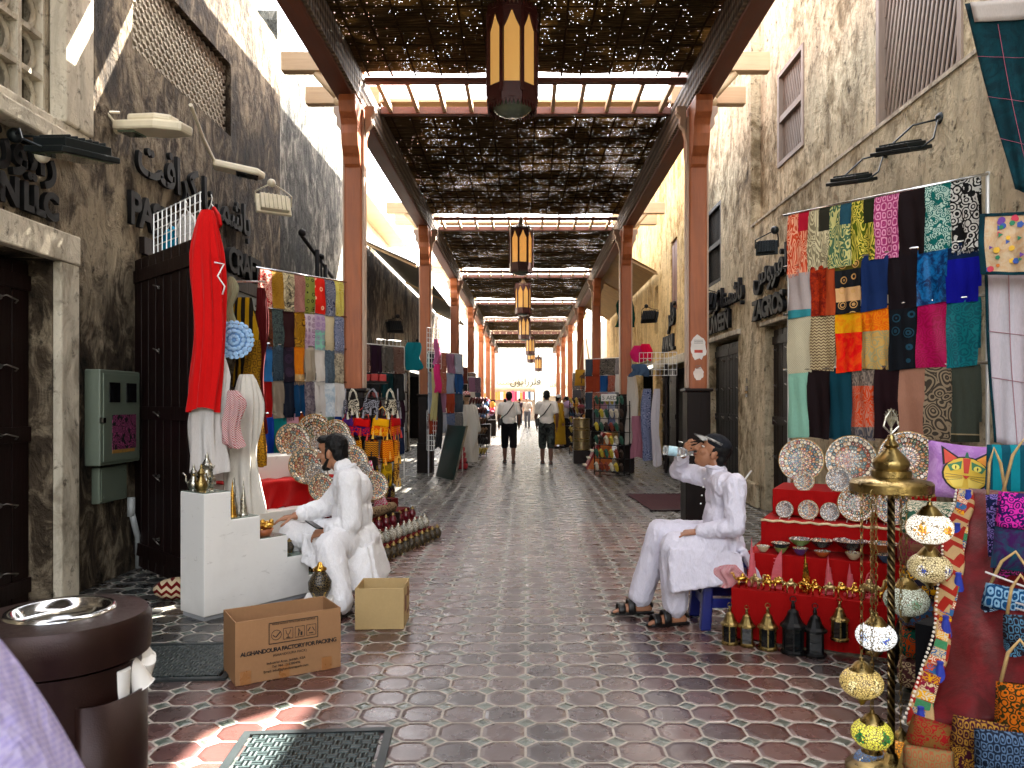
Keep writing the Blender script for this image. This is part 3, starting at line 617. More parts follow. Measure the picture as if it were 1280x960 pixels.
# ---- hanging lanterns
def make_lantern():
    t = thing('hanging_lantern', 'x', 'lantern', group='big hanging lanterns over the lane'); r = .25; N = 8
    ang = [2 * PI * (k + .5) / N for k in range(N + 1)]
    M_l = mat('lantern_red_brown', '#3c120f', .45, .1, .2, 20)
    b = MB()
    for a in ang[:N]: b.box((r * math.cos(a), r * math.sin(a), .48), (.035, .035, .8), rz(a))
    for z, h, rr in ((.09, .16, 1.0), (.87, .05, 1.02)):
        for k in range(N):
            p, q = V((r * rr * math.cos(ang[k]), r * rr * math.sin(ang[k]), z)), V((r * rr * math.cos(ang[k + 1]), r * rr * math.sin(ang[k + 1]), z)); d = q - p
            b.box((p + q) / 2, (d.length, .02, h), rz(math.atan2(d.y, d.x)))
    for k in range(N):   # pointed arch heads and toothed edges
        p, q = V((r * math.cos(ang[k]), r * math.sin(ang[k]), 0)), V((r * math.cos(ang[k + 1]), r * math.sin(ang[k + 1]), 0)); d = (q - p); L = d.length; a = math.atan2(d.y, d.x)
        Mx = rz(a) @ XZ
        for s in (-1, 1): b.prism([(s * .0, .22), (s * L / 2, .22), (s * L / 2, 0), (s * L * .4, .04), (s * L * .2, .12)][::s], -.008, .008, Mx, (p + q) / 2 + V((0, 0, .64)))
        for i in range(5):
            x = (i - 2) * L / 5
            for z, sg in ((.01, -1), (.9, 1)): b.prism([(x - L / 10, 0), (x + L / 10, 0), (x, sg * .06)], -.008, .008, Mx, (p + q) / 2 + V((0, 0, z)))
    b.build('frame', M_l, t)
    b = MB()
    for k in range(N):
        p, q = [V((r * .96 * math.cos(ang[k + i]), r * .96 * math.sin(ang[k + i]), 0)) for i in (0, 1)]
        b.add([p + V((0, 0, .16)), q + V((0, 0, .16)), q + V((0, 0, .86)), p + V((0, 0, .86))], [(0, 1, 2, 3)])
    m, n = newmat('amber_glass'); xyz = n('SeparateXYZ', {0: n.co()}).outputs
    c = n.mix(n.noise(n.co((1, 1, .4)), 3.), C('#b57a2c'), C('#d6b068'))
    n.out(n('AddShader', {0: n('MixShader', {0: .6, 1: n('BsdfTranslucent', {'Color': c}), 2: n('BsdfPrincipled', {'Base Color': c, 'Roughness': .2})}), 1: n('Emission', {'Color': C('#d9a860'), 'Strength': .035})}))  # weak emission added so unlit panes glow like daylight passing through
    b.build('glass', m, t)
    b = MB(); b.lathe([(.26, .88), (.2, .93), (.1, .97), (.06, 1.03), (.05, 1.1), (.03, 1.14), (.0, 1.16)], seg=16); b.build('crown', mat('lantern_cream', '#8a7355', .5, 0, .2), t, smooth=True)
    b = MB(); b.lathe([(.2, .02), (.19, -.02), (.14, -.06), (.07, -.085), (0, -.09)], seg=20); b.build('bottom_glass', M_glassg, t, smooth=True)
    b = MB(); b.lathe([(.25, .025), (.215, .0), (.215, .04)], seg=16); b.build('bottom_ring', M_l, t)
    b = MB(); b.tube([(0, 0, 1.1), (0, 0, 2.0)], .012, 6); b.build('hanging_rod', M_iron, t)
    return t
lan0 = make_lantern()
for i, (x, y, z) in enumerate([(-.13, 7.5, 4.34), (-.1, 16.5, 4.28), (-.08, 24.6, 4.32), (-.05, 33, 4.2), (.25, 42, 4.1), (.35, 50, 4.1), (.9, 54, 3.7)]):
    lb = ['large red brown octagonal lantern with amber panes nearest the viewer', 'second hanging lantern with pale amber panes below the second roof gap', 'third hanging lantern down the lane', 'fourth hanging lantern down the lane', 'fifth hanging lantern, small and dark near the lane end', 'sixth hanging lantern, small near the lane end', 'farthest small hanging lantern before the cream building'][i]
    if i == 0: lan0.location = (x, y, z); lan0['label'] = lb
    else: dup(lan0, (x, y, z), label=lb, rot=.2 * i)

# ================================================================== wall lamps and fittings
def floodlight(name, label, loc, rot, w=.42, d=.26, h=.09, m=M_lamp, glass=M_glassg, arm=None, group=None):
    t = thing(name, label, 'lamp', loc, rot, group)
    b = MB(); b.prism([(-w / 2, -d / 2), (w / 2, -d / 2), (w / 2, d / 2), (-w / 2, d / 2)], -h * .3, .012); b.prism([(-w * .4, -d * .42), (w * .4, -d * .42), (w * .4, d * .42), (-w * .4, d * .42)], .0125, h * .8)
    for i in range(6): b.box((-w * .3 + i * w * .12, 0, h * .85), (.012, d * .8, h * .4))
    b.build('housing', m, t, bevel=.012)
    b = MB(); b.box((0, 0, -h * .32), (w * .86, d * .8, .012)); b.build('glass', glass, t)
    if arm:
        b = MB(); b.tube([(-w * .52, 0, 0), (-w * .52, d * .5, .05), V(arm) * .6 + V((-w * .3, 0, .06)), arm], .008, 6); b.tube([(w * .52, 0, 0), (w * .52, d * .5, .05), V(arm) * .6 + V((w * .3, 0, .06)), arm], .008, 6); b.ell(arm, (.05,) * 3, seg=10, rings=8)
        b.build('bracket', m, t, smooth=True)
    return t
floodlight('wall_floodlight', 'black floodlight with a wide glass over the closed studded door', (-3.0, 5.1, 3.12), (R(6), R(-6), R(70)), .44, .34, .09, M_lamp, arm=(-.1, .4, .1))
t = thing('street_lamp', 'large cream street lamp head reaching out over the Arabic lettering', 'lamp', (-3.1, 6.4, 3.74), (0, R(5), R(-12)))
b = MB(); b.prism([(-.32, -.1), (.1, -.14), (.32, -.08), (.32, .08), (.1, .14), (-.32, .1)], -.03, .05); b.prism([(-.2, -.08), (.08, -.11), (.2, -.06), (.2, .06), (.08, .11), (-.2, .08)], .0502, .11); b.build('housing', M_cream, t, bevel=.02)
b = MB(); b.box((-.2, 0, -.034), (.16, .15, .02)); b.build('glass', M_glassg, t)
b = MB(); b.tube([(-.32, 0, 0), (-.4, 0, .02)], .05, 10); b.tube([(-.3, -.1, .03), (-.36, -.12, .1), (-.34, 0, .14)], .012, 6); b.build('arm', M_cream, t, smooth=True)
t = thing('street_lamp', 'slim cream street lamp on a long arm between the other two pale lamps', 'lamp', (-3.02, 8.0, 3.88), (0, R(8), R(20)))
b = MB(); b.prism([(-.22, -.1), (.22, -.12), (.3, 0), (.22, .12), (-.22, .1)], -.02, .05); b.build('housing', M_cream, t, bevel=.02); b = MB(); b.box((.12, 0, -.025), (.22, .16, .012)); b.build('glass', M_glassd, t)
b = MB(); b.tube([(-.2, 0, .03), (-.3, -.5, .1), (-.4, -1.0, .22)], .018, 8); b.build('arm', M_cream, t)
floodlight('wall_floodlight', 'square cream floodlight on the grey wall nearest the wooden post', (-3.05, 9.3, 3.86), (R(72), 0, R(35)), .42, .24, .1, M_cream, M_glassg, arm=(-.1, .1, .3))
for i, (x, y, z, l) in enumerate([(2.9, 5.95, 3.42, 'black flat floodlight above the scarf rod, closest to the big slat window'), (2.9, 6.85, 3.44, 'black flat floodlight above the coral end of the scarf rod')]):
    floodlight('wall_floodlight', l, (x, y, z), (R(12), R(10), R(-70)), .4, .22, .06, M_lamp, M_glassd, arm=(0, .42, .2), group='black floodlights on the beige wall')
floodlight('wall_floodlight', 'small black floodlight on the beige wall over ZAGROS', (2.95, 9.4, 3.36), (R(75), 0, R(-25)), .26, .18, .07, M_lamp, M_glassg, arm=(.12, .1, .25))
for i, (x, y, z, s) in enumerate([(3.0, 12.9, 3.15, 1), (2.95, 18.3, 3.5, -1), (-3.1, 18.2, 3.25, 1), (-3.1, 21.5, 2.95, 1)]):
    floodlight('wall_floodlight', ['black floodlight frame over the black double door', 'black floodlight over the ochre wall lettering', 'black floodlight on the low dark stained building beyond the post', 'black floodlight box beside the hanging grid on the left'][i], (x, y, z), (R(60), 0, R(-30 if x > 0 else 30)), .4, .3, .12, M_iron, M_glassd, arm=(.0, .1, .3))
# iron bracket on the blue grey wall
t = thing('iron_bracket', 'black iron shutter bracket with ball ends on the blue grey wall', 'bracket', (-3.42, 12.6, 3.5))
b = MB(); b.tube([(.02, -.9, .5), (.1, .6, .12)], .03, 8); b.ell((.02, -.9, .55), (.06,) * 3, seg=10, rings=8); b.ell((.1, -.1, .34), (.05,) * 3, seg=10, rings=8); b.tube([(.1, -.35, .4), (.1, -.35, -.4), (.1, .15, -.55), (.1, .15, .25)], .035, 8); b.tube([(.1, -.1, .3), (.1, -.1, -.45)], .02, 6); b.build('bars', M_iron, t, smooth=True)
b = MB(); b.bb((.08, -.32, -.38), (.1, .12, -.05)); b.build('plate', M_blk, t)
t = thing('wall_bulb', 'small round bulb fitting under the left concrete ledge', 'lamp', (-3.3, 5.25, 3.16)); b = MB(); b.ell((0, 0, 0), (.05, .05, .055)); b.build('bulb', M_cream, t, smooth=True); b = MB(); b.tube([(-.14, 0, .1), (-.02, 0, .05)], .02, 8); b.lathe([(.055, -.02), (.03, .04), (.0, .05)], (0, 0, .02), 10); b.build('fitting', M_iron, t, smooth=True)
# electric meter box
t = thing('meter_box', 'grey green electric meter box with two dark windows and a torn poster', 'meter box', (-3.45, 6.0, .97)); M_mb = mat('meter_grey', '#5c6658', .5, .1, .12, 5, .1, 30)
b = MB(); b.bb((.003, 0, 0), (.13, .62, .76)); b.build('case', M_mb, t, bevel=.012); b = MB(); b.bb((.131, .03, .03), (.142, .59, .73)); b.build('cover', M_mb, t, bevel=.004)
for y in (.1, .36): b = MB(); b.bb((.143, y, .5), (.152, y + .16, .66)); b.build('window', M_glassd, t, bevel=.003)
b = MB(); b.bb((.143, .15, .12), (.147, .52, .4)); b.build('poster', fab('#141216', 'floral', '#8d4a6a', 1.3, seed=3, bands=[(0, '#141216')]), t)
b = MB(); b.bb((.143, .15, .09), (.146, .5, .117)); b.build('sticker', mat('amber_sticker', '#8e6a2e', .6, 0, .3, 30), t)
b = MB(); b.bb((.13, -.01, .34), (.16, .03, .38)); b.build('latch', M_steel, t)
t = thing('junction_box', 'small plain grey green box fixed below the meter box', 'electric box', (-3.45, 6.1, .66)); b = MB(); b.bb((.003, 0, 0), (.07, .42, .29)); b.build('case', M_mb, t, bevel=.008); b = MB(); b.bb((.071, .02, .02), (.076, .4, .27)); [b.ell((.077, y, z), (.006, .012, .012), seg=8, rings=6) for y in (.05, .37) for z in (.05, .24)]; b.build('cover', M_mb, t)
b = MB(); b.tube([(-3.4, 6.75, .02), (-3.38, 6.7, .3), (-3.33, 6.55, .42), (-3.36, 6.55, .55)], .025, 10); b.tube([(-3.36, 6.55, .5), (-3.36, 6.55, .66)], .032, 10); tag(b.build('conduit_pipe', mat('grey_pvc', '#8d9190', .5), smooth=True), 'bent grey conduit pipe at the foot of the wall beside the open door', 'pipe')
b = MB(); b.tube([(3.2, 10.9, .5), (3.0, 10.7, .32), (2.7, 10.2, .3), (2.35, 9.7, .22), (2.2, 9.55, .1)], .014, 6); tag(b.build('cable', M_white, smooth=True), 'loose white cable sagging from the beige pilaster to the post', 'cable')
# stickers on the near right post
for (z, w, h, c, l) in ((2.13, .2, .3, '#dcd6cf', 'large torn white sticker with a red bar on the wooden post'), (1.82, .12, .16, '#e2d5cb', 'small torn white sticker low on the wooden post')):
    t = thing('sticker', l, 'sticker', (2.1, 9.45 - .1105, z)); b = MB(); q = random.Random(int(z * 100))
    b.prism([(w / 2 * math.cos(a) * q.uniform(.85, 1.15), h / 2 * math.sin(a) * q.uniform(.8, 1.2)) for a in [2 * PI * k / 22 for k in range(22)]], -.002, .0, XZ); b.build('paper', mat('paper_' + c[1:], c, .7), t)
    if h > .2: b = MB(); b.box((0, -.004, -.04), (.1, .002, .035)); b.build('print', mat('sticker_red', '#b5402f', .6), t)
    b = MB(); [b.box((0, -.004, .06 + .018 * i), (.11 * (w / .2), .002, .005)) for i in range(3)]; b.build('text_lines', mat('print_grey', '#6b6560', .6), t)
t = thing('push_bolt', 'small brass and steel latch on the beige pilaster', 'latch', (3.25 - .008, 11.25, 1.55)); b = MB(); b.bb((-.012, -.05, 0), (0, .05, .16)); b.build('body', M_steel, t); b = MB(); b.bb((-.02, -.06, .05), (-.0125, .06, .09)); b.build('band', M_gold, t); b = MB(); b.bb((-.014, -.02, .2), (0, .02, .28)); b.build('keeper', M_steel, t)
# manholes, mat
for (x, y, w, d, l, c) in ((-.9, 3.14, .62, .55, 'square woven pattern iron manhole cover in front of the printed carton', '#2a3536'), (-2.0, 4.35, .75, .6, 'dim square manhole cover between the bin and the printed carton', '#222a2a')):
    m, n = newmat('manhole_' + str(len(MATS))); xyz = n('SeparateXYZ', {0: n.co()}).outputs
    cx, cy = n.math('MULTIPLY', xyz[0], 24.), n.math('MULTIPLY', xyz[1], 24.)
    par = n.math('MODULO', n.math('ADD', n.math('FLOOR', cx), n.math('FLOOR', cy)), 2.)
    par = n.math('ABSOLUTE', par)
    ff = n.math('ADD', n.math('MULTIPLY', par, n.math('ABSOLUTE', n.math('SINE', n.math('MULTIPLY', cx, PI * 2)))), n.math('MULTIPLY', n.math('SUBTRACT', 1., par), n.math('ABSOLUTE', n.math('SINE', n.math('MULTIPLY', cy, PI * 2)))))
    n.out(n('BsdfPrincipled', {'Base Color': n.mix(ff, mul(C(c), .5), mul(C(c), 1.9)), 'Metallic': .4, 'Roughness': .42, 'Normal': n('Bump', {'Strength': .9, 'Distance': .012, 'Height': ff})}))
    t = thing('manhole_cover', l, 'manhole cover', (x, y, .004), R(4)); b = MB(); b.box((0, 0, .004), (w - .07, d - .07, .012)); b.build('plate', m, t)
    b = MB(); [b.box(c_, s_) for c_, s_ in (((-w / 2, 0, .003), (.035, d + .035, .012)), ((w / 2, 0, .003), (.035, d + .035, .012)), ((0, -d / 2, .003), (w - .035, .035, .012)), ((0, d / 2, .003), (w - .035, .035, .012)))]; b.build('rim', mat('manhole_rim', '#20282a', .5, .3), t)
t = thing('door_mat', 'flat maroon mat on the paving behind the drinking man', 'mat', (2.1, 11.3, .004), R(3)); b = MB(); b.grid(lambda u, v: V((-.45 + 1.2 * u, -.9 + 1.8 * v, .008 + .004 * math.sin(u * 9 + v * 13))), 12, 12); b.build('pile', fab('#3a0d15', 'stripe', '#2b0910', .6), t, solid=.008)
b = MB(); [b.box((.15, y, .012), (1.24, .05, .014)) for y in (-.9, .9)]; b.build('binding', mat('maroon_binding', '#23080d', .8), t)
# ================================================================== scarves on rods
def scarf_mb(w, h, q, d=.03, back=.75):
    """a folded scarf hanging over a rod: back flap, fold, front flap, with soft pleats"""
    a, p, k = q.uniform(.004, .013), q.uniform(0, 6), q.uniform(16, 40)
    sk = q.uniform(-.007, .007); hem = q.uniform(-.01, .01); h *= q.uniform(.98, 1.04); cr = q.uniform(.2, .8)
    nv = 14
    def fn(u, v):
        s = v * (back + 1) - back                     # -back..0 back flap, 0..1 front flap
        x = (u - .5) * w; fall = abs(s)
        y = (d * .5 if s < 0 else -d * .5) * min(1, fall * 9) * (1 + .5 * fall)
        y += -a * (math.sin(x * k + p + s * 2) + .6 * math.sin(x * k * 2.3 + p * 2 - s * 3)) * min(1, fall * 3) - .008 * math.sin(fall * 9 + p) * fall - .006 * math.exp(-((fall - cr) / .02) ** 2)
        z = -h * fall + (hem * (u - .5) * 2 * fall) + (.008 if fall < .02 else 0)
        return V((x * (1 - .03 * math.sin(fall * 4 + p)) + sk * fall, y, z))
    return MB().grid(fn, 12, 26)
ORD = ['first', 'second', 'third', 'fourth', 'fifth', 'sixth', 'seventh', 'eighth', 'ninth', 'tenth', 'eleventh', 'twelfth']
def scarf_stall(P0, P1, rows, stall, railname, group, posts=True, fac=1.01, endword='far'):
    P0, P1 = V(P0), V(P1); d = P1 - P0; ang = math.atan2(d.y, d.x)
    t = thing('display_rail', railname, 'display rail', (P0.x, P0.y, 0), ang)
    L = d.length
    for (z, h, specs) in rows:
        b = MB(); b.tube([(-.05, .0, z - .006), (L + .05, 0, z - .006)], .011, 8); b.build('rail', M_steel, t, smooth=True)
    if posts:
        ztop = max(r[0] for r in rows)
        for x in ((-.03, L + .03) if posts is True else (L + .02,)): b = MB(); b.tube([(x, .05, 0), (x, .05, ztop + .02)], .014, 8); b.box((x, .05, .01), (.3, .3, .02)); b.build('post', M_wire, t)
    for ri, (z, h, specs) in enumerate(rows):
        n = len(specs); q = random.Random(ri * 7 + int(L * 100))
        for i, (desc, m) in enumerate(specs):
            o = scarf_mb(L / n * fac, h, q, d=.03).build('scarf', m, smooth=True)
            c = P0 + d * ((i + .5) / n); o.location = (c.x, c.y, z); o.rotation_euler = (0, 0, ang)
            if q.random() < .2:
                fb = MB(); nf = int(L / n / .009)
                for j in range(nf): x = (j / (nf - 1) - .5) * L / n * fac * .94; fb.tube([(x, -.02, -h * .96), (x + q.uniform(-.006, .006), -.022, -h * 1.0 - q.uniform(.03, .05))], .0022, 3)
                fb.build('fringe', m, o)
            tag(o, f'{desc}, {ORD[i]} from left, {["top row", "second row", "third row", "fourth row", "lowest row"][ri]}, {stall}', 'scarf', group)
F = fab
RR = [
 (3.06, .50, [('coral paisley scarf with red corner', F('#c9604f', 'swirl', '#e8b49a', 1.3, side=(.0, -.17, '#b5122f'))), ('beige paisley scarf with dark corner', F('#8d8570', 'swirl', '#cfc6a8', 1.2, side=(.0, -.2, '#2c2a20'))),
  ('sage paisley scarf with blue corner', F('#4f6a55', 'swirl', '#c9c48f', 1.3, side=(.0, -.18, '#1f4a5a'))), ('olive yellow paisley scarf', F('#4d5a24', 'swirl', '#d0c172', 1.3, side=(.0, -.2, '#20260f'))),
  ('mauve pink flower scarf', F('#9d4a72', 'damask', '#d79cb4', 1.)), ('black scarf with cream medallions', F('#14090b', 'rings', '#c9a878', .8)),
  ('teal scarf with pale figures', F('#1f6763', 'floral', '#bcd5cb', 1.3)), ('black scarf with white motifs', F('#0c0d0f', 'floral', '#cfcfcb', .8))]),
 (2.62, .44, [('pale grey scarf with teal fringe', F('#b3aaa8', bands=[(0, '#b3aaa8'), (.38, '#4f8a92')])), ('rust and orange two tone scarf', F('#6b2413', 'marble', '#a2401f', 2., side=(.03, -9, '#a8431c'))),
  ('black and cream banded scarf, tan motifs', F('#15181c', 'rings', '#c9a273', 1.1, bands=[(0, '#4a4421'), (.1, '#15181c'), (.24, '#d9b48f'), (.35, '#14161a')], amt=.8)), ('plain navy scarf', F('#1b2c55')), ('near black plum scarf', F('#0f070c')),
  ('blue satin patterned scarf', F('#0d2b55', 'marble', '#2e6aa0', 1.2, rough=.4)), ('royal blue scarf', F('#10145a', bands=[(0, '#0c2140'), (.13, '#1a1c8a')]))]),
 (2.22, .50, [('cream waffle scarf', F('#d5cfba', 'check', '#b8b199', .8)), ('beige and brown zigzag scarf', F('#cdbf9f', 'zigzag', '#6d5a48', 1.)), ('yellow orange and red scarf', F('#e0b31a', 'marble', '#d96a1b', .7, bands=[(0, '#e0b31a'), (.2, '#d93a1a')], amt=.6)),
  ('orange scarf with beige lower half', F('#e08a1c', 'paisley', '#e8a93c', 1., bands=[(0, '#e07a14'), (.2, '#a8a07f')], amt=.4)), ('black scarf with dark blue rings', F('#0b1016', 'rings', '#22404f', 1.)), ('magenta brocade scarf', F('#9c0d4f', 'paisley', '#bb2468', 1.1, amt=.5, rough=.5)), ('teal brocade scarf', F('#14606b', 'paisley', '#2f8b90', 1.1, amt=.5, rough=.5))]),
 (1.75, .56, [('mint green scarf', F('#9cc4b2')), ('black maroon scarf', F('#160a0c')), ('dark teal scarf', F('#0c3a46')), ('grey scarf with orange damask half', F('#6b625c', 'swirl', '#a89a8c', 1.4, bands=[(0, '#5d5550'), (.15, '#c4583a'), (.47, '#4a4a50')], amt=.5)),
  ('dark maroon scarf', F('#1d0a0f')), ('dusty beige pink scarf', F('#a78272')), ('taupe paisley scarf', F('#4a443c', 'paisley', '#9a8c78', .8)), ('grey green scarf with pale hem lines', F('#4b5149', bands=[(0, '#4b5149'), (.5, '#b0a58a'), (.51, '#3c4038')]))])]
scarf_stall((2.22, 6.48), (3.17, 5.36), RR, 'beige wall stall', 'steel rods holding four rows of scarves beside the beige wall', 'scarves hung on the beige wall stall', endword='far')
RL = [
 (2.93, .43, [('red scarf with white flower print', F('#9c1620', 'floral', '#d9b8a8', 1.5)), ('gold brown scarf', F('#7a5a2b', 'damask', '#9c7a3f', 1.3)), ('cream scarf with black flowers', F('#c9bda2', 'marble', '#1a1714', 1.)), ('mauve brown scarf', F('#7d5550', 'damask', '#a07a70', 1.6)),
  ('olive scarf with dark rings', F('#7f8450', 'rings', '#262a16', 1.3)), ('coral scarf with cream curls', F('#c9473f', 'rings', '#e0b89c', 1.)), ('grey scarf with navy paisley', F('#8f8f97', 'paisley', '#2c3048', 1.2)), ('pale yellow scarf', F('#c2b468', 'paisley', '#d6cc92', 1.4))]),
 (2.51, .42, [('dark brown red scarf', F('#3a1d16', 'floral', '#6d4632', 1.8)), ('dark grey teal scarf', F('#2b3334', 'floral', '#4d5a58', 1.6)), ('plain dark maroon scarf', F('#260a0c')), ('brown and gold paisley scarf', F('#4a2c12', 'paisley', '#b98f4a', 1.1)),
  ('lilac and white scarf', F('#b7a3b3', 'rings', '#6d4a68', 1.6, bands=[(0, '#c9bcc4'), (.22, '#b8a4b4')])), ('mint and lilac scarf', F('#9fb8ad', 'rings', '#8a6d92', 1.5, bands=[(0, '#b3a0b4'), (.2, '#8fbdaa')])), ('cream scarf', F('#cfc5ae', 'paisley', '#bfb397', 1.4)), ('blue grey scarf', F('#5a6178', 'paisley', '#9296a8', 1.4))]),
 (2.12, .41, [('steel blue scarf', F('#3e6a9c')), ('dark slate scarf', F('#26323c', 'paisley', '#3d4c58', 1.)), ('dark plum scarf', F('#1c1422', 'rings', '#3a2c40', .8)), ('orange scarf', F('#c77a22', 'paisley', '#d99a48', 1., bands=[(0, '#c77a22'), (.33, '#a89a80')], amt=.4)), ('taupe scarf', F('#a39a8c')), ('white scarf', F('#dcd8d2')), ('slate grey scarf', F('#4a5560', 'floral', '#5d6a74', 2.)), ('grey and cream marbled scarf', F('#c4bba8', 'marble', '#5a554c', 1.2))]),
 (1.72, .42, [('crimson scarf', F('#96141d')), ('taupe grey scarf', F('#8d8478')), ('black navy scarf', F('#0e1524')), ('navy teal scarf', F('#123a5c')), ('grey and mauve mottled scarf', F('#8a8488', 'marble', '#4c4450', 1.)), ('white linen scarf', F('#d6d3d0')), ('pale ice blue scarf', F('#b9c9d6', 'marble', '#dfe4e6', .8)), ('plain white scarf', F('#dfdcd8'))]),
 (1.36, .75, [('royal blue plain scarf', F('#1a3f94')), ('teal plain scarf', F('#1b7d80')), ('pale pink plain scarf', F('#d2a8b4')), ('brown plain scarf', F('#8a4a2c')), ('bright yellow plain scarf', F('#e3cf1c')), ('green plain scarf', F('#1d8a4c')), ('deep blue plain scarf', F('#1c3c88'))])]
scarf_stall((-2.87, 8.3), (-2.2, 9.27), RL, 'left post stall', 'steel rods holding five rows of scarves beside the nearest left post', 'scarves hung by the nearest left post', endword='near', posts=1)

# ================================================================== plates
PM = [plate_mat(0, ['#e9dfc8', '#2d6d7d', '#b5432f', '#1f3f5f', '#d6a94a'], 18, '#59605c'), plate_mat(1, ['#e6d9bd', '#a8402c', '#3f7f86', '#d08a3a', '#26384a'], 14, '#6a5648'),
      plate_mat(2, ['#ece6d6', '#466b4a', '#c58b32', '#28303c', '#a84c38'], 20, '#3d3f3c'), plate_mat(3, ['#efe8da', '#7f8c96', '#26303c', '#b98a5a', '#5a3a34'], 16, '#6c7072')]
M_rim = mat('plate_rim', '#8a6d38', .3, .3, .2, 40)
PL = {}
def plate(c, r, var, label, group, tilt=12, yaw=0, sq=1.0):
    """painted plate leaning back, face to local -y, rim radius r"""
    if var not in PL:
        b = MB(); b.lathe([(0, -.05), (.3, -.045), (.62, -.03), (.7, .03), (.96, .12), (.965, .12)], seg=40, M=FRONT)
        b.mi(1).lathe([(.965, .12), (1.0, .125), (1.0, .1), (.72, .0), (.5, -.08), (0, -.085)], seg=40, M=FRONT)
        o = b.build('painted_plate', [PM[var], M_rim], smooth=True); PL[var] = o
    else:
        o = PL[var].copy(); COL.objects.link(o)
    o.location = c; o.scale = (r,) * 3; o.rotation_euler = (-R(tilt), 0, yaw)
    return tag(o, label, 'plate', group)
# ================================================================== red stepped stand, right
RS = thing('display_steps', 'stepped display stand covered in bright red cloth at the seated drinker', 'display stand', (1.28, 4.78, 0), math.atan2(-.41, .81))
TI = [(.0, .0, .315), (.05, .24, .5), (.1, .46, .685), (.14, .68, .87)]     # x start, y start, height (local; x along the front, y away)
SW = 1.14
M_redc = F('#9a060c')
for i, (x, y, z) in enumerate(TI):
    z0 = 0 if i == 0 else TI[i - 1][2]
    def fn(u, v, x=x, y=y, z=z, z0=z0):
        L = SW - x
        if v < .5: return V((x + L * u, y - .008 * math.sin(u * 37 + x * 50) * (1 - v * 2), z0 + .012 + (z - z0 - .012) * v * 2))
        return V((x + L * u, y + (v - .5) * 2 * .5, z + .0015 * math.sin(u * 30)))
    b = MB(); b.grid(fn, 30, 10); b.add([(x - .002, y, z0 + .012), (x - .002, y + .5, z0 + .012), (x - .002, y + .5, z), (x - .002, y, z)], [(0, 1, 2, 3)]); b.add([(SW, y, z0 + .012), (SW, y + .5, z0 + .012), (SW, y + .5, z), (SW, y, z)], [(0, 1, 2, 3)])
    b.build('step', M_redc, RS)
    if i in (2,):
        b = MB(); b.tube([(x + (SW - x) * k / 40, y - .012, z + .004 * math.sin(k * 1.7)) for k in range(41)], .008, 6); b.build('braid', mat('braid_trim', '#c9b48c', .7, 0, .3, 60), RS)
RM = Matrix.Translation((1.28, 4.78, 0)) @ Matrix.Rotation(math.atan2(-.41, .81), 4, 'Z')
def rs(x, y, z): return RM @ V((x, y, z))
YAW = math.atan2(-.41, .81)
GP = 'painted plates on the red stand'
for (x, y, z, r, v, tl, l) in [(.30, .9, 1.06, .155, 0, 14, 'large blue green painted plate, outermost on the top red step'), (.62, .95, 1.07, .17, 1, 14, 'large rust and teal painted plate, middle of top step'), (.97, 1.02, 1.09, .185, 2, 14, 'largest dark painted plate behind the lamp stand finial'),
    (.34, .72, .93, .07, 0, 16, 'small dark plate under the outermost large plate'), (.56, .74, .95, .085, 3, 16, 'small pale plate below the middle large plate'),
    (.23, .6, .745, .058, 3, 12, 'little white flower plate, outermost on the third red step'), (.38, .61, .75, .066, 0, 12, 'little blue flower plate, second on the third red step'), (.515, .61, .745, .062, 3, 12, 'little grey flower plate, third on the third red step'),
    (.68, .6, .81, .118, 2, 14, 'medium dark plate beside the little flower plates'), (.9, .6, .80, .115, 0, 14, 'medium blue painted plate behind the brass pole')]:
    plate(rs(x, y, z), r, v, l, GP, tl, YAW)
    # wire easel
    b = MB(); c = V((x, y, z)); [b.tube([(sx * r * .5, -.03, -r * 1.02), (sx * r * .5, .015, -r * .98), (sx * r * .35, r * .42, -r * .0)], .003, 5) for sx in (-1, 1)]
    [b.tube([(sx * r * .5, .015, -r * .98), (sx * r * .5, r * .5 + .02, -r * 1.02)], .003, 5) for sx in (-1, 1)]
    o = b.build('plate_easel', M_wire, loc=rs(x, y, z), rot=(0, 0, YAW)); tag(o, 'wire easel holding the ' + l, 'easel', 'wire plate easels')
# bowls
BM = [mat('bowl_dark', '#1b2326', .25, 0, .4, 40, coat=.4), mat('bowl_green', '#6d8a4a', .25, 0, .5, 50, coat=.4), mat('bowl_blue', '#2a5a78', .25, 0, .5, 50, coat=.4), mat('bowl_rust', '#a85a2c', .25, 0, .5, 50, coat=.4), mat('bowl_cream', '#c9bf98', .25, 0, .5, 50, coat=.4), mat('bowl_violet', '#4c3466', .25, 0, .5, 50, coat=.4)]
BI = {}
def bowl(c, r, m, label, h=.45):
    k = (m.name, h)
    if k not in BI:
        b = MB(); b.mi(0).lathe([(.0, 0), (.35, 0), (.42, .03), (.75, h * .5), (1., h)], seg=24); b.mi(1).lathe([(1., h), (.96, h), (.7, h * .55), (.35, .08), (0, .06)], seg=24)
        o = b.build('painted_bowl', [m, PM[len(BI) % 4]], smooth=True); BI[k] = o
    else: o = BI[k].copy(); COL.objects.link(o)
    o.location = c; o.scale = (r,) * 3; o.rotation_euler = (0, 0, YAW); return tag(o, label, 'bowl', 'painted bowls on the red stand')
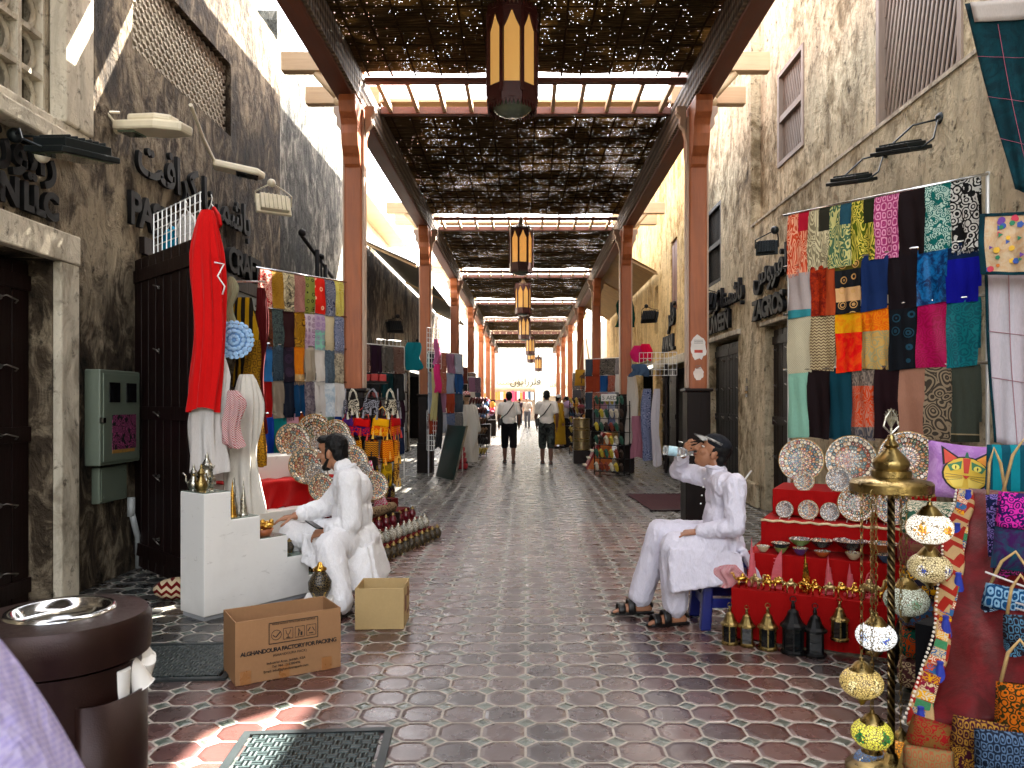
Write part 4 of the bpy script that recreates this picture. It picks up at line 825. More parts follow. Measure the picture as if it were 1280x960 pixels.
bl = [(.14, .3, .035, 4, .6, 'tiny cream painted bowl at the outer end of the second red step'), (.24, .36, .05, 0, .6, 'small dark bowl behind the tiny cream bowl'), (.25, .3, .036, 1, .6, 'small green bowl in front of the tall tower model'), (.36, .36, .06, 1, .4, 'wide green painted bowl with yellow rim'), (.37, .29, .04, 5, .6, 'violet painted bowl with low sides'),
      (.49, .36, .062, 0, .4, 'dark plum bowl, third wide bowl from the outer end'), (.5, .29, .04, 3, .5, 'small rust bowl in front of the dark plum bowl'), (.66, .37, .085, 0, .35, 'widest shallow black painted bowl'), (.68, .29, .04, 4, .6, 'small pale bowl in front of the widest black bowl'),
      (.84, .36, .075, 3, .4, 'orange rimmed bowl left of the brass pole'), (.86, .29, .042, 2, .6, 'small blue bowl below the orange rimmed bowl'), (.99, .36, .07, 4, .4, 'cream bowl right of the orange rimmed bowl'), (1.06, .29, .045, 0, .6, 'small dark bowl at the inner end of the second red step')]
for i, (x, y, r, mi, h, l) in enumerate(bl): bowl(rs(x, y, TI[1][2] + (.002 if r < .055 else .05)), r * 1.25, BM[mi], l, h * 1.5)
# tower models
M_pink = mat('pink_enamel', '#c9606a', .35, .2, .15, 30)
def tower(x, h, kind, m, label):
    b = MB()
    if kind == 'needle':
        for k in range(3):
            a = 2 * PI * k / 3
            for (rr, hh) in ((.022, .35), (.016, .52), (.010, .68)): b.tube([(rr * math.cos(a), rr * math.sin(a), 0), (rr * .9 * math.cos(a), rr * .9 * math.sin(a), h * hh * (1 - .1 * k))], [.012, .008], 8)
        b.tube([(0, 0, 0), (0, 0, h * .6), (0, 0, h * .82), (0, 0, h)], [.018, .012, .005, .001], 8); b.lathe([(0, 0), (.034, 0), (.034, .012), (0, .012)], seg=14)
    elif kind == 'sail':
        pts = [(-.032, 0), (.028, 0), (.03, h * .95), (.022, h), (-.002, h * .8), (-.022, h * .5), (-.032, h * .22)]
        b.prism(pts, -.008, .008, XZ); [b.box((0, -.0095, h * (.1 + .1 * j)), (.05 * (1 - .06 * j), .003, .004)) for j in range(8)]; b.tube([(.03, 0, 0), (.03, 0, h * 1.05)], .004, 6); b.box((0, 0, .004), (.08, .04, .008))
    else:
        for s in (-1, 1): b.tube([(s * .03, 0, 0), (s * .028, 0, h * .45), (s * .012, 0, h * .9), (0, 0, h)], [.008, .007, .004, .002], 8)
        b.tube([(0, 0, 0), (0, 0, h * .85)], .006, 6); [b.box((0, 0, h * t), (.05 * (1 - t * .6), .008, .004)) for t in (.15, .3, .45, .6)]; b.box((0, 0, .004), (.08, .04, .008))
    o = b.build('tower_model', m, loc=rs(x, .12, TI[0][2] + .002), rot=(0, 0, YAW)); return tag(o, label, 'tower model', 'souvenir tower models')
tower(.1, .30, 'needle', M_pink, 'tallest pink needle tower model at the outer end of the red stand'); tower(.25, .23, 'sail', M_pink, 'pink sail shaped tower model with ribs'); tower(.42, .25, 'needle', M_gold, 'tall gold needle tower model'); tower(.55, .23, 'needle', M_pink, 'pink needle tower model right of the tall gold one')
tower(.67, .19, 'needle', M_pink, 'smaller pink needle tower model in the middle of the row'); tower(.78, .15, 'arch', M_pink, 'pink arched tower model behind the pale camel'); tower(.87, .15, 'needle', M_gold, 'short thin gold tower model')
# camels: one body with four legs, hump, neck and head
def camel_mb(s=1.):
    b = MB(); b.ell((0, 0, .055), (.035, .016, .018)); b.ell((0, 0, .074), (.014, .011, .016)); b.tube([(.03, 0, .058), (.046, 0, .052), (.056, 0, .066), (.06, 0, .088)], [.01, .008, .007, .006], 8); b.ell((.067, 0, .09), (.013, .006, .006)); b.tube([(-.034, 0, .06), (-.04, 0, .04)], [.003, .002], 6)
    for x in (-.024, .024):
        for y in (-.009, .009): b.tube([(x, y, .05), (x + .003, y, .026), (x, y, .0)], [.007, .004, .005], 7)
    return b
cam_src = None
for i in range(15):
    x = .06 + .072 * i; y = .06 if i % 2 else .045; m = (M_gold, M_silver, M_gold)[i % 3]
    o = camel_mb().build('camel_figurine', mat('pale_brass', '#b09a68', .3, .8, .2, 40) if i % 3 == 1 else M_gold, smooth=True)
    o.location = rs(x, y, TI[0][2] + .003); o.rotation_euler = (0, 0, YAW + rnd.choice([0, PI]) + rnd.uniform(-.5, .5)); o.scale = (rnd.uniform(.75, 1.05),) * 3
    if i == 10: o.scale = (1.4,) * 3
    tag(o, 'largest pale brass camel figurine of the row' if i == 10 else f'gold and brass camel figurine, {["first", "second", "third", "fourth", "fifth", "sixth", "seventh", "eighth", "ninth", "tenth", "", "eleventh", "twelfth", "thirteenth", "fourteenth"][i]} small one along the red stand', 'figurine', 'camel figurines on the red stand')
def ewer(c, s, m, label, yaw=0, name='coffee_pot', group=None):
    t = thing(name, label, 'coffee pot', c, yaw, group)
    b = MB(); b.lathe([(0, 0), (.055, 0), (.05, .01), (.07, .05), (.066, .09), (.035, .14), (.03, .17), (.042, .2), (.0, .2)], seg=18); o = b.build('body', m, t, smooth=True, auto=50)
    b = MB(); b.lathe([(.045, .2), (.03, .225), (.012, .26), (.016, .27), (.004, .3), (0, .31)], seg=14); b.build('lid', m, t, smooth=True)
    b = MB(); b.tube([(.03, 0, .18), (.07, 0, .19), (.1, 0, .13), (.068, 0, .06)], [.007, .008, .008, .006], 8); b.build('handle', m, t, smooth=True)
    b = MB(); b.tube([(-.05, 0, .06), (-.085, 0, .11), (-.085, 0, .17), (-.12, 0, .2)], [.016, .012, .009, .012], 8); b.build('spout', m, t, smooth=True)
    t.scale = (s,) * 3; return t
ewer(rs(1.0, .13, .317), .55, M_gold, 'small gold pot on the lowest red step', .4); ewer(rs(.93, .14, .317), .42, M_brass, 'smaller brass pot beside the small gold pot', 2.6)
# small lanterns on and in front of the lowest step
def small_lantern(c, s, m, label, hang=0, yaw=0, kind=0):
    t = thing('table_lantern', label, 'lantern', c, yaw, 'small metal lanterns below the red stand'); N = 6 if kind == 0 else 4
    A = [2 * PI * (k + .5) / N for k in range(N + 1)]; r = .055
    b = MB(); b.lathe([(0, 0), (r * 1.2, 0), (r * 1.2, .012), (r, .02), (0, .02)], seg=N * 2)
    for a in A[:N]: b.box((r * math.cos(a), r * math.sin(a), .08), (.009, .009, .13), rz(a))
    b.lathe([(r * 1.25, .14), (r * 1.2, .152), (r * .9, .165), (r * .6, .2), (r * .5, .22), (r * .2, .235), (.012, .25), (.006, .275), (0, .28)], seg=12); b.tube([V((.016 * math.cos(x), 0, .285 + .016 * math.sin(x))) for x in [2 * PI * k / 10 for k in range(11)]], .003, 5)
    if hang: b.tube([(0, 0, .3), (0, 0, .3 + hang)], .003, 5)
    b.build('frame', m, t)
    b = MB()
    for k in range(N):
        p, q = [V((r * .95 * math.cos(A[k + j]), r * .95 * math.sin(A[k + j]), 0)) for j in (0, 1)]; b.add([p + V((0, 0, .02)), q + V((0, 0, .02)), q + V((0, 0, .14)), p + V((0, 0, .14))], [(0, 1, 2, 3)])
    b.build('glass', M_glassd, t); t.scale = (s,) * 3; return t
M_bk2 = mat('black_lantern', '#101112', .4, .5, .2)
for (x, y, z, s, m, hg, k, l) in [(.01, -.1, .0, .82, M_brass, 0, 0, 'squat brass lantern at the outer corner of the red stand'), (.11, -.09, 0, .8, M_brass, 0, 1, 'small square brass lantern, second on the paving'), (.235, -.1, 0, .9, M_brass, 0, 0, 'brass domed lantern, third on the paving'), (.38, -.11, 0, 1.1, M_bk2, 0, 0, 'tall black lantern left of the hanging ones'), (.5, -.1, 0, 1.0, M_bk2, 0, 1, 'black square lantern beside the tall black one'),
    (.63, -.07, .1, .8, M_brass, .02, 0, 'brass lantern hanging on the red cloth by a ring'), (.8, -.07, .05, .85, M_brass, .06, 1, 'dull brass square lantern hanging lower on the red cloth'), (.96, -.1, 0, 1.15, M_bk2, 0, 1, 'black lantern partly behind the brass pole'), (1.1, -.12, 0, 1.05, M_bk2, 0, 0, 'black lantern at the inner end of the row')]:
    small_lantern(rs(x, y, z + .002), s, m, l, hg, YAW + .2, k)
# ================================================================== mosaic lamp stand
LSX, LSY = 1.45, 3.05
t = thing('lamp_stand', 'tall brass lamp stand with a domed canopy and twisted pole', 'lamp stand', (LSX, LSY, 0))
def twist():
    m, n = newmat('twisted_brass'); xyz = n('SeparateXYZ', {0: n.co()}).outputs
    s = n.math('SINE', n.math('ADD', n.math('MULTIPLY', xyz[2], 170.), n.math('MULTIPLY', n.math('ARCTAN2', xyz[1], xyz[0]), 3.)))
    n.out(n('BsdfPrincipled', {'Base Color': n.mix(s, C('#3a2f20'), C('#9a865c')), 'Metallic': 1., 'Roughness': .3, 'Normal': n('Bump', {'Strength': .8, 'Distance': .01, 'Height': s})})); return m
b = MB(); b.tube([(0, 0, .03), (0, 0, 1.13)], .0145, 12); b.build('pole', twist(), t, smooth=True)
b = MB(); b.lathe([(0, 0), (.17, 0), (.17, .012), (.1, .03), (.03, .05), (.02, .08), (0, .08)], seg=28); b.build('base', M_brass, t, smooth=True)
b = MB(); b.lathe([(0, 1.115), (.15, 1.115), (.155, 1.12), (.155, 1.15), (.145, 1.16), (.075, 1.175), (.0, 1.178)], seg=32); [b.lathe([(.004, 0), (.007, .006), (.0, .012)], (.15 * math.cos(2 * PI * k / 40), .15 * math.sin(2 * PI * k / 40), 1.105), 6) for k in range(40)]; b.build('canopy', M_brass, t, smooth=True, auto=40)
b = MB(); b.lathe([(.075, 1.176), (.075, 1.2), (.062, 1.205), (.07, 1.225), (.066, 1.24), (.04, 1.27), (.022, 1.29), (.03, 1.3), (.015, 1.32), (.012, 1.34), (0, 1.345)], seg=24); b.build('dome', M_brass, t, smooth=True, auto=40)
b = MB(); b.tube([(0, 0, 1.34), (0, 0, 1.37)], .005, 6)
for i in range(9):
    a = -.7 + i * .175; b.tube([V((.0, 0, 1.37)) + V((.033 * math.sin(a * 2.2) * abs(math.cos(a)), 0, .04 + .035 * math.cos(a * 2.2))) * k for k in (0, 1)], .0028, 5)
b.tube([(0, 0, 1.345), (-.03, 0, 1.375), (-.022, 0, 1.41), (0, 0, 1.445), (.022, 0, 1.41), (.03, 0, 1.375), (0, 0, 1.345)], .004, 6); b.build('finial', M_silver, t)
def mosaic(name, c1, c2, c3, em):
    m, n = newmat(name); co = n.co((1, 1, 1)); v = n('TexVoronoi', {'Vector': co, 'Scale': 105.}).outputs; e = n('TexVoronoi', {'Vector': co, 'Scale': 105.}, feature='DISTANCE_TO_EDGE').outputs[0]
    xyz = n('SeparateXYZ', {0: co}).outputs
    th = n.math('ARCTAN2', xyz[1], xyz[0]); fl = n.math('ADD', n.math('ABSOLUTE', n.math('SUBTRACT', n.math('FRACT', n.math('MULTIPLY', th, 5 / (2 * PI))), .5)), n.math('MULTIPLY', n.math('ABSOLUTE', xyz[2]), 9.))
    h = n.math('MULTIPLY_ADD', n('SeparateColor', {0: v[1]}).outputs[0], .25, fl)
    col = n.ramp(h, [(0, c3), (.2, c2), (.36, c1)], True)
    col = n.mix(n.math('LESS_THAN', e, .09), col, C('#57482c'))
    n.out(n('BsdfPrincipled', {'Base Color': col, 'Roughness': .25, 'Emission Color': col, 'Emission Strength': em * .45, 'Normal': n('Bump', {'Strength': .6, 'Distance': .006, 'Height': e})})); return m
MO = [mosaic('mosaic_white', '#e8e2d4', '#d9952b', '#c46a1c', .2), mosaic('mosaic_cream', '#c9b98a', '#e9e2d0', '#24489a', .06), mosaic('mosaic_pale', '#b9c4b4', '#7d9a84', '#4a7a5a', .03), mosaic('mosaic_blue', '#dfe3e6', '#b9c9d8', '#2446a0', .2), mosaic('mosaic_amber', '#cdb26a', '#f1dc9a', '#fff0b8', .08), mosaic('mosaic_yellow', '#d6cf4a', '#1f7a3a', '#114f26', .1), mosaic('mosaic_multi', '#3b5f8a', '#e6e2d6', '#c05a2c', .07), mosaic('mosaic_orange', '#d98a1e', '#e9c34a', '#8a3a12', .1)]
def globe_lamp(u, v, y, r, mi, label, lit=False, top=1.12):
    c = W(u, v, y); t = thing('mosaic_lamp', label, 'lamp', c, rnd.uniform(0, 6), 'mosaic lamps on the brass stand')
    b = MB(); b.ell((0, 0, 0), (r, r, r * .74), seg=28, rings=16); b.build('globe', MO[mi], t, smooth=True)
    b = MB(); b.lathe([(r * .62, r * .5), (r * .6, r * .58), (r * .45, r * .75), (r * .3, r * .95), (r * .12, r * 1.05), (r * .1, r * 1.2), (0, r * 1.22)], seg=20); b.build('cap', M_brass, t, smooth=True, auto=50)
    b = MB(); b.lathe([(r * .5, -r * .58), (r * .4, -r * .72), (r * .2, -r * .85), (r * .1, -r * 1.05), (0, -r * 1.1)], seg=16); b.build('bottom_cap', M_brass, t, smooth=True)
    b = MB(); z = r * 1.2; k = 0
    while c.z + z < top:
        b.tube([V((.006 * math.sin(a), 0, .015 + .015 * math.cos(a))) + V((0, 0, z)) if k % 2 else V((0, .006 * math.sin(a), .015 + .015 * math.cos(a))) + V((0, 0, z)) for a in [2 * PI * j / 8 for j in range(9)]], .0018, 5, cap=False); z += .025; k += 1
    b.build('chain', M_brass, t)
    return t
for a in [(1162, 660, 2.98, .085, 0, 'lit white mosaic lamp with orange star hanging highest'), (1162, 709, 3.1, .083, 1, 'cream mosaic lamp with a blue flower under the lit white one'), (1133, 750, 3.22, .09, 2, 'unlit pale green white mosaic lamp behind the brass pole'), (1095, 795, 3.05, .077, 3, 'bright white mosaic lamp with blue flowers beside the brass pole'),
          (1077, 853, 2.95, .08, 4, 'amber beaded mosaic lamp left of the brass pole'), (1090, 917, 2.9, .075, 5, 'yellow mosaic lamp with green leaves low on the stand'), (1090, 953, 3.12, .072, 6, 'blue and orange mosaic lamp below the yellow one'), (1126, 935, 3.15, .07, 7, 'orange mosaic lamp low behind the brass pole')]: globe_lamp(*a)
# ================================================================== textiles at the near right corner
def hung_cloth(name, label, cat, P0, P1, h, m, mats2=None, amp=.012, group=None, nu=30, nv=24, taper=0., border=None, solid=.012, lean=0.):
    P0, P1 = V(P0), V(P1); d = P1 - P0; L = d.length; ang = math.atan2(d.y, d.x)
    t = thing(name, label, cat, P0, ang, group)
    fn = lambda u, v: V((L * u + taper * v * (1 - u), -amp * (math.sin(u * 9 + 1) + .6 * math.sin(u * 23 + v * 3)) * (.3 + v) - .02 * math.sin(v * 5) * v - lean * v, (P1.z - P0.z) * u - h * v))
    b = MB(); b.grid(fn, nu, nv); b.build('cloth', m, t, smooth=True, solid=solid)
    if border:
        q = MB()
        for (u0, u1, v0, v1) in ((0, .07, 0, 1), (.93, 1, 0, 1), (.07, .93, 0, .05), (.07, .93, .95, 1)):
            q.grid(lambda u, v: fn(u0 + (u1 - u0) * u, v0 + (v1 - v0) * v) + V((0, -.009, 0)), 20, 20)
        q.build('border', border, t, smooth=True, solid=.01)
    return t, fn, L
M_teal = F('#082830', 'marble', '#0f434c', .6, amt=.5)
M_whiteq = F('#cfccd2', 'stripe', '#c0b2b8', .25, amt=.35)
t, fn, L = hung_cloth('teal_quilt', 'dark teal quilt with pink stitching and a white folded top hanging high', 'quilt', W(1207, 5, 4.9), W(1330, -5, 4.4), 1.25, M_teal, taper=.3)
b = MB(); b.grid(lambda u, v: fn(.07 + .93 * u, .0 + .11 * v) + V((0, -.016, 0)), 16, 4); b.build('white_fold', F('#c9c4c0'), t, smooth=True, solid=.008)
b = MB()
for v in (.3, .52, .74): b.tube([fn(u / 24, v) + V((0, -.012, 0)) for u in range(25)], .0014, 4)
for u in (.3, .62): b.tube([fn(u, v / 24) + V((0, -.012, 0)) for v in range(3, 25)], .0014, 4)
b.build('stitching', mat('pink_thread', '#b05a70', .7), t)
t, fn, L = hung_cloth('white_quilt', 'white quilt with stitched lines and a thin teal edge beside the scarves', 'quilt', W(1234, 340, 4.75), W(1330, 345, 4.4), 1.05, M_whiteq, taper=.05)
q = MB(); q.grid(lambda u, v: fn(.0 + .035 * u, v) + V((-.008, -.01, 0)), 3, 24); q.build('edge_band', M_teal, t, smooth=True, solid=.01)
b = MB()
for u in (.3, .6): b.tube([fn(u, v / 20) + V((0, -.012, 0)) for v in range(21)], .0025, 5)
for v in (.35, .62): b.tube([fn(u / 20, v) + V((0, -.012, 0)) for u in range(21)], .0025, 5)
b.build('stitching', mat('rose_thread', '#9c7078', .7), t)
t, fn, L = hung_cloth('patchwork_cloth', 'patchwork cloth with bright embroidered flowers over the white quilt', 'quilt', W(1226, 268, 4.6), W(1330, 262, 4.25), .36, F('#d9c7ae', 'marble', '#c9a98a', 1.5), border=M_teal, solid=.014)
for i in range(46):
    u, v = .1 + .8 * rnd.random(), .08 + .84 * rnd.random(); c = rnd.choice(['#c9702a', '#6b3f92', '#2c7f5c', '#c23a52', '#e0b23a', '#3456a0']); b = MB(); p = fn(u, v) + V((0, -.013, 0)); n_ = rnd.choice([3, 5, 6, 16]); r = rnd.uniform(.01, .02)
    b.prism([(r * math.cos(2 * PI * k / n_), r * math.sin(2 * PI * k / n_)) for k in range(n_)], -.002, .002, XZ, p); b.build('applique', mat('applique_' + c[1:], c, .8), t)
# cat cushion
t = thing('cushion', 'lilac cushion with a colourful stained glass cat face propped under the scarves', 'cushion', W(1204, 590, 4.25), (R(-14), R(6), R(-18)))
def pillow(w, h, d): return lambda u, v, s: V(((u - .5) * w * (1 - .06 * math.sin(PI * v)), s * d * (max(0, 1 - (2 * u - 1) ** 4) * max(0, 1 - (2 * v - 1) ** 4)) ** .6, (v - .5) * h * (1 - .06 * math.sin(PI * u))))
pf = pillow(.37, .32, .06); b = MB(); b.grid(lambda u, v: pf(u, v, -1), 20, 20); b.grid(lambda u, v: pf(u, v, 1), 20, 20); b.build('cover', F('#a67fb4', 'marble', '#c9a8d0', .8, amt=.6), t, smooth=True)
def patch(poly, c, dz=0): 
    b = MB(); q = [(x * .19, z * .16) for x, z in poly]
    cx = sum(p[0] for p in q) / len(q); cz = sum(p[1] for p in q) / len(q)
    f = lambda x, z, e: V((x, pf(x / .37 + .5, z / .32 + .5, -1).y - .004 - e, z))
    vs = [f(cx, cz, dz)] + [f(x, z, dz) for x, z in q]; b.add(vs, [(0, i + 1, (i + 1) % len(q) + 1) for i in range(len(q))]); b.build('face_patch', mat('felt_' + c[1:], c, .7, 0, .05), t)
circ = lambda cx, cz, r, n=14, sx=1: [(cx + r * sx * math.cos(2 * PI * k / n), cz + r * math.sin(2 * PI * k / n)) for k in range(n)]
for poly, c, dz in [(circ(0, -.15, .62, 20, 1), '#14120f', 0), (circ(0, -.15, .57, 20, 1), '#d8b23a', .002), ([(-.6, .1), (-.66, .8), (-.2, .42)], '#14120f', .001), ([(-.55, .15), (-.6, .68), (-.25, .38)], '#c9442f', .003), ([(.6, .1), (.66, .8), (.2, .42)], '#14120f', .001), ([(.55, .15), (.6, .68), (.25, .38)], '#d98a2a', .003),
    ([(-.1, .4), (.1, .4), (.06, -.12), (-.06, -.12)], '#c03a28', .004), ([(-.5, .12), (-.12, .3), (-.14, .02), (-.4, -.08)], '#3e7a52', .004), ([(.5, .12), (.12, .3), (.14, .02), (.4, -.08)], '#3e7a52', .004), (circ(-.28, .06, .1), '#e6d860', .006), (circ(.28, .06, .1), '#e6d860', .006), ([(-.3, .06), (-.28, .14), (-.26, .06), (-.28, -.02)], '#111111', .008), ([(.3, .06), (.28, .14), (.26, .06), (.28, -.02)], '#111111', .008),
    ([(-.1, -.2), (.1, -.2), (0, -.32)], '#b8301f', .006), ([(-.45, -.35), (-.05, -.3), (-.08, -.58), (-.3, -.62)], '#e6c95a', .004), ([(.45, -.35), (.05, -.3), (.08, -.58), (.3, -.62)], '#e6c95a', .004), ([(-.02, .62), (.02, .62), (.06, .42), (-.06, .42)], '#1f5f46', .005)]: patch(poly, c, dz)
b = MB(); [b.tube([(s * .02, pf(.5, .4, -1).y - .014, -.035 - .008 * j), (s * .1, -.062, -.03 - .018 * j)], .0012, 4) for s in (-1, 1) for j in range(3)]; b.build('whiskers', M_blk, t)
# big maroon hanging with embroidered border
t = thing('maroon_hanging', 'big maroon cloth hanging with a patchwork border and blue tassels', 'wall hanging', (0, 0, 0))
c00, c10, c01, c11 = W(1212, 612, 3.45), W(1345, 622, 3.15), W(1158, 905, 2.75), W(1345, 900, 2.55)
def mh(u, v):
    p = (c00 * (1 - u) + c10 * u) * (1 - v) + (c01 * (1 - u) + c11 * u) * v
    return p + V((.0, -.03 * math.sin(PI * v) - .032 * math.sin(u * 4 + v * 8) * math.sin(PI * min(1, u * 2)) - .006 * math.sin(u * 19 - v * 23), -.03 * u * math.sin(v * 3)))
b = MB(); b.grid(mh, 30, 40); b.build('cloth', F('#48050f', 'marble', '#5c0a18', .5, rough=.5, sheen=.3), t, smooth=True, solid=.02)
b = MB(); b.grid(lambda u, v: mh(-.14 + .17 * u + .03 * math.sin(v * 20), v) + V((-.015, -.022, 0)), 6, 50); b.build('border', F('#b39a7a', 'zigzag', '#8a2f2a', .5, bands=[(0, '#b39a7a')]), t, smooth=True, solid=.014)
BC = ['#c9b89a', '#b5532f', '#3f5f86', '#d0a03a', '#7a2a3c', '#d8cdb8', '#4a7a5a']
for i in range(30):
    v = (i + .5) / 30; b = MB(); p = [mh(uu, vv) + V((-.017, -.034, 0)) for uu, vv in ((-.125, v - .022), (.015, v + .0), (.015, v + .03), (-.125, v + .008))]; b.add(p, [(0, 1, 2, 3)]); b.build('patch', F(BC[i % 7], 'floral', BC[(i * 3 + 2) % 7], 2.4, seed=i), t)
for i, v in enumerate((.03, .2, .42, .6, .78, .95)):
    p = mh(-.04 - .05 * (i % 2), v) + V((-.01, -.05, 0)); b = MB(); b.lathe([(.0, .03), (.012, .028), (.01, .015), (.014, .0), (.024, -.06), (.0, -.06)], p, 10); b.build('tassel', mat('tassel_blue', '#1c2f92', .8, 0, .2, 60), t)
b = MB()
for i in range(60): p = mh(-.145 + .0 * i, (i + .3) / 60) + V((-.02, -.03, 0)); b.ell(p, (.006,) * 3, seg=6, rings=4)
b.build('beads', mat('bead_white', '#d8d0c2', .4), t)
# dark table under it, and embroidered bags at its foot
t = thing('stall_table', 'black cloth covered stall table under the maroon hanging', 'table', (2.15, 2.95, 0), R(-50)); b = MB(); b.grid(lambda u, v: V((-.55 + 1.1 * u, -.2 - .03 * math.sin(u * 40) * (1 - v), .02 + .52 * v)), 60, 6); b.grid(lambda u, v: V((-.55 + 1.1 * u, -.2 + 1.0 * v, .54)), 4, 4); b.build('cloth', F('#0c0d12'), t, smooth=True); b = MB(); b.bb((-.5, -.12, 0), (.5, .7, .53)); b.build('frame', M_pild, t)
def bag(name, label, c, w, h, d, m, flap=None, strap=None, yaw=0, group='embroidered bags', tilt=0):
    t = thing(name, label, 'bag', c, (0, R(tilt), yaw), group)
    f = lambda u, v, s: V(((u - .5) * w * (1 + .1 * (1 - v)), s * d * (max(0, 1 - (2 * u - 1) ** 4) * max(0.02, 1 - (2 * v - 1) ** 6)) ** .5, -h * (1 - v)))
    b = MB(); b.grid(lambda u, v: f(u, v, -1), 12, 12); b.grid(lambda u, v: f(u, v, 1), 12, 12); b.build('body', m, t, smooth=True)
    if flap: b = MB(); b.grid(lambda u, v: f(u, .55 + .45 * v, -1) + V((0, -.008, .004)), 12, 6); b.build('flap', flap, t, smooth=True, solid=.006)
    if strap: b = MB(); b.tube([(-w * .4, 0, 0), (-w * .25, 0, h * .5), (0, 0, h * .75), (w * .25, 0, h * .5), (w * .4, 0, 0)], .006, 6); b.build('strap', strap, t, smooth=True)
    return t
M_cord = mat('tan_cord', '#b39562', .8, 0, .2, 60)
bag('cloth_bag', 'navy embroidered pouch with a light blue flap hanging on a peg', W(1262, 735, 2.95), .16, .19, .03, F('#0c1526', 'floral', '#8fa6b8', 2.2), F('#24486e', 'damask', '#8fb0c8', 1.6), M_cord, -.4, tilt=8)
bag('cloth_bag', 'blue and purple striped pouch hanging by the maroon cloth', W(1246, 618, 3.1), .08, .25, .02, F('#141a40', 'floral', '#8a78b8', 2.2), None, M_cord, -.3, tilt=-3)
bag('cloth_bag', 'magenta edged purple bag hanging at the outer side', W(1276, 618, 3.0), .15, .3, .03, F('#3a1a4a', 'marble', '#1f4a5a', 1.), F('#2a1550', 'floral', '#c4489a', 1.8), M_cord, -.4, tilt=4)
bag('cloth_bag', 'teal striped bag hanging under the white quilt', W(1262, 556, 3.9), .2, .26, .04, F('#0f4a58', 'stripe', '#1f7a86', .5), None, None, -.4)
bag('cloth_bag', 'cream patchwork bag with red and green circles at the foot of the hanging', W(1180, 905, 2.72), .2, .22, .05, F('#a8946c', 'rings', '#2f5a3a', 1.6), F('#7a5a3c', 'floral', '#8a2a2a', 2.), None, -.4, tilt=12)
bag('cloth_bag', 'orange and green embroidered bag low at the outer side', W(1275, 855, 2.6), .14, .2, .04, F('#2c2a14', 'floral', '#b5682a', 2.), None, M_cord, -.4)
b = MB(); [b.tube([W(1240, v, 3.0), W(1290, v + 14, 2.85)], .004, 6) for v in (745, 752)]; [b.tube([W(1232, 715, 2.95), W(1285, 735, 2.8)], .004, 6)]; tag(b.build('wire_hook', M_wire), 'bare wire display pegs sticking out beside the navy pouch', 'hook')
for (u, v, y, w_, h_, c, pc, l) in [(1225, 900, 2.62, .16, .2, '#3a1420', '#c9a05a', 'maroon and gold embroidered bag low under the hanging'), (1262, 915, 2.5, .2, .24, '#101a2c', '#7a94b4', 'dark blue embroidered bag in the lowest corner under the hanging'), (1270, 690, 3.05, .13, .2, '#12241c', '#c4489a', 'green and pink embroidered bag between the purple and navy bags'), (1278, 770, 2.8, .12, .2, '#1a1018', '#6a9ab8', 'black and pale blue embroidered bag behind the navy pouch'), (1160, 935, 2.66, .15, .16, '#8a7a5c', '#a83a2c', 'beige and red patchwork bag lowest beside the tasselled border')]:
    bag('cloth_bag', l, W(u, v, y), w_, h_, .035, F(c, 'floral', pc, 2.6, amt=.65), F(c, 'damask', pc, 2.4, amt=.5), M_cord if v < 800 else None, -.4, tilt=rnd.uniform(-8, 8))
t = thing('patterned_textile', 'pile of folded patterned textiles behind the mosaic lamps', 'textiles', (2.2, 3.95, 0), R(-30))
for i, c in enumerate(['#5a3a3c', '#1f4f44', '#6d4a3a', '#2c2a3c', '#7a5a4a', '#3a5a4a']): b = MB(); b.box((.01 * (i % 2), 0, .09 + i * .155), (.5, .4, .145)); b.build('folded_cloth', F(c, 'floral', BC[i], 1.5), t, bevel=.04)
t = thing('prism_rack', 'dark rack box under the white quilt at the outer edge', 'rack', (2.95, 4.2, 0), R(-40)); b = MB(); b.bb((-.5, 0, 0), (.5, .4, .85)); b.build('case', M_pild, t, bevel=.01); b = MB(); [b.bb((-.5, -.02, .2 + .3 * i), (.5, -.002, .23 + .3 * i)) for i in range(3)]; b.build('shelf', M_door, t)
# ================================================================== litter bin, cloth, cartons
t = thing('litter_bin', 'bronze brown round litter bin with a steel ashtray top', 'litter bin', (-1.33, 2.2, 0)); M_bin = mat('bronze_paint', '#26120e', .36, .45, .12, 60, .15, 300)
b = MB(); b.lathe([(.218, .0), (.218, .74), (0, .74)], seg=48); b.build('body', M_bin, t, smooth=True, auto=40)
b = MB(); b.lathe([(.21, .742), (.232, .75), (.236, .80), (.236, .845), (.225, .865), (.15, .872), (.125, .873), (.125, .86)], seg=48); b.build('lid', M_bin, t, smooth=True, auto=50)
b = MB(); b.lathe([(.142, .8735), (.138, .882), (.122, .88), (.112, .862), (.09, .85), (.03, .848), (.0, .848)], seg=40); b.build('ashtray', M_steel, t, smooth=True)
b = MB()
for i in range(17):
    a = -PI * .5 + PI * i / 16; r = .105
    b.add([(.14 + r * .95 * math.cos(a), r * 1.3 * math.sin(a) - .03, z) for z in (0, .66)], [])
nn = 17
o0 = 0; b.f += [[2 * i, 2 * i + 2, 2 * i + 3, 2 * i + 1] for i in range(nn - 1)]; b.m += [0] * (nn - 1); pk = b.build('side_pocket', M_bin, t, smooth=True, solid=.008)
b = MB(); b.bb((.15, -.18, 0), (.24, -.17, .5)); b.build('yellow_strip', mat('yellow_strip', '#c98a1c', .5), t)
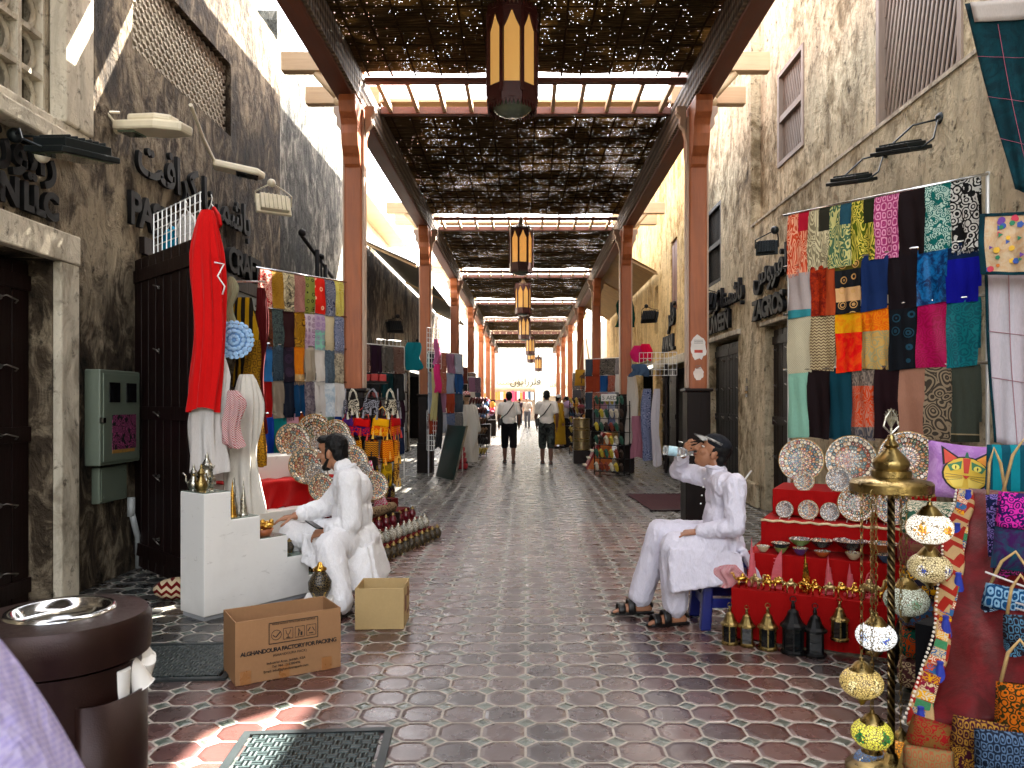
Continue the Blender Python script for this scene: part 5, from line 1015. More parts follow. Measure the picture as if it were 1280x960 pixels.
for i, (x, y, z, rx) in enumerate([(.205, .0, .70, .9), (.19, .05, .75, 2.2), (.19, -.05, .68, .3), (.2, .06, .68, 1.4)]):
    M3 = Matrix.Rotation(rx * .25, 3, 'X') @ Matrix.Rotation(.3 * i - .4, 3, 'Y'); b = MB(); b.lathe([(0, .05), (.026, .05), (.036, -.05), (.039, -.052), (.0, -.053)], seg=18, M=M3)
    tag(b.build('paper_cup', mat('cup_white', '#dcdad4', .5), smooth=True, loc=(-1.33 + x, 2.2 + y, z), auto=50), ['white paper cup tipped on its side on top in the bin pocket', 'clear white cup wedged low in the bin pocket', 'white cup at the front of the bin pocket', 'white cup leaning at the back of the bin pocket'][i], 'cup', 'cups in the bin pocket')
# lavender cloth heap on a stand close to the viewer
m = F('#bab4d2', 'check', '#8f88ba', 1.7, amt=.55, wrinkle=.6)
t = thing('draped_cloth', 'lavender checked cloth draped over a round stand close beside the bin', 'cloth', (-.80, .72, 0))
def dr(u, v):
    a = u * 2 * PI; z = 1.30 * (1 - v) ** .8; r = (.18 + .45 * (v ** .62)) * (1 + .025 * math.sin(a * 9 + v * 3) * v + .012 * math.sin(a * 17))
    return V((r * math.cos(a), r * .75 * math.sin(a), z))
b = MB(); b.grid(dr, 120, 40); b.add([dr(i / 60, 0) for i in range(60)], [tuple(range(60))]); b.build('cloth', m, t, smooth=True)
b = MB(); b.tube([(0, 0, 0), (0, 0, 1.28)], .03, 10); b.build('stand_post', M_pild, t)
# cartons
def carton(label, loc, rot, w, d, h, m, flaps):
    t = thing('cardboard_box', label, 'carton', loc, rot); e = .006
    b = MB(); b.bb((-w / 2, 0, 0), (w / 2, e, h)); b.bb((-w / 2, d - e, 0), (w / 2, d, h)); b.bb((-w / 2, e, 0), (-w / 2 + e, d - e, h)); b.bb((w / 2 - e, e, 0), (w / 2, d - e, h)); b.bb((-w / 2 + e, e, 0), (w / 2 - e, d - e, e)); b.build('body', m, t, bevel=.0015)
    return t
def card(name, c):
    m, n = newmat(name); co = n.co((1, 1, 1)); f = n.noise(co, 4., 5., .6); g = n.math('SINE', n.math('MULTIPLY', n('SeparateXYZ', {0: co}).outputs[0], 900.)); w_ = n.noise(co, 60., 3.)
    n.out(n('BsdfPrincipled', {'Base Color': n.mix(n.math('MULTIPLY_ADD', w_, .3, n.math('MULTIPLY', f, .6)), mul(C(c), .75), mul(C(c), 1.2)), 'Roughness': .75, 'Specular IOR Level': .25, 'Normal': n('Bump', {'Strength': .25, 'Distance': .004, 'Height': n.math('ADD', n.math('MULTIPLY', g, .15), f)})})); return m
M_c1 = card('cardboard_brown', '#96714f'); M_c2 = card('cardboard_tan', '#b39a6c'); M_tape = mat('brown_tape', '#93643a', .3, 0, .1, 20)
M_ink = mat('black_ink', '#15110f', .7)
a1 = math.atan2(.3, .474)
t = carton('open brown carton with black printed packing text standing in front of the white steps', (-1.263, 4.12, .002), a1, .56, .3, .33, M_c1, 0)
pr = thing('x', None, None); bpy.data.objects.remove(pr)
TX = lambda x, z: face((x, -.0035, z), (1, 0, 0), (0, 0, 1))
def ink(s, x, z, size, al='CENTER', sp=1.): o = lettering(s, size, TX(x, z), M_ink, name='print', ext=.0008, parent=t, align=al, space=sp, offset=.0008 if size > .025 else 0)
ink('ALGHANDOURA FACTORY FOR PACKING', .0, .148, .0305, sp=.84); ink('(GHANDOURA PACK)', -.0, .122, .018); ink('Industrial Area, Jeddah, KSA', -.02, .084, .018); ink('Tel: 966 12 6380496', -.02, .063, .018); ink('Email: info@ghandourapack.com', -.02, .042, .018); ink('PLEASE HANDLE WITH CARE AND RECYCLE', .02, .288, .0115)
b = MB()
def rrect(x0, z0, x1, z1, w_): 
    for (a, c) in (((x0, z0), (x1, z0)), ((x1, z0), (x1, z1)), ((x1, z1), (x0, z1)), ((x0, z1), (x0, z0))): b.tube([(a[0], -.003, a[1]), (c[0], -.003, c[1])], w_, 4)
rrect(-.11, .19, .15, .3, .0022)
for i in range(4):
    x = -.072 + i * .062; rrect(x - .025, .205, x + .025, .262, .0014) if i else b.tube([(x + .026 * math.cos(q), -.003, .234 + .026 * math.sin(q)) for q in [2 * PI * k / 16 for k in range(17)]], .0015, 4)
b.tube([(-.09, -.003, .235), (-.075, -.003, .222), (-.05, -.003, .25)], .003, 4)
b.tube([(-.023, -.003, .252), (-.018, -.003, .232), (-.01, -.003, .228), (-.002, -.003, .232), (.003, -.003, .252)], .0018, 4); b.tube([(-.01, -.003, .228), (-.01, -.003, .212), (-.02, -.003, .211), (.0, -.003, .211)], .0018, 4)
b.bb((.056, -.004, .212), (.066, -.002, .232)); b.tube([(.046, -.003, .25), (.048, -.003, .23), (.043, -.003, .212)], .003, 4); b.tube([(.047, -.003, .242), (.056, -.003, .238)], .002, 4)
for k in range(3): q0 = PI / 2 + k * 2 * PI / 3; b.tube([(.114 + .018 * math.cos(q0 + .3), -.003, .231 + .018 * math.sin(q0 + .3)), (.114 + .018 * math.cos(q0 + 1.7), -.003, .231 + .018 * math.sin(q0 + 1.7))], .0026, 4)
b.build('print', M_ink, t)
for x in (-.23, -.03, .2): b = MB(); b.box((x, -.001, .035), (.055, .003, .07)); b.build('tape', M_tape, t)
t2 = carton('smaller open tan carton standing on the paving by the seated man', (-.945, 4.97, .002), R(2), .315, .3, .265, M_c2, 0)
b = MB(); b.bb((.158, .05, .1), (.16, .12, .2)); b.tube([(.159, .2 + .03 * math.cos(q), .2 + .03 * math.sin(q)) for q in [2 * PI * k / 12 for k in range(13)]], .003, 4); b.bb((.158, .16, .06), (.16, .26, .08)); b.build('print', mat('brown_ink', '#6a3a22', .7), t2)
# ================================================================== white stepped stand with pots
SA = math.atan2(.76, .57); t = thing('display_steps', 'white painted stepped display stand descending towards the seated man', 'display stand', (-2.15, 5.14, 0), SA)
SX = [0, .2, .43, .66, .85, 1.0]; SZ = [.855, .66, .49, .325, .16]; b = MB()
poly = [(0, .03)] + [p for i in range(5) for p in ((SX[i], SZ[i]), (SX[i + 1], SZ[i]))] + [(1.0, .03)]
b.prism(poly, 0, .3, XZ); b.build('steps', M_white, t, bevel=.006); b = MB(); b.bb((.01, .02, 0), (.98, .28, .028)); b.build('plinth', mat('grey_base', '#8d8f92', .6), t)
[MB().bb((SX[i] + .004, .012, SZ[i] + .002), (SX[i + 1] - .004, .29, SZ[i] + .006)).build('tread_sheet', mat('tread_sheet', '#6c7a70', .15, 0, .1), t) for i in range(5)]
SM = Matrix.Translation((-2.15, 5.14, 0)) @ Matrix.Rotation(SA, 4, 'Z')
def st(x, y, i, dz=.008): return SM @ V((x, y, SZ[i] + dz))
ewer(st(.05, .12, 0), .62, M_brass, 'yellow brass coffee pot on the top white step', 1.2); ewer(st(.14, .2, 0), .85, M_silver, 'tallest silver coffee pot on the top white step', 2.4); ewer(st(.06, .23, 0), .6, M_silver, 'small dull coffee pot at the back of the top white step', .4)
for i, (x, y, h, m, l) in enumerate([(.26, .08, .26, M_gold, 'gold needle tower model on the white steps'), (.31, .14, .3, M_silver, 'tallest silver needle tower model on the white steps'), (.36, .1, .24, M_silver, 'silver needle tower model beside the tallest one'), (.3, .24, .2, M_silver, 'short silver tower model at the back of the white steps')]):
    b = MB(); b.tube([(0, 0, 0), (0, 0, h * .6), (0, 0, h * .8), (0, 0, h)], [.022, .013, .006, .001], 8); b.lathe([(0, 0), (.034, 0), (.03, .012), (0, .012)], seg=12)
    for k in range(3): b.tube([(.02 * math.cos(2.1 * k), .02 * math.sin(2.1 * k), 0), (.015 * math.cos(2.1 * k), .015 * math.sin(2.1 * k), h * (.3 + .1 * k))], [.011, .008], 6)
    tag(b.build('tower_model', m, loc=st(x, y, 1), smooth=True, auto=50), l, 'tower model', 'tower models on the white steps')
b = MB()
for k in range(26): b.ell((rnd.uniform(-.05, .05), rnd.uniform(-.05, .05), .02 + .09 * rnd.random()), (.018, .018, .02), seg=8, rings=6)
t = thing('trinket_bowl', 'wooden bowl heaped with small gold trinkets on the white steps', 'bowl', st(.52, .1, 2)); b.build('trinkets', M_gold, t, smooth=True); b = MB(); b.lathe([(0, 0), (.05, 0), (.075, .05), (.07, .05), (.045, .01), (0, .01)], seg=20); b.build('bowl', M_pil, t, smooth=True)
def jar(c, s, m, label, group=None, capm=None, name='lamp_jar'):
    t = thing(name, label, 'jar', c, rnd.uniform(0, 6), group); b = MB(); b.lathe([(0, 0), (.03, 0), (.035, .008), (.05, .04), (.052, .07), (.035, .1), (.024, .115), (.026, .12)], seg=16); b.build('body', m, t, smooth=True)
    b = MB(); b.lathe([(.03, .121), (.03, .13), (.014, .14), (.008, .155), (.0, .158)], seg=12); b.build('lid', capm or M_brass, t, smooth=True); t.scale = (s,) * 3; return t
M_jb = mosaic('jar_black', '#0d0f10', '#b8963f', '#c9c2ae', 0.); M_js = mosaic('jar_silver', '#b9bdb4', '#7d8f84', '#2c3a38', 0.); M_jw = mosaic('jar_white', '#d9d6c8', '#9aa79a', '#3a4a48', 0.)
jar(st(.93, .1, 4), .9, M_jb, 'black patterned jar on the lowest white step', None, M_gold); jar(st(.76, .12, 3), .7, M_jb, 'small black jar on the fourth white step'); jar(st(.72, .25, 3), .6, M_js, 'small grey jar behind the black one on the fourth white step')
t = thing('low_box', 'small low white display box at the foot of the white steps', 'box', (-1.33, 5.02, 0), R(8)); b = MB(); b.bb((-.13, 0, 0), (.06, .26, .17)); b.build('case', M_white, t, bevel=.006); b = MB(); b.bb((-.125, -.004, .01), (.055, -.001, .03)); b.build('edge', M_steel, t)
jar((-1.37, 5.12, .172), 1.5, M_jb, 'tall black and gold patterned jar on the low white box', None, M_gold)
# red cloth draped white stand and plates behind the seated man (left)
t = thing('display_steps', 'white display stand under a bright red draped cloth behind the seated man', 'display stand', (-2.45, 6.75, 0), R(52)); b = MB(); b.bb((0, 0, 0), (1.0, .5, .48)); b.bb((.0, .2, .482), (1.3, .6, .72)); b.bb((.1, .4, .722), (1.5, .8, .95)); b.build('box', M_white, t, bevel=.006)
def rc(u, v):
    x = -.03 + 1.15 * u; s = v * 1.1
    sc = .3 + .12 * math.sin(x * 5 + 1) + .1 * math.sin(x * 11)
    if s < .35: return V((x, .55 - s, .735 + .006 * math.sin(x * 30)))
    q = (s - .35) / .75; return V((x + .02 * math.sin(q * 4), .195 - .03 * math.sin(x * 26 + q * 2) * q - .02, .735 - q * sc * 1.3))
b = MB(); b.grid(rc, 50, 24); b.build('red_cloth', F('#a80b14', sheen=.3), t, smooth=True, solid=.006)
GL = 'painted plates beside the seated man'
LPL = [(366, 552, 7.9, .19, 1, 'tall rust painted plate, outermost above the red cloth'), (372, 561, 7.7, .13, 0, 'smaller blue painted plate before the outermost tall plate'), (393, 541, 8.1, .2, 2, 'largest dark painted plate at the top of the heap'), (399, 556, 7.8, .1, 3, 'small grey painted plate below the largest plate'), (420, 543, 8.1, .16, 2, 'dark green painted plate behind the seated man head'), (430, 556, 7.9, .13, 3, 'pale grey painted plate right of the seated man head'),
       (382, 583, 7.3, .175, 1, 'brown painted plate standing on the red cloth'), (395, 595, 7.1, .12, 3, 'small pale painted plate on the red cloth by the beard'), (440, 577, 7.7, .17, 0, 'blue and cream painted plate over the seated man shoulder'), (452, 592, 7.6, .125, 3, 'grey white painted plate just right of the shoulder'), (468, 607, 7.5, .145, 0, 'painted plate with tan rim low beside the bag rack'), (457, 606, 7.65, .12, 2, 'dark painted plate mostly behind the tan rimmed one'), (402, 610, 6.95, .13, 1, 'brown painted plate half hidden by the seated man chest')]
for (u, v, y, r, k, l) in LPL: plate(W(u, v, y), r, k, l, GL, 14, R(38))
t = thing('plate_shelf', 'dark stepped rack carrying the plates behind the seated man', 'display stand', (-2.05, 7.75, 0), R(40))
b = MB(); [b.bb((-.4, .1 + .16 * i, 0), (.85, .3 + .16 * i, .42 + .22 * i)) for i in range(3)]; b.build('steps', M_pild, t)
b = MB(); b.bb((-.3, -.25, 0), (.75, .08, .32)); b.build('front_step', M_pild, t)
# tiers of jars along the aisle (left)
JD = V((.27, .96, 0)).normalized(); JN = V((-JD.y, JD.x, 0)); J0 = V((-1.4, 7.0, 0)); JA = math.atan2(JD.y, JD.x)
t = thing('display_steps', 'low tiered stand covered in maroon cloth along the aisle', 'display stand', J0, JA); M_mar = F('#5a0d18')
b = MB(); [b.bb((0, .02 + .14 * i, .012 if i == 0 else .1 * i + .012), (1.5, .6, .1 * (i + 1) + .01)) for i in range(4)]; b.build('tier', M_mar, t, bevel=.006)
b = MB(); b.bb((.0, .42, .43), (.75, .6, .62)); b.build('red_box', M_red, t, bevel=.01)
jd = lambda x, y, z: J0 + JD * x + JN * y + V((0, 0, z))
for i in range(11):
    jar(jd(.06 + .135 * i, -.06, .0), .95, M_jb, f'black and gold glass jar, {ORD[i]} from the near end of the bottom row', 'jars on the maroon tiers'); jar(jd(.05 + .135 * i, .08, .112), .95, (M_js, M_jw, M_jw)[i % 3], f'silver and white glass jar, {ORD[i]} from the near end of the second row', 'jars on the maroon tiers', M_silver)
for i in range(9): jar(jd(.1 + .16 * i, .22, .212), .8, mat('jar_maroon', '#5c0f1c', .3, 0, .2, 30, coat=.5), f'maroon glass jar, {ORD[i]} from the near end of the third row', 'jars on the maroon tiers')
for i, (y, z, l) in enumerate([(.34, .36, 'front rolled patterned cloth on the maroon tiers'), (.46, .46, 'rear rolled patterned cloth on the maroon tiers'), (.5, .69, 'short rolled patterned cloth on the red box')]):
    b = MB(); Lr = 1.15 if i < 2 else .7; b.tube([jd(0, y, z) + JD * (Lr * k / 8) + V((0, 0, .006 * math.sin(k * 2))) for k in range(9)], [.05, .054, .052, .055, .053, .056, .052, .054, .05], 16); tag(b.build('rolled_cloth', F('#4a3830', 'floral', '#a8957a', 2.2), smooth=True, auto=60), l, 'rolled cloth', 'rolled cloths on the tiers')
for (x, y, c, l) in ((.95, .62, '#c44a72', 'white and pink lettered drawstring pouch leaning by the tiers'), (.8, .7, '#3a2a3a', 'white and dark lettered drawstring pouch behind the pink one')):
    t = thing('drawstring_pouch', l, 'pouch', jd(x, y - .2, .34)); b = MB(); b.tube([(0, 0, 0), (0, 0, .06), (-.02, 0, .18), (-.05, 0, .34), (-.08, 0, .52)], [.09, .11, .075, .028, .02], 14); b.build('body', F('#d8cdd2', 'paisley', c, .9), t, smooth=True); b = MB(); b.tube([(-.05, 0, .34), (-.03, -.04, .32), (-.06, .04, .33), (-.05, 0, .34)], .008, 6); b.build('cord', mat('pouch_cord', '#c9a0b0', .8), t)
# bag rack
BX, BY = -1.8, 9.0
t = thing('bag_rack', 'round black wire rack hung with bright embroidered bags by the nearest left post', 'rack', (BX, BY, 0)); b = MB(); b.tube([(0, 0, 0), (0, 0, 1.55)], .018, 8); b.lathe([(0, 0), (.25, 0), (.25, .02), (0, .03)], seg=20)
for z in (1.52, 1.3, 1.05, .78): b.tube([(.27 * math.cos(q), .27 * math.sin(q), z) for q in [2 * PI * k / 16 for k in range(17)]], .007, 6); [b.tube([(0, 0, z), (.27 * math.cos(q), .27 * math.sin(q), z)], .005, 5) for q in (0, PI / 2, PI, 3 * PI / 2)]
b.build('frame', M_iron, t)
BG = {}
def rackbag(i, z, a, w, h, kind, cols, lab):
    k = (kind, cols)
    if k not in BG:
        tt = bag('cloth_bag', lab, (0, 0, 0), w, h, .025, F(*cols), F(cols[2] if len(cols) > 2 else cols[0]) if kind == 'flap' else None, mat('strap_' + cols[2][1:], cols[2], .8) if kind != 'book' else None, group='bags on the wire rack'); BG[k] = tt
        for sx in (-.45, 0, .45): q_ = MB(); q_.lathe([(0, .0), (.008, -.01), (.006, -.02), (.016, -.09), (0, -.09)], (w * sx, -.028, -h * (.75 if sx else .5)), 8); q_.build('tassel', mat('strap_' + cols[2][1:], cols[2], .8), tt)
    else: tt = dup(BG[k], label=lab)
    tt.location = (BX + .3 * math.cos(a), BY + .3 * math.sin(a), z); tt.rotation_euler = (0, R(rnd.uniform(-8, 8)), a + PI / 2); return tt
T1 = [('#161214', 'floral', '#8a8a92'), ('#1a1614', 'floral', '#c9c2b0')]; T2 = [('#3a1a56', 'floral', '#c43a2c'), ('#e0741a', 'floral', '#f0b84a'), ('#e8a01c', 'zigzag', '#b5301f'), ('#d9491f', 'floral', '#4a2a6a')]
T3 = [('#c9531c', 'zigzag', '#e8a53a'), ('#8a1f24', 'zigzag', '#e0a83a'), ('#d99a2c', 'zigzag', '#2a1a1a')]; T4 = [('#c9a83a', 'rings', '#14120f'), ('#4a1220', 'floral', '#c9a05a'), ('#141210', 'floral', '#d6b04a')]
cn = {'#161214': 'black and grey', '#1a1614': 'black and white', '#3a1a56': 'purple and red', '#e0741a': 'orange', '#e8a01c': 'yellow and red', '#d9491f': 'red orange', '#c9531c': 'burnt orange', '#8a1f24': 'dark red', '#d99a2c': 'golden zigzag', '#c9a83a': 'yellow with black rings', '#4a1220': 'maroon', '#141210': 'black and gold'}
for ri, (z, T, nb, w, h, kd) in enumerate([(1.5, T1, 8, .17, .17, 'bag'), (1.28, T2, 9, .19, .19, 'flap'), (1.03, T3, 10, .15, .24, 'bag'), (.77, T4, 10, .13, .26, 'book')]):
    for i in range(nb):
        a = -PI / 2 + (i - nb / 2) * 2 * PI / nb + .2; cc = T[i % len(T)]
        rackbag(i, z, a, w, h, kd, cc, f'{cn[cc[0]]} embroidered bag, {ORD[i]} round the {["top", "second", "third", "lowest"][ri]} ring of the rack')
for i in range(7): a = -PI + i * .5; tt = bag('cloth_bag', f'dark embroidered bag at the foot of the rack, {ORD[i]} round', (BX + .24 * math.cos(a), BY + .24 * math.sin(a), .5), .13, .3, .03, F(['#3a141c', '#12241c', '#1a1424'][i % 3], 'floral', '#9a8a5a', 1.), None, M_blk, a + PI / 2, 'bags on the wire rack')
t = thing('goods_shelf', 'red display shelf with small boxes above the bag rack', 'shelf', (-2.15, 10.3, 0), R(20)); b = MB(); b.tube([(0, 0, 0), (0, 0, 1.75)], .03, 8); b.bb((-.22, -.15, 1.5), (.22, .15, 1.53)); b.bb((-.28, -.18, 1.72), (.28, .18, 1.75)); b.build('frame', M_pild, t)
for i in range(5): b = MB(); b.box((-.22 + .11 * i, 0, 1.80 + .005 * (i % 2)), (.09, .2, .09)); b.build('red_box', mat('box_red', '#b01a14', .5), t, bevel=.004)
for i in range(3): b = MB(); b.box((-.12 + .12 * i, 0, 1.57), (.09, .2, .07)); b.build('red_box', mat('box_red2', '#7a1410', .5), t, bevel=.004)
# ================================================================== clothes at the open shop (left)
def drape(name, label, cat, c, h, w, m, d=.06, flare=1.2, k=7, top=.5, parent=None, group=None, hem=.02, skew=0.):
    """a hanging garment or cloth: pleated closed tube, narrow at the top"""
    q = random.Random(int(h * 1000 + w * 977)); ph = q.uniform(0, 6)
    def fn(u, v):
        a = 2 * PI * u; g = top + (1 - top) * min(1, v * 5) ** .6; g *= 1 + (flare - 1) * v; nz = noise.noise(V((math.cos(a) * 2.2, math.sin(a) * 2.2 + ph, v * 2.5)))
        pl = 1 + (.17 * math.sin(k * a + ph + v * 2.5) + .09 * math.sin((k + 4) * a - v * 4 + ph)) * min(1, v * 3) + .06 * math.sin(a * 13 + ph)
        pl = pl * (1 + .28 * nz * min(1, v * 2))
        return V((w / 2 * g * pl * math.cos(a) + skew * v + .02 * math.sin(v * 6 + ph), d * g * pl * math.sin(a), -h * v + hem * math.sin(a * 2 + ph) * v))
    b = MB(); b.grid(fn, 72, 24); b.add([fn(i / 24, 0) for i in range(24)], [tuple(range(24))])
    o = b.build(name, m, parent, smooth=True, loc=c); return tag(o, label, cat, group) if label else o
LF = Matrix.Translation((-3.43, 6.82, .03)) @ Matrix.Rotation(R(-45), 4, 'Z'); lf = lambda x, y, z: LF @ V((x, y, z))
b = MB()
for i in range(11): b.tube([lf(.36 + .097 * i, .0, 2.71), lf(.36 + .097 * i, .0, 3.05)], .005, 5)
for j in range(6): b.tube([lf(.36, .008, 2.71 + .068 * j), lf(1.33, .008, 2.71 + .068 * j)], .005, 5)
tag(b.build('wire_grid', M_wire), 'white wire grid panel standing on top of the open door leaf', 'wire grid')
def shirt(name, label, c, w, h, m, yaw):
    t = thing(name, label, 'shirt', c, yaw); b = MB(); b.prism([(-w * .18, 0), (-w * .5, -.08), (-w * .62, -h * .4), (-w * .45, -h * .45), (-w * .4, -h * .28), (-w * .42, -h), (w * .42, -h), (w * .4, -h * .28), (w * .45, -h * .45), (w * .62, -h * .4), (w * .5, -.08), (w * .18, 0), (0, -.04)], -.012, .012, XZ); b.build('cloth', m, t, bevel=.006)
    b = MB(); b.tube([(0, 0, .1), (.02, 0, .07), (0, 0, .03), (-w * .3, 0, -.04)], .004, 5); b.tube([(0, 0, .03), (w * .3, 0, -.04)], .004, 5); b.build('hanger', M_white, t)
shirt('hanging_shirt', 'small turquoise shirt hanging behind the white wire grid', lf(.4, .12, 2.95), .34, .3, F('#1b8fb0'), R(-45)); shirt('hanging_shirt', 'small white shirt on a hanger behind the white wire grid', lf(.8, .1, 3.0), .36, .38, F('#dcdad6'), R(-45)); shirt('hanging_shirt', 'bright red shirt behind the end of the white wire grid', lf(1.2, .14, 2.98), .3, .42, F('#b30e1a'), R(-45))
drape('red_dress', 'long bright red dress hanging at the edge of the open door', 'dress', W(262, 263, 5.78), 1.5, .21, F('#c40a14', sheen=.4), .065, 1.05, 7, .42, skew=-.03)
b = MB(); b.tube([W(268, 328, 5.7), W(280, 330, 5.7), W(272, 345, 5.7), W(281, 358, 5.7), W(278, 368, 5.7)], .006, 6); tag(b.build('ribbon', M_white, smooth=True), 'curling white ribbon on the red dress', 'ribbon')
t = thing('crochet_rosette', 'pale blue crocheted flower rosette hanging beside the red dress', 'rosette', W(293, 425, 5.95), R(12)); M_ro = mat('rosette_blue', '#8fb2d4', .8, 0, .15, 50, .3, 200); M_ro2 = mat('rosette_blue_dark', '#5b86b4', .8, 0, .15, 50)
b = MB(); b.ell((0, 0, 0), (.12, .012, .12)); b.build('disc', M_ro2, t, smooth=True)
for r_, n_, pr_ in ((.03, 7, .018), (.07, 12, .021), (.108, 17, .023), (.135, 22, .02)):
    b = MB(); [b.ell((r_ * math.cos(2 * PI * k / n_), -.014 - .006 * (k % 2), r_ * math.sin(2 * PI * k / n_)), (pr_ * .8, .006, pr_), Matrix.Rotation(-2 * PI * k / n_, 3, 'Y'), 8, 6) for k in range(n_)]; b.build('petals', M_ro, t, smooth=True)
drape('tie_cloth', 'narrow beige cloth strip hanging above the blue rosette', 'cloth', W(287, 346, 6.0), .38, .08, F('#8f8d78'), .03, 1.2, 3, .4)
drape('headscarf', 'white fringed headscarf hanging in front of the white dress', 'headscarf', W(268, 440, 5.85), .92, .2, F('#d9d6d3', 'stripe', '#c9c4c0', .2), .05, 1.3, 6, .35, skew=-.06); drape('headscarf', 'red and white checked headscarf among the white clothes', 'headscarf', W(290, 488, 5.8), .42, .13, F('#d6cdc9', 'check', '#9a3040', .9), .04, 1.0, 5, .5, skew=.02)
drape('white_dress', 'long white dress hanging in the shop opening', 'dress', W(306, 468, 6.1), 1.1, .2, F('#dedad2'), .06, 1.25, 6, .5); drape('shawl', 'gold brown patterned shawl hanging in the shop opening', 'shawl', W(317, 425, 6.25), 1.02, .12, F('#8a6a2c', 'damask', '#5a3f18', 1.2), .04, 1.2, 5, .6); drape('shawl', 'dark red shawl hanging deep in the shop opening', 'shawl', W(325, 360, 7.4), 1.4, .1, F('#4a0f14'), .04, 1.1, 4, .7)
drape('shawl', 'black shawl with gold stripes hanging in the shop opening', 'shawl', W(308, 372, 6.6), .75, .17, F('#1a130c', 'stripe', '#a8853c', .6), .04, 1.1, 5, .7)
b = MB(); b.tube([W(270, 352, 5.9), W(330, 352, 7.3)], .01, 8); tag(b.build('clothes_rod', M_steel), 'steel rod across the shop opening carrying the clothes', 'rod')
t = thing('floor_cushion', 'red and gold patterned cloth on the ground behind the white steps', 'cushion', W(222, 752, 5.75) * 1 - V((0, 0, 0)), R(20)); t.location.z = .1; b = MB(); b.ell((0, 0, -.02), (.17, .13, .08)); b.build('cover', F('#5a1416', 'zigzag', '#c2b49a', .5), t, smooth=True)
# ================================================================== far stalls
def scarf_grid(P0, P1, ztop, rows, cols, hrow, palette, where, group, pats=('paisley', None, None)):
    P0, P1 = V(P0), V(P1); d = P1 - P0; ang = math.atan2(d.y, d.x); q = random.Random(int(P0.y * 100)); names = {}
    for r_ in range(rows):
        for c_ in range(cols):
            cn_, hexc = q.choice(palette); o = scarf_mb(d.length / cols * .96, hrow, q).build('scarf', F(hexc, q.choice(pats), '#b8b0a4', 1., amt=.4), smooth=True)
            p = P0 + d * ((c_ + .5) / cols); o.location = (p.x, p.y, ztop - r_ * hrow * .98); o.rotation_euler = (0, 0, ang); tag(o, f'{cn_} scarf, {ORD[r_]} row, {ORD[c_]} from left, {where}', 'scarf', group)
    b = MB(); [b.tube([(P0.x, P0.y, ztop - r_ * hrow * .98 - .006), (P1.x, P1.y, ztop - r_ * hrow * .98 - .006)], .01, 6) for r_ in range(rows)]; [b.tube([(p.x, p.y + .04, 0), (p.x, p.y + .04, ztop)], .014, 6) for p in (P0, P1)]; tag(b.build('display_rail', M_wire), f'rods carrying the scarves, {where}', 'display rail')
PALL = [('black', '#101014'), ('purple', '#3a1a4a'), ('pale blue', '#9aa4b8'), ('grey', '#6d6c72'), ('crimson', '#7a1230'), ('blue', '#2a4a7a'), ('orange red', '#8a4638'), ('slate', '#3a4450'), ('white', '#d0ccc6'), ('mauve', '#8a6a80')]
scarf_grid((-1.95, 15.4, 0), (-1.35, 16.4, 0), 2.5, 4, 4, .42, PALL, 'stall by the second left post', 'scarves at the second left post')
scarf_grid((1.5, 19.2, 0), (2.5, 18.2, 0), 2.55, 4, 6, .42, PALL, 'stall by the second right post', 'scarves at the second right post')
scarf_grid((-2.0, 24.5, 0), (-1.5, 25.5, 0), 2.3, 3, 3, .5, PALL, 'stall by the third left post', 'scarves at the third left post')
def wire_panel(p0, p1, z0, z1, label, n=6, k=8):
    p0, p1 = V(p0), V(p1); b = MB(); [b.tube([p0.lerp(p1, i / n) + V((0, 0, z0)), p0.lerp(p1, i / n) + V((0, 0, z1))], .006, 5) for i in range(n + 1)]; [b.tube([p0 + V((0, 0, z0 + (z1 - z0) * j / k)), p1 + V((0, 0, z0 + (z1 - z0) * j / k))], .006, 5) for j in range(k + 1)]; tag(b.build('wire_grid', M_wire), label, 'wire grid')
wire_panel((-2.0, 15.6, 0), (-1.7, 15.3, 0), .5, 1.3, 'white wire grid standing beside the second left post'); wire_panel((-1.95, 15.2, 0), (-1.7, 15.5, 0), 2.15, 2.95, 'white wire grid with pouches high beside the second left post'); wire_panel((-2.9, 15.0, 0), (-2.5, 15.4, 0), 1.7, 2.7, 'white wire grid with a teal scarf on the dark stained wall'); wire_panel((2.25, 15.2, 0), (2.95, 15.0, 0), 2.0, 2.45, 'white wire grid with folded cloths behind the second right post', 9, 4)
for (u, v0, v1, y, w, c, l) in [(546, 424, 455, 15.2, .1, '#b36a8a', 'pink pouch string'), (547, 455, 490, 15.2, .12, '#c9527a', 'rose pink scarf strip'), (543, 460, 525, 15.25, .1, '#b8b08a', 'cream scarf strip'), (549, 490, 560, 15.3, .1, '#2a2a2c', 'black scarf strip'), (516, 428, 462, 15.0, .3, '#1f6d74', 'teal scarf on the wire grid'), (790, 470, 555, 15.6, .2, '#d6d0c8', 'long white scarf'), (797, 520, 572, 15.5, .22, '#a87a86', 'dusty pink scarf'), (808, 486, 575, 15.2, .18, '#3a4668', 'blue patterned scarf'), (820, 486, 582, 14.8, .14, '#cfccd2', 'long pale grey scarf'), (797, 432, 452, 15.6, .22, '#c94a72', 'bright pink folded scarf'), (808, 430, 450, 15.5, .2, '#d63a5c', 'rose red folded scarf'), (800, 455, 470, 15.1, .3, '#4a5a70', 'blue grey cloth on the grid'), (782, 375, 408, 16.5, .35, '#153a30', 'dark green cloth high by the post')]:
    drape('hanging_scarf', f'{l} hanging by the second {"left" if u < 640 else "right"} post', 'scarf', W(u, v0, y), (v1 - v0) / 961 * y, w, F(c, 'paisley' if 'patterned' in l else None, '#9aa0b8', 1.), .04, 1.05, 4, .8, group='scarves hanging by the second posts')
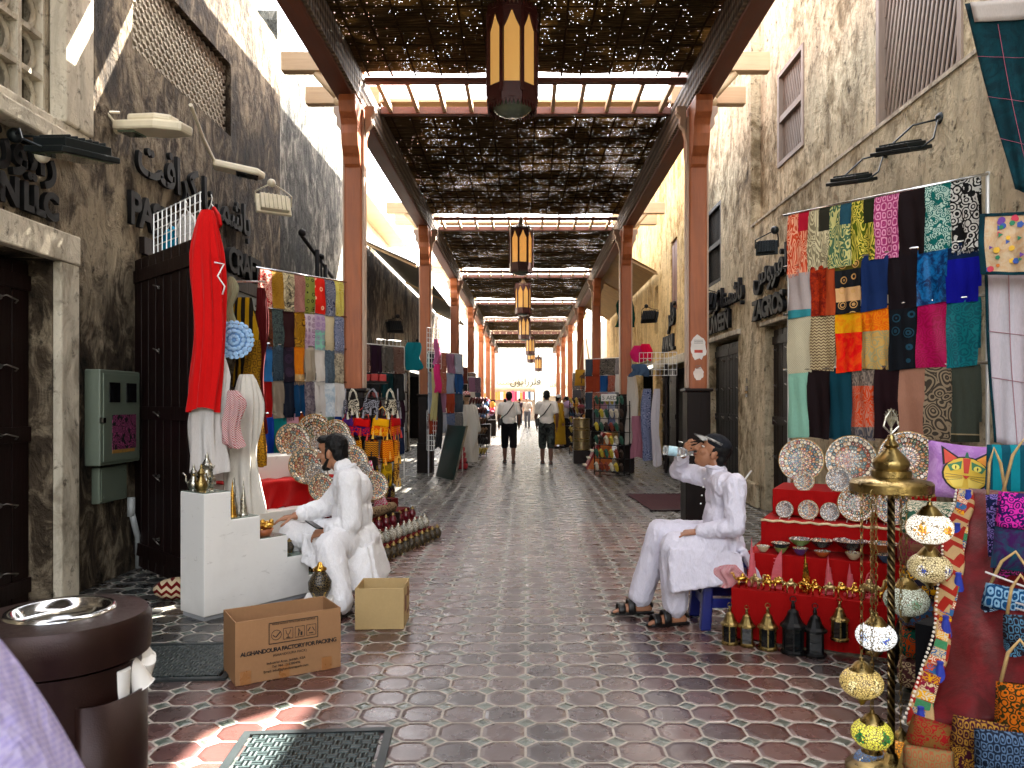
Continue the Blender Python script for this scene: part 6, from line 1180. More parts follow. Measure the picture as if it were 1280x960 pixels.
DKP = [('black', '#0c0c10'), ('dark plum', '#24101f'), ('dark blue', '#14203c'), ('charcoal', '#202224'), ('maroon', '#340a14'), ('dark teal', '#0c2c30'), ('brick', '#4a2018'), ('dusk grey', '#4a4a50')]
scarf_grid((-2.9, 13.2, 0), (-2.25, 14.2, 0), 2.5, 4, 4, .5, DKP, 'dark stall behind the bag rack', 'dark scarves behind the bag rack')
scarf_grid((-2.2, 21.6, 0), (-1.7, 22.4, 0), 2.5, 4, 3, .5, DKP, 'dark stall by the third left post', 'dark scarves by the third left post')
scarf_grid((1.85, 22.9, 0), (2.7, 22.0, 0), 2.6, 4, 4, .5, DKP, 'dark stall by the third right post', 'dark scarves by the third right post')
scarf_grid((1.8, 29.4, 0), (2.7, 28.6, 0), 2.6, 3, 3, .65, DKP, 'dark stall by the fourth right post', 'dark scarves by the fourth right post')
scarf_grid((-2.7, 28.6, 0), (-1.9, 29.4, 0), 2.6, 3, 3, .65, DKP, 'dark stall by the fourth left post', 'dark scarves by the fourth left post')
# leaning board
t = thing('leaning_board', 'dark green board leaning against the wire stand by the second left post', 'board', (-1.55, 14.85, 0), (R(-14), 0, R(-62))); b = MB(); b.bb((-.5, 0, 0), (.42, .03, 1.05)); b.build('panel', mat('board_green', '#0f2e2c', .35, 0, .15, 3), t, bevel=.004); [MB().bb((x, -.004, 0), (x + .01, .034, 1.06)).build('edge', M_steel, t) for x in (-.51, .42)]
def sandal_rack(c, yaw, label, seed, topsign=None, cols=('#b5a04a', '#141012', '#8a6a4a', '#5a4030', '#4a1a1a')):
    t = thing('goods_rack', label, 'rack', c, yaw); b = MB(); q = random.Random(seed)
    for x in (-.36, .36):
        for y in (-.1, .1): b.tube([(x, y, 0), (x, y, 1.5)], .012, 6)
    for j in range(6): b.box((0, 0, .06 + .27 * j), (.74, .24, .01))
    b.build('frame', M_iron, t)
    for j in range(6):
        for i in range(6):
            cc = q.choice(cols) if seed % 2 else cols[min(j, 4)]; b = MB(); x = -.3 + .12 * i; z = .08 + .27 * j
            b.ell((x, -.1, z + .09), (.045, .03, .1), Matrix.Rotation(R(18), 3, 'X'), 10, 8); b.tube([(x - .04, -.14, z + .12), (x, -.165, z + .15), (x + .04, -.14, z + .12)], .014, 6); b.build('slipper', mat('slipper_' + cc[1:], cc, .5, 0, .2, 30), t, smooth=True)
    return t
sandal_rack((-1.35, 20.6, 0), R(55), 'rack of slippers and sandals beside the white robe mannequin', 2); sandal_rack((1.75, 15.6, 0), R(-40), 'rack of sandals and slippers under the white price card', 5, cols=('#c9b23a', '#2a5a4a', '#8a3a2a', '#3a2a20', '#d6cdb8')); sandal_rack((1.55, 21.5, 0), R(-50), 'rack of dark slippers beyond the red wooden ramp', 7)
t = thing('price_card', 'white price card reading 5 AED above the sandal rack', 'sign', W(761, 497, 15.1) - V((0, 0, 0))); b = MB(); b.box((0, 0, 0), (.3, .012, .14)); b.build('card', M_white, t); o = lettering('5 AED', .11, face((-.135, -.0075, -.04), (1, 0, 0), (0, 0, 1)), M_ink, name='print', ext=.001, parent=t)
b = MB(); b.tube([(0, .012, -.05), (0, .02, -.5)], .006, 6); b.build('stick', M_iron, t)
t = thing('red_ramp', 'orange wooden stepped rack with a sloping red face beside the walkers', 'rack', (1.35, 16.9, 0), R(0)); b = MB(); b.prism([(0, 0), (.55, 0), (.55, .78), (.42, .78)], 0, .5, XZ); b.build('side', wood('orange_wood', '#b5521c', '#d97a30'), t); b = MB(); b.prism([(-.03, 0.02), (.0, 0), (.42, .785), (.36, .81)], -.01, .51, XZ); b.build('red_face', mat('ramp_red', '#8a1016', .5), t)
for i in range(5): b = MB(); b.box((-.02 + .085 * i, .25, .08 + .16 * i), (.09, .46, .03)); b.build('slat', mat('ramp_cream', '#c9bfa8', .5), t)
for i in range(3): t = thing('tin_drum', f'patterned metal drum, {["lowest", "middle", "topmost"][i]} of the stack behind the red ramp', 'drum', (1.35, 18.6, .32 + .26 * i), 0, 'stacked metal drums'); b = MB(); b.lathe([(0, 0), (.2, 0), (.2, .25), (.0, .25)], seg=24); b.build('body', mat('drum_body', '#8a7a5a', .35, .7, .35, 30), t, smooth=True, auto=40); b = MB(); [b.lathe([(.203, z), (.21, z + .015), (.203, z + .03)], seg=24) for z in (.0, .21)]; b.build('hoop', M_brass, t)
b = MB(); b.bb((1.15, 18.4, 0), (1.55, 18.8, .318)); tag(b.build('wooden_crate', M_pild, bevel=.01), 'dark wooden crate under the stacked drums', 'crate')
t = bag('tote_bag', 'tan canvas tote bag with a camel print hanging high by the right posts', W(731, 462, 20), .5, .42, .05, F('#b5925a'), None, None, R(-15), None); b = MB(); b.tube([(-.15, 0, 0), (-.03, 0, .8), (.03, 0, .8), (.15, 0, 0)], .015, 6); b.build('strap', M_cord, t); b = camel_mb(); b.v = [V((p.x * 3.2, -.062 + p.y * .15, p.z * 3.2 - .36)) for p in b.v]; b.build('print', mat('camel_print', '#4a2f18', .8), t)
# mannequin with robe
t = thing('mannequin', 'shop mannequin in a long white robe with a checked head cloth', 'mannequin', W(583, 582, 17.6) * 1, R(20)); t.location.z = 0
drape('robe', None, None, (0, 0, 1.42), 1.3, .44, F('#d2cfc8'), .13, 1.1, 6, .75, t); b = MB(); [b.caps((s * .2, 0, 1.34), (s * .27, -.03, .85), .06, .07) for s in (-1, 1)]; b.build('sleeve', F('#d2cfc8'), t, smooth=True); b = MB(); b.ell((0, 0, 1.6), (.085, .1, .12)); b.caps((0, 0, 1.4), (0, 0, 1.52), .05, .05); b.build('head', mat('mannequin_skin', '#9a7a5c', .4), t, smooth=True); b = MB(); b.ell((0, .015, 1.65), (.1, .11, .085)); b.build('head_cloth', F('#c9bdb8', 'check', '#a03040', .25), t, smooth=True); b = MB(); b.box((0, -.095, 1.61), (.14, .02, .04)); b.build('sunglasses', M_blk, t, bevel=.008); b = MB(); b.lathe([(0, 0), (.2, 0), (.03, .03), (.02, .2), (0, .2)], seg=16); b.build('stand', M_iron, t)
t = thing('cloth_heap', 'heap of folded red cloths at the foot of the mannequin', 'cloth', (-1.5, 16.9, 0)); [MB().box((0, 0, .07 + .12 * i), (.45 - .05 * i, .35, .11)).build('folded_cloth', mat('heap_red', '#8f1420', .8, 0, .2), t, bevel=.03) for i in range(4)]; b = MB(); b.ell((-.0, 0, .62), (.13, .1, .12)); tag(b.build('blue_pouch', F('#1d6a80', 'paisley', '#4a9ab0', 1.), smooth=True, loc=(-1.5, 16.9, 0)), 'round blue pouch on top of the red cloth heap', 'pouch')
# goods piles further on, and awnings
for i, (x, y, w_, h_, c, l) in enumerate([(-1.7, 27.5, .9, 1.5, '#7a6450', 'tall goods stall beside the third left posts'), (1.75, 25.5, 1.0, 1.5, '#5a4038', 'goods stall heaped with lilac and white cloth on the right'), (-1.8, 34, 1., 1.7, '#8a7460', 'far goods stall on the left side of the lane'), (1.8, 32.5, 1., 1.6, '#6a5248', 'far goods stall on the right side of the lane')]):
    t = thing('goods_stall', l, 'stall', (x, y, 0), 0); b = MB(); b.bb((-w_ / 2, -.4, 0), (w_ / 2, .4, .7)); b.build('table', M_pild, t)
    for k in range(16): cc = rnd.choice(['#b59ac4', '#d6cdd2', '#c94a6a', '#d9a040', '#3a5a80', '#e2dccf', '#7a2a3a']); b = MB(); b.ell((rnd.uniform(-.4, .4) * w_, rnd.uniform(-.35, .2), .74 + rnd.random() * (h_ - .8)), (rnd.uniform(.1, .18), .12, rnd.uniform(.08, .16)), None, 10, 8); b.build('goods', mat('goods_' + cc[1:], cc, .8, 0, .2), t, smooth=True)
t = thing('awning', 'ribbed sheet awning with a sunlit edge above the ochre wall', 'awning', (2.75, 20.5, 4.75), 0); b = MB(); b.grid(lambda u, v: V((-.5 + 1.0 * u, -1.5 + 11 * v, .5 - .55 * u + .02 * math.sin(v * 330))), 4, 600); b.build('sheet', mat('awning_tan', '#a88a5a', .5, .1, .2), t, solid=.01); [MB().tube([(-.5, y, .44), (.53, y, -.1)], .03, 6).build('strut', M_pale, t) for y in (-1.4, 3, 9.3)]
t = thing('awning', 'ribbed sheet awning under the sunlit cream house on the left', 'awning', (-2.85, 19, 4.6), 0); b = MB(); b.grid(lambda u, v: V((.5 - 1.1 * u, -2.5 + 13 * v, .35 - .5 * (1 - u) + .02 * math.sin(v * 400))), 4, 700); b.build('sheet', mat('awning_grey', '#7d7a72', .5, .2, .2), t, solid=.01); [MB().tube([(.5, y, -.2), (-.6, y, .3)], .03, 6).build('strut', M_pale, t) for y in (-2.4, 3, 10.3)]
# ================================================================== people
def fused(name, b, voxel, m, parent, smooth=4, fold=None, cut=None, seed=0):
    """join overlapping volumes into one continuous skin and add cloth folds along the normals"""
    o = b.build('tmp', m); md = o.modifiers.new('r', 'REMESH'); md.mode = 'VOXEL'; md.voxel_size = voxel
    if smooth: sm = o.modifiers.new('s', 'SMOOTH'); sm.factor = .5; sm.iterations = smooth
    bpy.context.view_layer.update(); dg = bpy.context.evaluated_depsgraph_get()
    me = bpy.data.meshes.new_from_object(o.evaluated_get(dg)); bpy.data.objects.remove(o)
    if fold:
        amp, sc = fold; off = V((seed * 3.1, seed * 1.7, seed))
        ns = [v.normal.copy() for v in me.vertices]
        for v, n_ in zip(me.vertices, ns):
            p = V((v.co.x * sc[0], v.co.y * sc[1], v.co.z * sc[2])) + off
            r_ = 1 - abs(noise.noise(p)) * 2; r_ = .65 * r_ * abs(r_) ** .4 + .35 * (1 - abs(noise.noise(p * 2.1 + V((5, 2, 7)))) * 2); f = noise.noise(p * .6 + V((9, 9, 9)))
            v.co += n_ * amp * (r_ * .9 + f * .45 - .3)
    me.materials.clear(); me.materials.append(m); me.polygons.foreach_set('use_smooth', [True] * len(me.polygons)); me.polygons.foreach_set('material_index', [0] * len(me.polygons)); me.update()
    me.name = name; o = bpy.data.objects.new(name, me); COL.objects.link(o); o.parent = parent; return o
def chain(b, pts, rs):
    for i in range(len(pts) - 1): b.caps(pts[i], pts[i + 1], rs[i], rs[i + 1])
def hand(b, wrist, d, n, t, s=.185, curl=.5, spread=.12):
    """palm, four unequal fingers curling towards n, thumb leaving the side t"""
    d, n = V(d).normalized(), V(n).normalized(); n = (n - d * n.dot(d)).normalized(); t = V(t); t = (t - d * t.dot(d) - n * t.dot(n)).normalized(); wr = V(wrist)
    for k in (-1, -.33, .33, 1): b.caps(wr + t * k * s * .1, wr + d * s * .48 + t * k * s * .17, s * .085, s * .075, 8)
    for k, ln in ((1, .40), (.33, .46), (-.33, .43), (-1, .34)):
        p = wr + d * s * .47 + t * k * s * .175; dd = (d + t * k * spread).normalized(); L = ln * s
        for j, f in enumerate((.45, .32, .23)):
            a = curl * (1 if j else .6); dd = (dd * math.cos(a) + n * math.sin(a)).normalized(); q = p + dd * L * f; b.caps(p, q, s * (.05 - .005 * j), s * (.046 - .006 * j), 8); p = q
    p = wr + d * s * .12 + t * s * .14
    for dd, f in (((d * .6 + t * .8 + n * .25), .22), ((d * .9 + t * .35 + n * .45), .2), ((d * .9 + n * .6), .14)): dd = dd.normalized(); q = p + dd * s * f; b.caps(p, q, s * .062, s * .05, 8); p = q
def head_shapes(b, c, fm, s=1.):
    """head volumes; fm columns: forward, left, up"""
    P = lambda x, y, z: V(c) + fm @ (V((x, y, z)) * s)
    b.ell(P(-.012, 0, .035), V((.098, .076, .088)) * s, fm); b.ell(P(.028, 0, -.03), V((.062, .058, .085)) * s, fm); b.ell(P(.048, 0, -.088), V((.034, .036, .028)) * s, fm)
    b.ell(P(.072, 0, .055), V((.022, .05, .03)) * s, fm)
    b.caps(P(.09, 0, .025), P(.112, 0, -.022), .010 * s, .016 * s, 8)
    for y in (-.014, .014): b.ell(P(.1, y, -.026), V((.012, .01, .008)) * s, fm, 8, 6)
    b.ell(P(.086, 0, -.052), V((.012, .024, .007)) * s, fm, 10, 6); b.ell(P(.085, 0, -.066), V((.012, .02, .008)) * s, fm, 10, 6)
    for y in (-1, 1):
        b.ell(P(-.004, y * .078, -.008), V((.02, .009, .034)) * s, fm, 10, 8); b.ell(P(.06, y * .045, -.02), V((.025, .02, .022)) * s, fm, 10, 8)
    return P
def face_bits(t, P, fm, s, m_iris='#1c0f0a', beard=None, mous=True):
    for y in (-1, 1):
        b = MB(); b.ell(P(.074, y * .032, .012), V((.012, .014, .007)) * s, fm, 10, 8); b.mi(1).ell(P(.0825, y * .031, .012), V((.005, .006, .006)) * s, fm, 8, 6); b.build('eye', [mat('eye_white', '#c9c4bc', .2), mat('eye_iris', m_iris, .2)], t, smooth=True)
        b = MB(); b.tube([P(.094, y * .012, .034), P(.093, y * .03, .041), P(.082, y * .052, .034)], [.004 * s, .006 * s, .003 * s], 6); b.build('eyebrow', M_hair, t)
    b = MB(); b.tube([P(.088, -.022, -.058), P(.099, 0, -.057), P(.088, .022, -.058)], [.003 * s, .007 * s, .003 * s], 8); b.build('lips', mat('lips', '#6d362e', .5, 0, .1), t, smooth=True)
    if beard:
        b = MB(); b.ell(P(.052, 0, -.1), V((.038, .038, .026)) * s, fm, 14, 8); b.tube([P(.0, -.062, -.03), P(.03, -.056, -.07), P(.058, -.03, -.1), P(.07, 0, -.108), P(.058, .03, -.1), P(.03, .056, -.07), P(.0, .062, -.03)], [.006 * s, .012 * s, .016 * s, .02 * s, .016 * s, .012 * s, .006 * s], 8)
        b.tube([P(.08, -.028, -.056), P(.101, -.01, -.043), P(.101, .01, -.043), P(.08, .028, -.056)], [.003 * s, .006 * s, .006 * s, .003 * s], 6); b.build('beard', M_hair, t, smooth=True)
def slab(b, ps, th):
    """thick cloth panel through four corners"""
    ps = [V(p) for p in ps]; n_ = (ps[1] - ps[0]).cross(ps[3] - ps[0]).normalized() * th / 2
    return b.add([p - n_ for p in ps] + [p + n_ for p in ps], [(3, 2, 1, 0), (4, 5, 6, 7), (0, 1, 5, 4), (1, 2, 6, 5), (2, 3, 7, 6), (3, 0, 4, 7)])
KW = F('#fbfbfd', wrinkle=.5); KL = F('#efedf8', wrinkle=.5); KW2 = F('#f8f8fb', wrinkle=.5)
# ---------- seated man on the right, drinking
t = thing('person', 'seated man in a pale lilac shirt and trousers drinking from a bottle', 'person', (1.24, 5.12, 0))
hm = frame((-1, .1, .5)); hc = V((-.0, .0, 1.135))
b = MB(); P = head_shapes(b, hc, hm, 1.0)
b.caps((.05, 0, .95), hc + V((.02, 0, -.06)), .058, .054); b.ell((.09, 0, .82), (.1, .15, .17)); b.ell((.08, 0, .6), (.1, .14, .12))
SHr, ELr, WRr = V((.05, .17, .945)), V((-.165, .30, .985)), V((-.165, .13, 1.11)); SHl, ELl, WRl = V((.1, -.185, .94)), V((.09, -.25, .68)), V((-.12, -.15, .635))
chain(b, [SHr, ELr, WRr], [.055, .042, .03]); chain(b, [SHl, ELl, WRl], [.055, .042, .03])
hand(b, WRr, (.12, -.75, .6), (.9, -.2, .1), (-.2, .3, 1), .18, .75); hand(b, WRl, (-1, .15, -.12), (.0, .1, -1), (-.2, 1, 0), .18, .35)
KNr, ANr, KNl, ANl = V((-.31, .16, .575)), V((-.44, .24, .11)), V((-.27, -.10, .53)), V((-.25, -.03, .11))
chain(b, [(.05, .1, .5), KNr, ANr], [.075, .06, .04]); chain(b, [(.05, -.1, .5), KNl, ANl], [.075, .06, .04])
def foot(b, an, d, s=1.):
    d = V(d).normalized(); l = V((-d.y, d.x, 0)); an = V(an); base = V((an.x, an.y, .035))
    b.caps(an, base - d * .03, .036, .034, 10); b.caps(base - d * .05, base + d * .1, .034, .036, 10); b.caps(base + d * .06 + l * .012, base + d * .13 + l * .016, .034, .026, 10)
    for k, (o, ln) in enumerate(((.03, .195), (.012, .19), (-.004, .18), (-.018, .168), (-.03, .155))): b.caps(base + d * .12 + l * o * .9, base + d * ln + l * o - V((0, 0, .012)), .014 if k == 0 else .011, .011 if k == 0 else .008, 8)
FDr, FDl = V((-1, -.12, 0)), V((-1, -.25, 0)); foot(b, ANr, FDr); foot(b, ANl, FDl)
fused('body', b, .0055, M_skin, t, 3)
def sandal(t, an, d, m=M_sand, z=0):
    d = V(d).normalized(); l = V((-d.y, d.x, 0)); o = V((an[0], an[1], 0)) - d * .02; M3 = Matrix((d, l, V((0, 0, 1)))).transposed()
    b = MB(); out = [(-.07, -.035), (-.07, .035), (.05, .042), (.13, .05), (.2, .042), (.23, .01), (.215, -.03), (.15, -.048), (.05, -.04)]; b.prism(out, .002, .022, M3, o); o_ = b.build('sandal', m, t, bevel=.005)
    q = MB()
    for x, h in ((.09, .085), (.16, .06)): q.grid(lambda u, v: o + M3 @ V((x - .025 + .05 * v, -.05 * math.cos(PI * u), .015 + h * math.sin(PI * u) ** .7)), 14, 3)
    q.grid(lambda u, v: o + M3 @ V((-.062 + .015 * math.sin(PI * u), -.042 * math.cos(PI * u), .05 + .03 * v)), 10, 2); q.build('strap', m, o_, smooth=True, solid=.006)
    q = MB(); q.box(o + M3 @ V((.09, .0, .103)), (.022, .022, .006)); q.build('buckle', M_brass, o_)
sandal(t, ANr, FDr); sandal(t, ANl, FDl)
# long shirt
b = MB(); b.ell((.075, 0, .86), (.11, .175, .15)); b.ell((.065, 0, .69), (.115, .165, .17)); b.ell((.05, 0, .54), (.16, .2, .12)); b.caps((.06, -.12, .93), (.05, .12, .94), .085, .085); b.caps((.05, 0, .95), (.03, 0, 1.015), .07, .063)
chain(b, [SHr, ELr, WRr + (ELr - WRr) * .12], [.073, .06, .048]); chain(b, [SHl, ELl, WRl + (ELl - WRl) * .1], [.075, .062, .05])
b.caps((.0, .1, .55), KNr + V((.03, 0, .0)), .115, .09); b.caps((.0, -.1, .54), KNl + V((.04, 0, .0)), .12, .095); b.caps((-.12, 0, .54), (.1, 0, .5), .1, .12)
slab(b, [(-.30, -.2, .53), (-.30, .2, .56), (-.32, .24, .36), (-.30, -.24, .27)], .04)
slab(b, [(-.31, -.19, .54), (.14, -.2, .5), (.16, -.235, .34), (-.31, -.24, .26)], .04)
slab(b, [(.16, -.2, .52), (.17, .2, .52), (.27, .18, .3), (.28, -.2, .28)], .04)
fused('long_shirt', b, .0085, KL, t, 2, (.013, (15, 15, 8)), seed=1)
b = MB(); b.tube([hc + V((.02, 0, -.1)) + V((.06 * math.cos(q), .058 * math.sin(q), -.012 * math.cos(q))) for q in [2 * PI * k / 20 for k in range(21)]], .012, 8); b.build('collar', KL, t, smooth=True)
b = MB(); [b.ell((-.047 - .008 * k, .01, .96 - .055 * k), (.006,) * 3, seg=8, rings=6) for k in range(4)]; b.build('button', M_white, t)
b = MB(); chain(b, [(.05, .1, .5), KNr, (KNr + ANr) / 2, ANr + V((0, 0, .015))], [.1, .095, .09, .082]); chain(b, [(.05, -.1, .48), KNl, (KNl + ANl) / 2, ANl + V((0, 0, .015))], [.1, .095, .09, .08])
fused('trousers', b, .0085, KL, t, 2, (.012, (17, 17, 5)), seed=2)
b = MB(); b.ell(P(-.03, 0, .045), V((.09, .081, .086)), hm); b.ell(P(-.07, 0, -.02), V((.045, .07, .06)), hm); [b.caps(P(.0, s * .074, .02), P(.008, s * .074, -.02), .012, .008) for s in (-1, 1)]; fused('hair', b, .006, M_hair, t, 2, (.004, (60, 60, 60)), seed=3)
b = MB(); b.ell(P(-.012, 0, .07), V((.1, .084, .066)), hm); fused('cap', b, .006, F('#15171c', 'marble', '#23262c', 1.), t, 2)
b = MB(); b.grid(lambda u, v: P(.075 + .085 * v * math.sin(PI * (.08 + .84 * u)), -.072 * math.cos(PI * u), .078 - .016 * v - .02 * (2 * u - 1) ** 2), 16, 6); b.build('cap_brim', F('#c9c8c4', 'marble', '#1a1c20', .6), t, smooth=True, solid=.006)
b = MB(); b.tube([P(.09 * math.cos(q) - .01, .086 * math.sin(q), .075) for q in [PI * (k / 16 - .5) * 1.1 for k in range(17)]], .009, 6); b.build('cap_trim', F('#cfcdc8', 'marble', '#1a1c20', .8), t, smooth=True)
face_bits(t, P, hm, 1.)
# bottle
md_ = P(.105, 0, -.06); bd = (V((-1, .1, .12))).normalized(); bt = thing('water_bottle', 'clear plastic water bottle held to the mouth of the seated man', 'bottle', V((1.24, 5.12, 0)) + md_)
bm = frame(bd); M3 = Matrix((bm.col[1], bm.col[2], bm.col[0])).transposed()
m, n = newmat('clear_plastic'); n.out(n('BsdfPrincipled', {'Base Color': C('#dfe8ea'), 'Roughness': .08, 'Transmission Weight': .85, 'IOR': 1.25, 'Normal': n('Bump', {'Strength': .5, 'Distance': .01, 'Height': n.math('SINE', n.math('MULTIPLY', n('SeparateXYZ', {0: n.co()}).outputs[0], 300.))})}))
b = MB(); b.lathe([(.012, .0), (.013, .02), (.016, .03), (.03, .06), (.032, .075), (.032, .1), (.029, .105), (.032, .11), (.032, .19), (.028, .2), (0, .197)], seg=20, M=M3); b.build('body', m, bt, smooth=True)
b = MB(); b.lathe([(.0325, .11), (.0328, .112), (.0328, .165), (.0325, .167)], seg=20, M=M3); b.build('label_band', mat('bottle_band', '#9ec0cc', .4, 0, .3, 40), bt, smooth=True)
# blue stool
t = thing('plastic_stool', 'dark blue plastic stool under the man drinking', 'stool', (1.33, 5.14, 0)); M_bl = mat('blue_plastic', '#101c66', .35, 0, .05)
b = MB(); b.prism([(-.15, -.13), (-.13, -.15), (.13, -.15), (.15, -.13), (.15, .13), (.13, .15), (-.13, .15), (-.15, .13)], .395, .43); b.build('seat', M_bl, t, bevel=.01)
for x in (-1, 1):
    for y in (-1, 1): b = MB(); b.add([(x * .14 + dx, y * .14 + dy, .397) for dx, dy in ((-.03, -.03), (.03, -.03), (.03, .03), (-.03, .03))] + [(x * .17 + dx, y * .17 + dy, 0) for dx, dy in ((-.035, -.035), (.035, -.035), (.035, .035), (-.035, .035))], [(0, 1, 2, 3), (4, 5, 6, 7), (0, 1, 5, 4), (1, 2, 6, 5), (2, 3, 7, 6), (3, 0, 4, 7)]); b.build('leg', M_bl, t, bevel=.012)
b = MB(); [b.bb((-.13, y * .155 - .012, .14), (.13, y * .155 + .012, .2)) for y in (-1, 1)]; [b.bb((x * .155 - .012, -.13, .14), (x * .155 + .012, .13, .2)) for x in (-1, 1)]; b.build('brace', M_bl, t)
# red white cloth beside the stool
drape('checked_cloth', 'pink and white checked cloth on the corner of the red stand', 'cloth', rs(-.04, .12, .44), .12, .14, F('#d6c4c4', 'check', '#a83a4a', .9), .05, 1.4, 5, .5)
# ---------- seated man on the left
t = thing('person', 'seated bearded man in white clothes reaching over the white steps', 'person', (-1.45, 5.75, 0)); t.scale = (1.05,) * 3
hm = frame((-1, .22, -.1)); hc = V((.0, .02, 1.04)); b = MB(); P = head_shapes(b, hc, hm, 1.0)
b.caps((.12, 0, .86), hc + V((.03, 0, -.06)), .058, .056); b.ell((.15, 0, .72), (.1, .15, .17)); b.ell((.17, 0, .48), (.1, .14, .13))
SHr, ELr, WRr = V((.08, .17, .86)), V((-.08, .2, .63)), V((-.27, .04, .585)); SHl, ELl, WRl = V((.16, -.18, .86)), V((.19, -.23, .58)), V((.0, -.17, .51))
chain(b, [SHr, ELr, WRr], [.055, .042, .03]); chain(b, [SHl, ELl, WRl], [.055, .042, .03])
hand(b, WRr, (-1, -.1, -.18), (0, .1, -1), (0, -1, .1), .18, .3); hand(b, WRl, (-1, .2, -.25), (0, .5, -.8), (-.2, .5, .8), .17, .8)
KNr, ANr, KNl, ANl = V((-.33, .17, .43)), V((-.43, .27, .1)), V((.08, -.38, .44)), V((.17, -.46, .1))
chain(b, [(.16, .1, .4), KNr, ANr], [.075, .06, .04]); chain(b, [(.17, -.1, .4), KNl, ANl], [.075, .06, .04]); FDr, FDl = V((-1, .1, 0)), V((-.5, -1, 0)); foot(b, ANr, FDr); foot(b, ANl, FDl)
fused('body', b, .0055, M_skin, t, 3); sandal(t, ANr, FDr, M_sand); sandal(t, ANl, FDl, M_sand)
b = MB(); b.ell((.15, 0, .76), (.13, .185, .16)); b.ell((.15, 0, .6), (.14, .185, .17)); b.ell((.17, 0, .44), (.17, .21, .13)); b.caps((.13, -.12, .85), (.11, .12, .86), .085, .085); b.caps((.11, 0, .86), (.08, 0, .935), .07, .066)
chain(b, [SHr, ELr, WRr + (ELr - WRr) * .22], [.08, .07, .058]); chain(b, [SHl, ELl, WRl + (ELl - WRl) * .25], [.083, .075, .062])
b.caps((.15, .1, .45), KNr + V((.06, 0, 0)), .12, .1); b.caps((.15, -.12, .44), KNl + V((.02, .04, 0)), .12, .1)
slab(b, [(.0, -.2, .42), (.3, -.2, .4), (.36, -.26, .13), (.06, -.33, .12)], .05)
slab(b, [(.3, -.2, .42), (.29, .2, .42), (.36, .2, .15), (.37, -.24, .13)], .05)
slab(b, [(-.2, .0, .47), (.04, -.16, .46), (.0, -.25, .24), (-.2, -.02, .27)], .04)
fused('long_shirt', b, .0085, KW, t, 2, (.014, (14, 14, 7)), seed=5)
b = MB(); b.tube([V((.095, 0, .925)) + V((.066 * math.cos(q), .063 * math.sin(q), .03 * math.cos(q))) for q in [2 * PI * k / 20 for k in range(21)]], .014, 8); b.grid(lambda u, v: V((.095, 0, .93)) + V(((.066 + .02 * v) * math.cos(2 * PI * u), (.063 + .02 * v) * math.sin(2 * PI * u), .03 * math.cos(2 * PI * u) - .045 * v)), 30, 4); b.build('collar', KW2, t, smooth=True, solid=.005)
b = MB(); [b.ell((.008 - .004 * k, -.02, .86 - .06 * k), (.006,) * 3, seg=8, rings=6) for k in range(4)]; b.build('button', M_white, t)
b = MB(); chain(b, [(.16, .1, .4), KNr, (KNr + ANr) / 2, ANr], [.1, .1, .09, .08]); chain(b, [(.17, -.1, .4), KNl, (KNl + ANl) / 2, ANl], [.1, .1, .095, .085]); fused('trousers', b, .0085, KW2, t, 2, (.012, (17, 17, 5)), seed=6)
b = MB(); b.ell(P(-.03, 0, .05), V((.093, .083, .09)), hm); b.ell(P(-.06, 0, -.01), V((.05, .076, .065)), hm); b.ell(P(.045, .01, .1), V((.055, .06, .03)), hm); [b.caps(P(.005, s * .076, .03), P(.015, s * .076, -.035), .013, .008) for s in (-1, 1)]; fused('hair', b, .006, M_hair, t, 2, (.005, (45, 45, 30)), seed=7)
face_bits(t, P, hm, 1., beard=True)
wt = thing('x', None, None); bpy.data.objects.remove(wt)
b = MB(); dW = (ELr - WRr).normalized(); fr = frame(dW); b.lathe([(.034, -.012), (.038, -.008), (.038, .008), (.034, .012)], WRr + dW * .03, 16, Matrix((fr.col[1], fr.col[2], fr.col[0])).transposed()); b.ell(WRr + dW * .03 + V((0, 0, .036)), (.02, .018, .008)); b.build('watch', M_blk, t, smooth=True)
dW = (ELl - WRl).normalized(); fr = frame(dW); b = MB(); b.lathe([(.034, -.006), (.039, 0), (.034, .006)], WRl + dW * .03, 16, Matrix((fr.col[1], fr.col[2], fr.col[0])).transposed()); b.build('bracelet', mat('bracelet_pink', '#c98a84', .4), t, smooth=True)
tag(MB().box((0, 0, 0), (.075, .13, .01)).build('phone', M_blk, bevel=.004, loc=(-1.53, 5.56, .585), rot=(R(20), R(12), R(60))), 'black phone held in the lap of the seated man in white', 'phone')
t = thing('plastic_stool', 'low dark stool under the seated man in white', 'stool', (-1.26, 5.78, 0)); b = MB(); b.bb((-.15, -.15, .27), (.15, .15, .3)); b.build('seat', M_pild, t, bevel=.01)
for x in (-.12, .12):
    for y in (-.12, .12): b = MB(); b.bb((x - .02, y - .02, 0), (x + .02, y + .02, .268)); b.build('leg', M_pild, t)
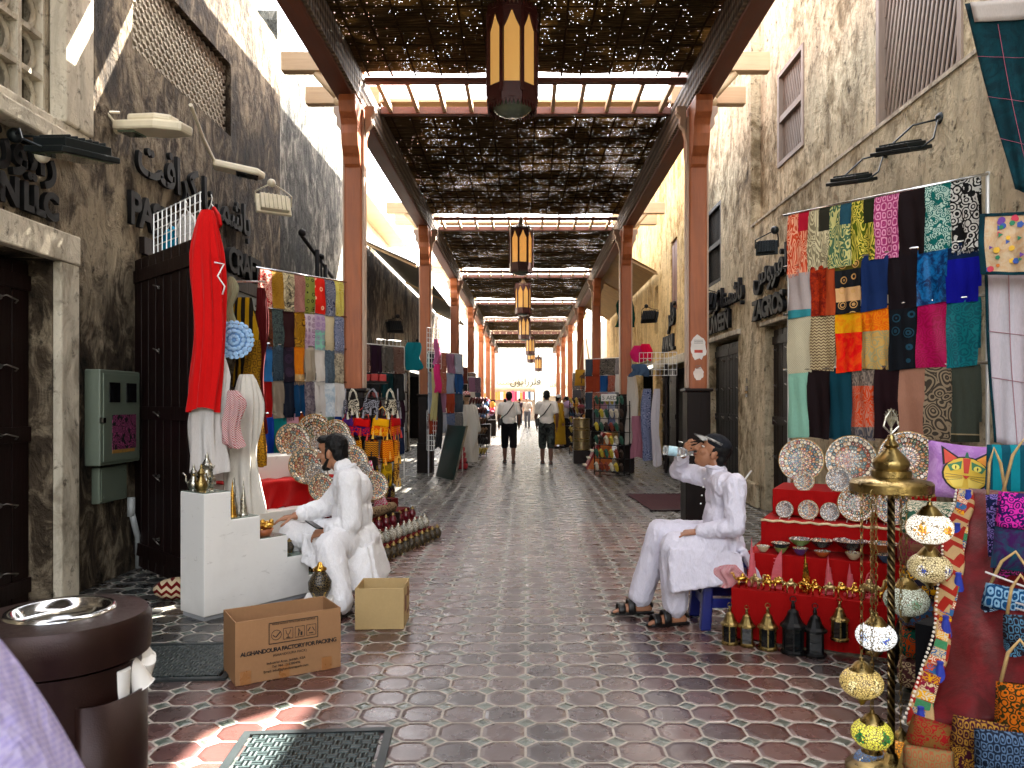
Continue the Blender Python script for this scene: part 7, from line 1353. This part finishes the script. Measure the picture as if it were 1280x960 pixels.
# ---------- walkers and far people
def walker(label, loc, yaw, shirt, bottoms, skin, hairm, long=False, stride=.16, shorts=True, bag_=None, robe=None, H_=1.72, capc=None, arm_sw=.0):
    s = H_ / 1.72; t = thing('person', label, 'person', loc, yaw); t.scale = (s,) * 3     # faces local +y
    fm = frame((0, 1, 0)); hc = V((0, .01, 1.6)); b = MB(); P = head_shapes(b, hc, fm, .98); b.caps((0, -.01, 1.4), (0, .0, 1.55), .056, .054); b.ell((0, 0, 1.25), (.15, .095, .2)); b.ell((0, 0, 1.0), (.145, .1, .14))
    A = []
    for sx, sw in ((-1, .07 + arm_sw), (1, -.05 - arm_sw)):
        S, E, Wr = V((sx * .18, 0, 1.4)), V((sx * .25, -.03 + sw * .5, 1.12)), V((sx * .24, .06 + sw, .88)); A.append((S, E, Wr)); chain(b, [S, E, Wr], [.055, .043, .03]); hand(b, Wr, (0, .12, -1), (-sx, 0, 0), (0, 1, 0), .18, .35)
    Lg = []
    for sx, fw in ((-1, stride), (1, -stride)):
        Hp, K, An = V((sx * .095, 0, .92)), V((sx * .1, fw * .55 + .03, .5)), V((sx * .1, fw - .02, .09 if fw > 0 else .1)); Lg.append((Hp, K, An)); chain(b, [Hp, K, An + (K - An) * .35, An], [.085, .058, .056, .04]); foot(b, An, (sx * .08, 1, 0))
    fused('body', b, .011, skin, t, 3)
    for (Hp, K, An), sx in zip(Lg, (-1, 1)):
        b = MB(); o = V((An.x, An.y, 0)); b.prism([(-.045, -.08), (.045, -.08), (.055, .1), (.03, .2), (-.03, .2), (-.055, .1)], .0, .025, None, o); b.caps(o + V((0, -.02, .04)), o + V((0, .12, .035)), .05, .042); b.build('shoe', M_sand, t, bevel=.006)
    b = MB()
    if robe:
        b.ell((0, 0, 1.25), (.18, .12, .22)); b.caps((-.13, 0, 1.4), (.13, 0, 1.4), .075); b.tube([(0, 0, 1.2), (0, 0, .9), (0, 0, .5), (0, 0, .14)], [.18, .2, .22, .24], 16)
        for S, E, Wr in A: chain(b, [S, E, Wr], [.075, .07, .07])
        fused('robe', b, .012, robe, t, 4, (.012, (9, 9, 3)), seed=len(label))
    else:
        b.ell((0, 0, 1.24), (.185, .125, .24)); b.ell((0, 0, 1.02), (.175, .125, .16)); b.caps((-.13, 0, 1.4), (.13, 0, 1.4), .075); b.caps((0, 0, 1.4), (0, 0, 1.47), .075, .068)
        for S, E, Wr in A: b.caps(S, S + (E - S) * (.62 if not long else 1), .078, .068)
        fused('shirt', b, .011, shirt, t, 3, (.010, (9, 9, 5)), seed=len(label))
        b = MB(); b.ell((0, 0, .92), (.165, .12, .12))
        for Hp, K, An in Lg:
            if shorts: chain(b, [Hp, K, K + (An - K) * .18], [.105, .095, .09])
            else: chain(b, [Hp, K, An + V((0, 0, .02))], [.1, .08, .065])
        fused('shorts' if shorts else 'trousers', b, .012, bottoms, t, 3, (.008, (10, 10, 5)), seed=len(label) + 3)
    b = MB(); b.ell(P(-.02, 0, .045), V((.096, .083, .09)), fm); b.ell(P(-.055, 0, -.02), V((.05, .07, .055)), fm); fused('hair', b, .009, hairm, t, 2, (.004, (60, 60, 60)), seed=9)
    if capc: b = MB(); b.lathe([(.098, .0), (.1, .05), (.07, .085), (0, .09)], P(-.01, 0, .05), 18); b.build('cap', capc, t, smooth=True)
    face_bits(t, P, fm, .98)
    return t
def shoulder_bag(label, loc, yaw, side, low):
    t = thing('shoulder_bag', label, 'bag', loc, yaw); b = MB(); b.box((side * .21, -.06, low), (.1, .2, .17)); b.build('body', M_blk, t, bevel=.03); b = MB(); b.tube([(side * .2, -.08, low + .08), (side * .05, -.15, 1.2), (-side * .1, -.11, 1.42), (-side * .12, .02, 1.49), (-side * .06, .12, 1.38), (side * .12, .15, 1.15), (side * .2, .0, low + .08)], .013, 6); b.build('strap', M_blk, t, smooth=True)
TS = F('#f8f6f2', wrinkle=.7)
walker('walking man seen from behind in a white T-shirt and plain black knee shorts', (-.4, 18.6, 0), R(3), TS, F('#0d0d12'), M_skin2, M_hair, stride=.13, arm_sw=-.02); shoulder_bag('small black shoulder bag on the man in plain black shorts', (-.4, 18.6, 0), R(3), -1, 1.0)
walker('walking man seen from behind in a white T-shirt and dark patterned shorts', (.5, 18.3, 0), R(-4), TS, F('#14171a', 'marble', '#4a4f4c', .6), M_skin2, M_hair, stride=.1, arm_sw=.04, H_=1.75); shoulder_bag('black shoulder bag on the man in patterned shorts', (.5, 18.3, 0), R(-4), -1, 1.0)
walker('distant person in a beige top and blue green trousers', (-1.0, 37.5, 0), R(-8), F('#b3a58a'), F('#4a7a78'), M_skin, M_hair, stride=.18, shorts=False, long=True, H_=1.65)
walker('man in a long mustard robe and pale cap standing by the right stalls', (1.05, 24.5, 0), R(-60), KW, KW, M_skin, M_hair, robe=F('#b8995a'), capc=M_white, H_=1.7)
walker('person in white standing close beside the man in the mustard robe', (1.35, 25.6, 0), R(80), F('#d2d0d0'), F('#2a2c34'), M_skin, M_hair, shorts=False, long=True, stride=.03, H_=1.66)
walker('person in a pale top standing far down the middle of the lane', (.1, 44, 0), R(170), F('#cfc4bc'), F('#6a6a70'), M_skin, M_hair, shorts=False, stride=.05)
walker('person in dark clothes standing far away near the lane end', (-.4, 50, 0), R(20), F('#3a2c34'), F('#2a2c34'), M_skin, M_hair, shorts=False, stride=.05)
# ================================================================== light, sky, camera
w = bpy.data.worlds.new('World'); scene.world = w; w.use_nodes = True
nt = w.node_tree; nt.nodes.clear()
sk = nt.nodes.new('ShaderNodeTexSky'); sk.sky_type = 'NISHITA'; sk.sun_disc = False
LD = V((-.72, -.77, -1.0)).normalized()
sk.sun_elevation = math.asin(-LD.z); sk.sun_rotation = math.atan2(-LD.x, -LD.y); sk.air_density = 1.0; sk.dust_density = 3.0; sk.ozone_density = 1.0
bg = nt.nodes.new('ShaderNodeBackground'); bg.inputs[1].default_value = .15
ou = nt.nodes.new('ShaderNodeOutputWorld'); hs = nt.nodes.new('ShaderNodeHueSaturation'); hs.inputs['Saturation'].default_value = .38; tint = nt.nodes.new('ShaderNodeMix'); tint.data_type = 'RGBA'; tint.blend_type = 'MULTIPLY'; tint.inputs[0].default_value = 1; tint.inputs[7].default_value = (1.06, 1.0, .93, 1)
nt.links.new(sk.outputs[0], hs.inputs['Color']); nt.links.new(hs.outputs[0], tint.inputs[6]); nt.links.new(tint.outputs[2], bg.inputs[0]); nt.links.new(bg.outputs[0], ou.inputs[0])
sun = bpy.data.lights.new('sun', 'SUN'); sun.energy = 5; sun.angle = R(.5); sun.color = (1, .93, .82)
so = bpy.data.objects.new('sun', sun); COL.objects.link(so); so.rotation_euler = LD.to_track_quat('-Z', 'Y').to_euler(); so.location = (8, 10, 14)
cam = bpy.data.cameras.new('camera'); cam.sensor_width = 36; cam.lens = FP / 1280 * 36; cam.shift_x = -(U0 - 640) / 1280; cam.shift_y = (V0 - 480) / 1280; cam.clip_end = 500; cam.clip_start = .05
cam.dof.use_dof = True; cam.dof.focus_distance = 6.5; cam.dof.aperture_fstop = 6
co = bpy.data.objects.new('camera', cam); COL.objects.link(co); co.location = (0, 0, EYE); co.rotation_euler = (PI / 2, 0, 0); scene.camera = co
vs = scene.view_settings; vs.view_transform = 'Standard'; vs.look = 'None'; vs.exposure = 4.0; vs.gamma = 1
scene.cycles.max_bounces = 8; scene.cycles.diffuse_bounces = 4; scene.cycles.transparent_max_bounces = 12
scene.cycles.use_denoising = True
scene.cycles.sample_clamp_indirect = 6
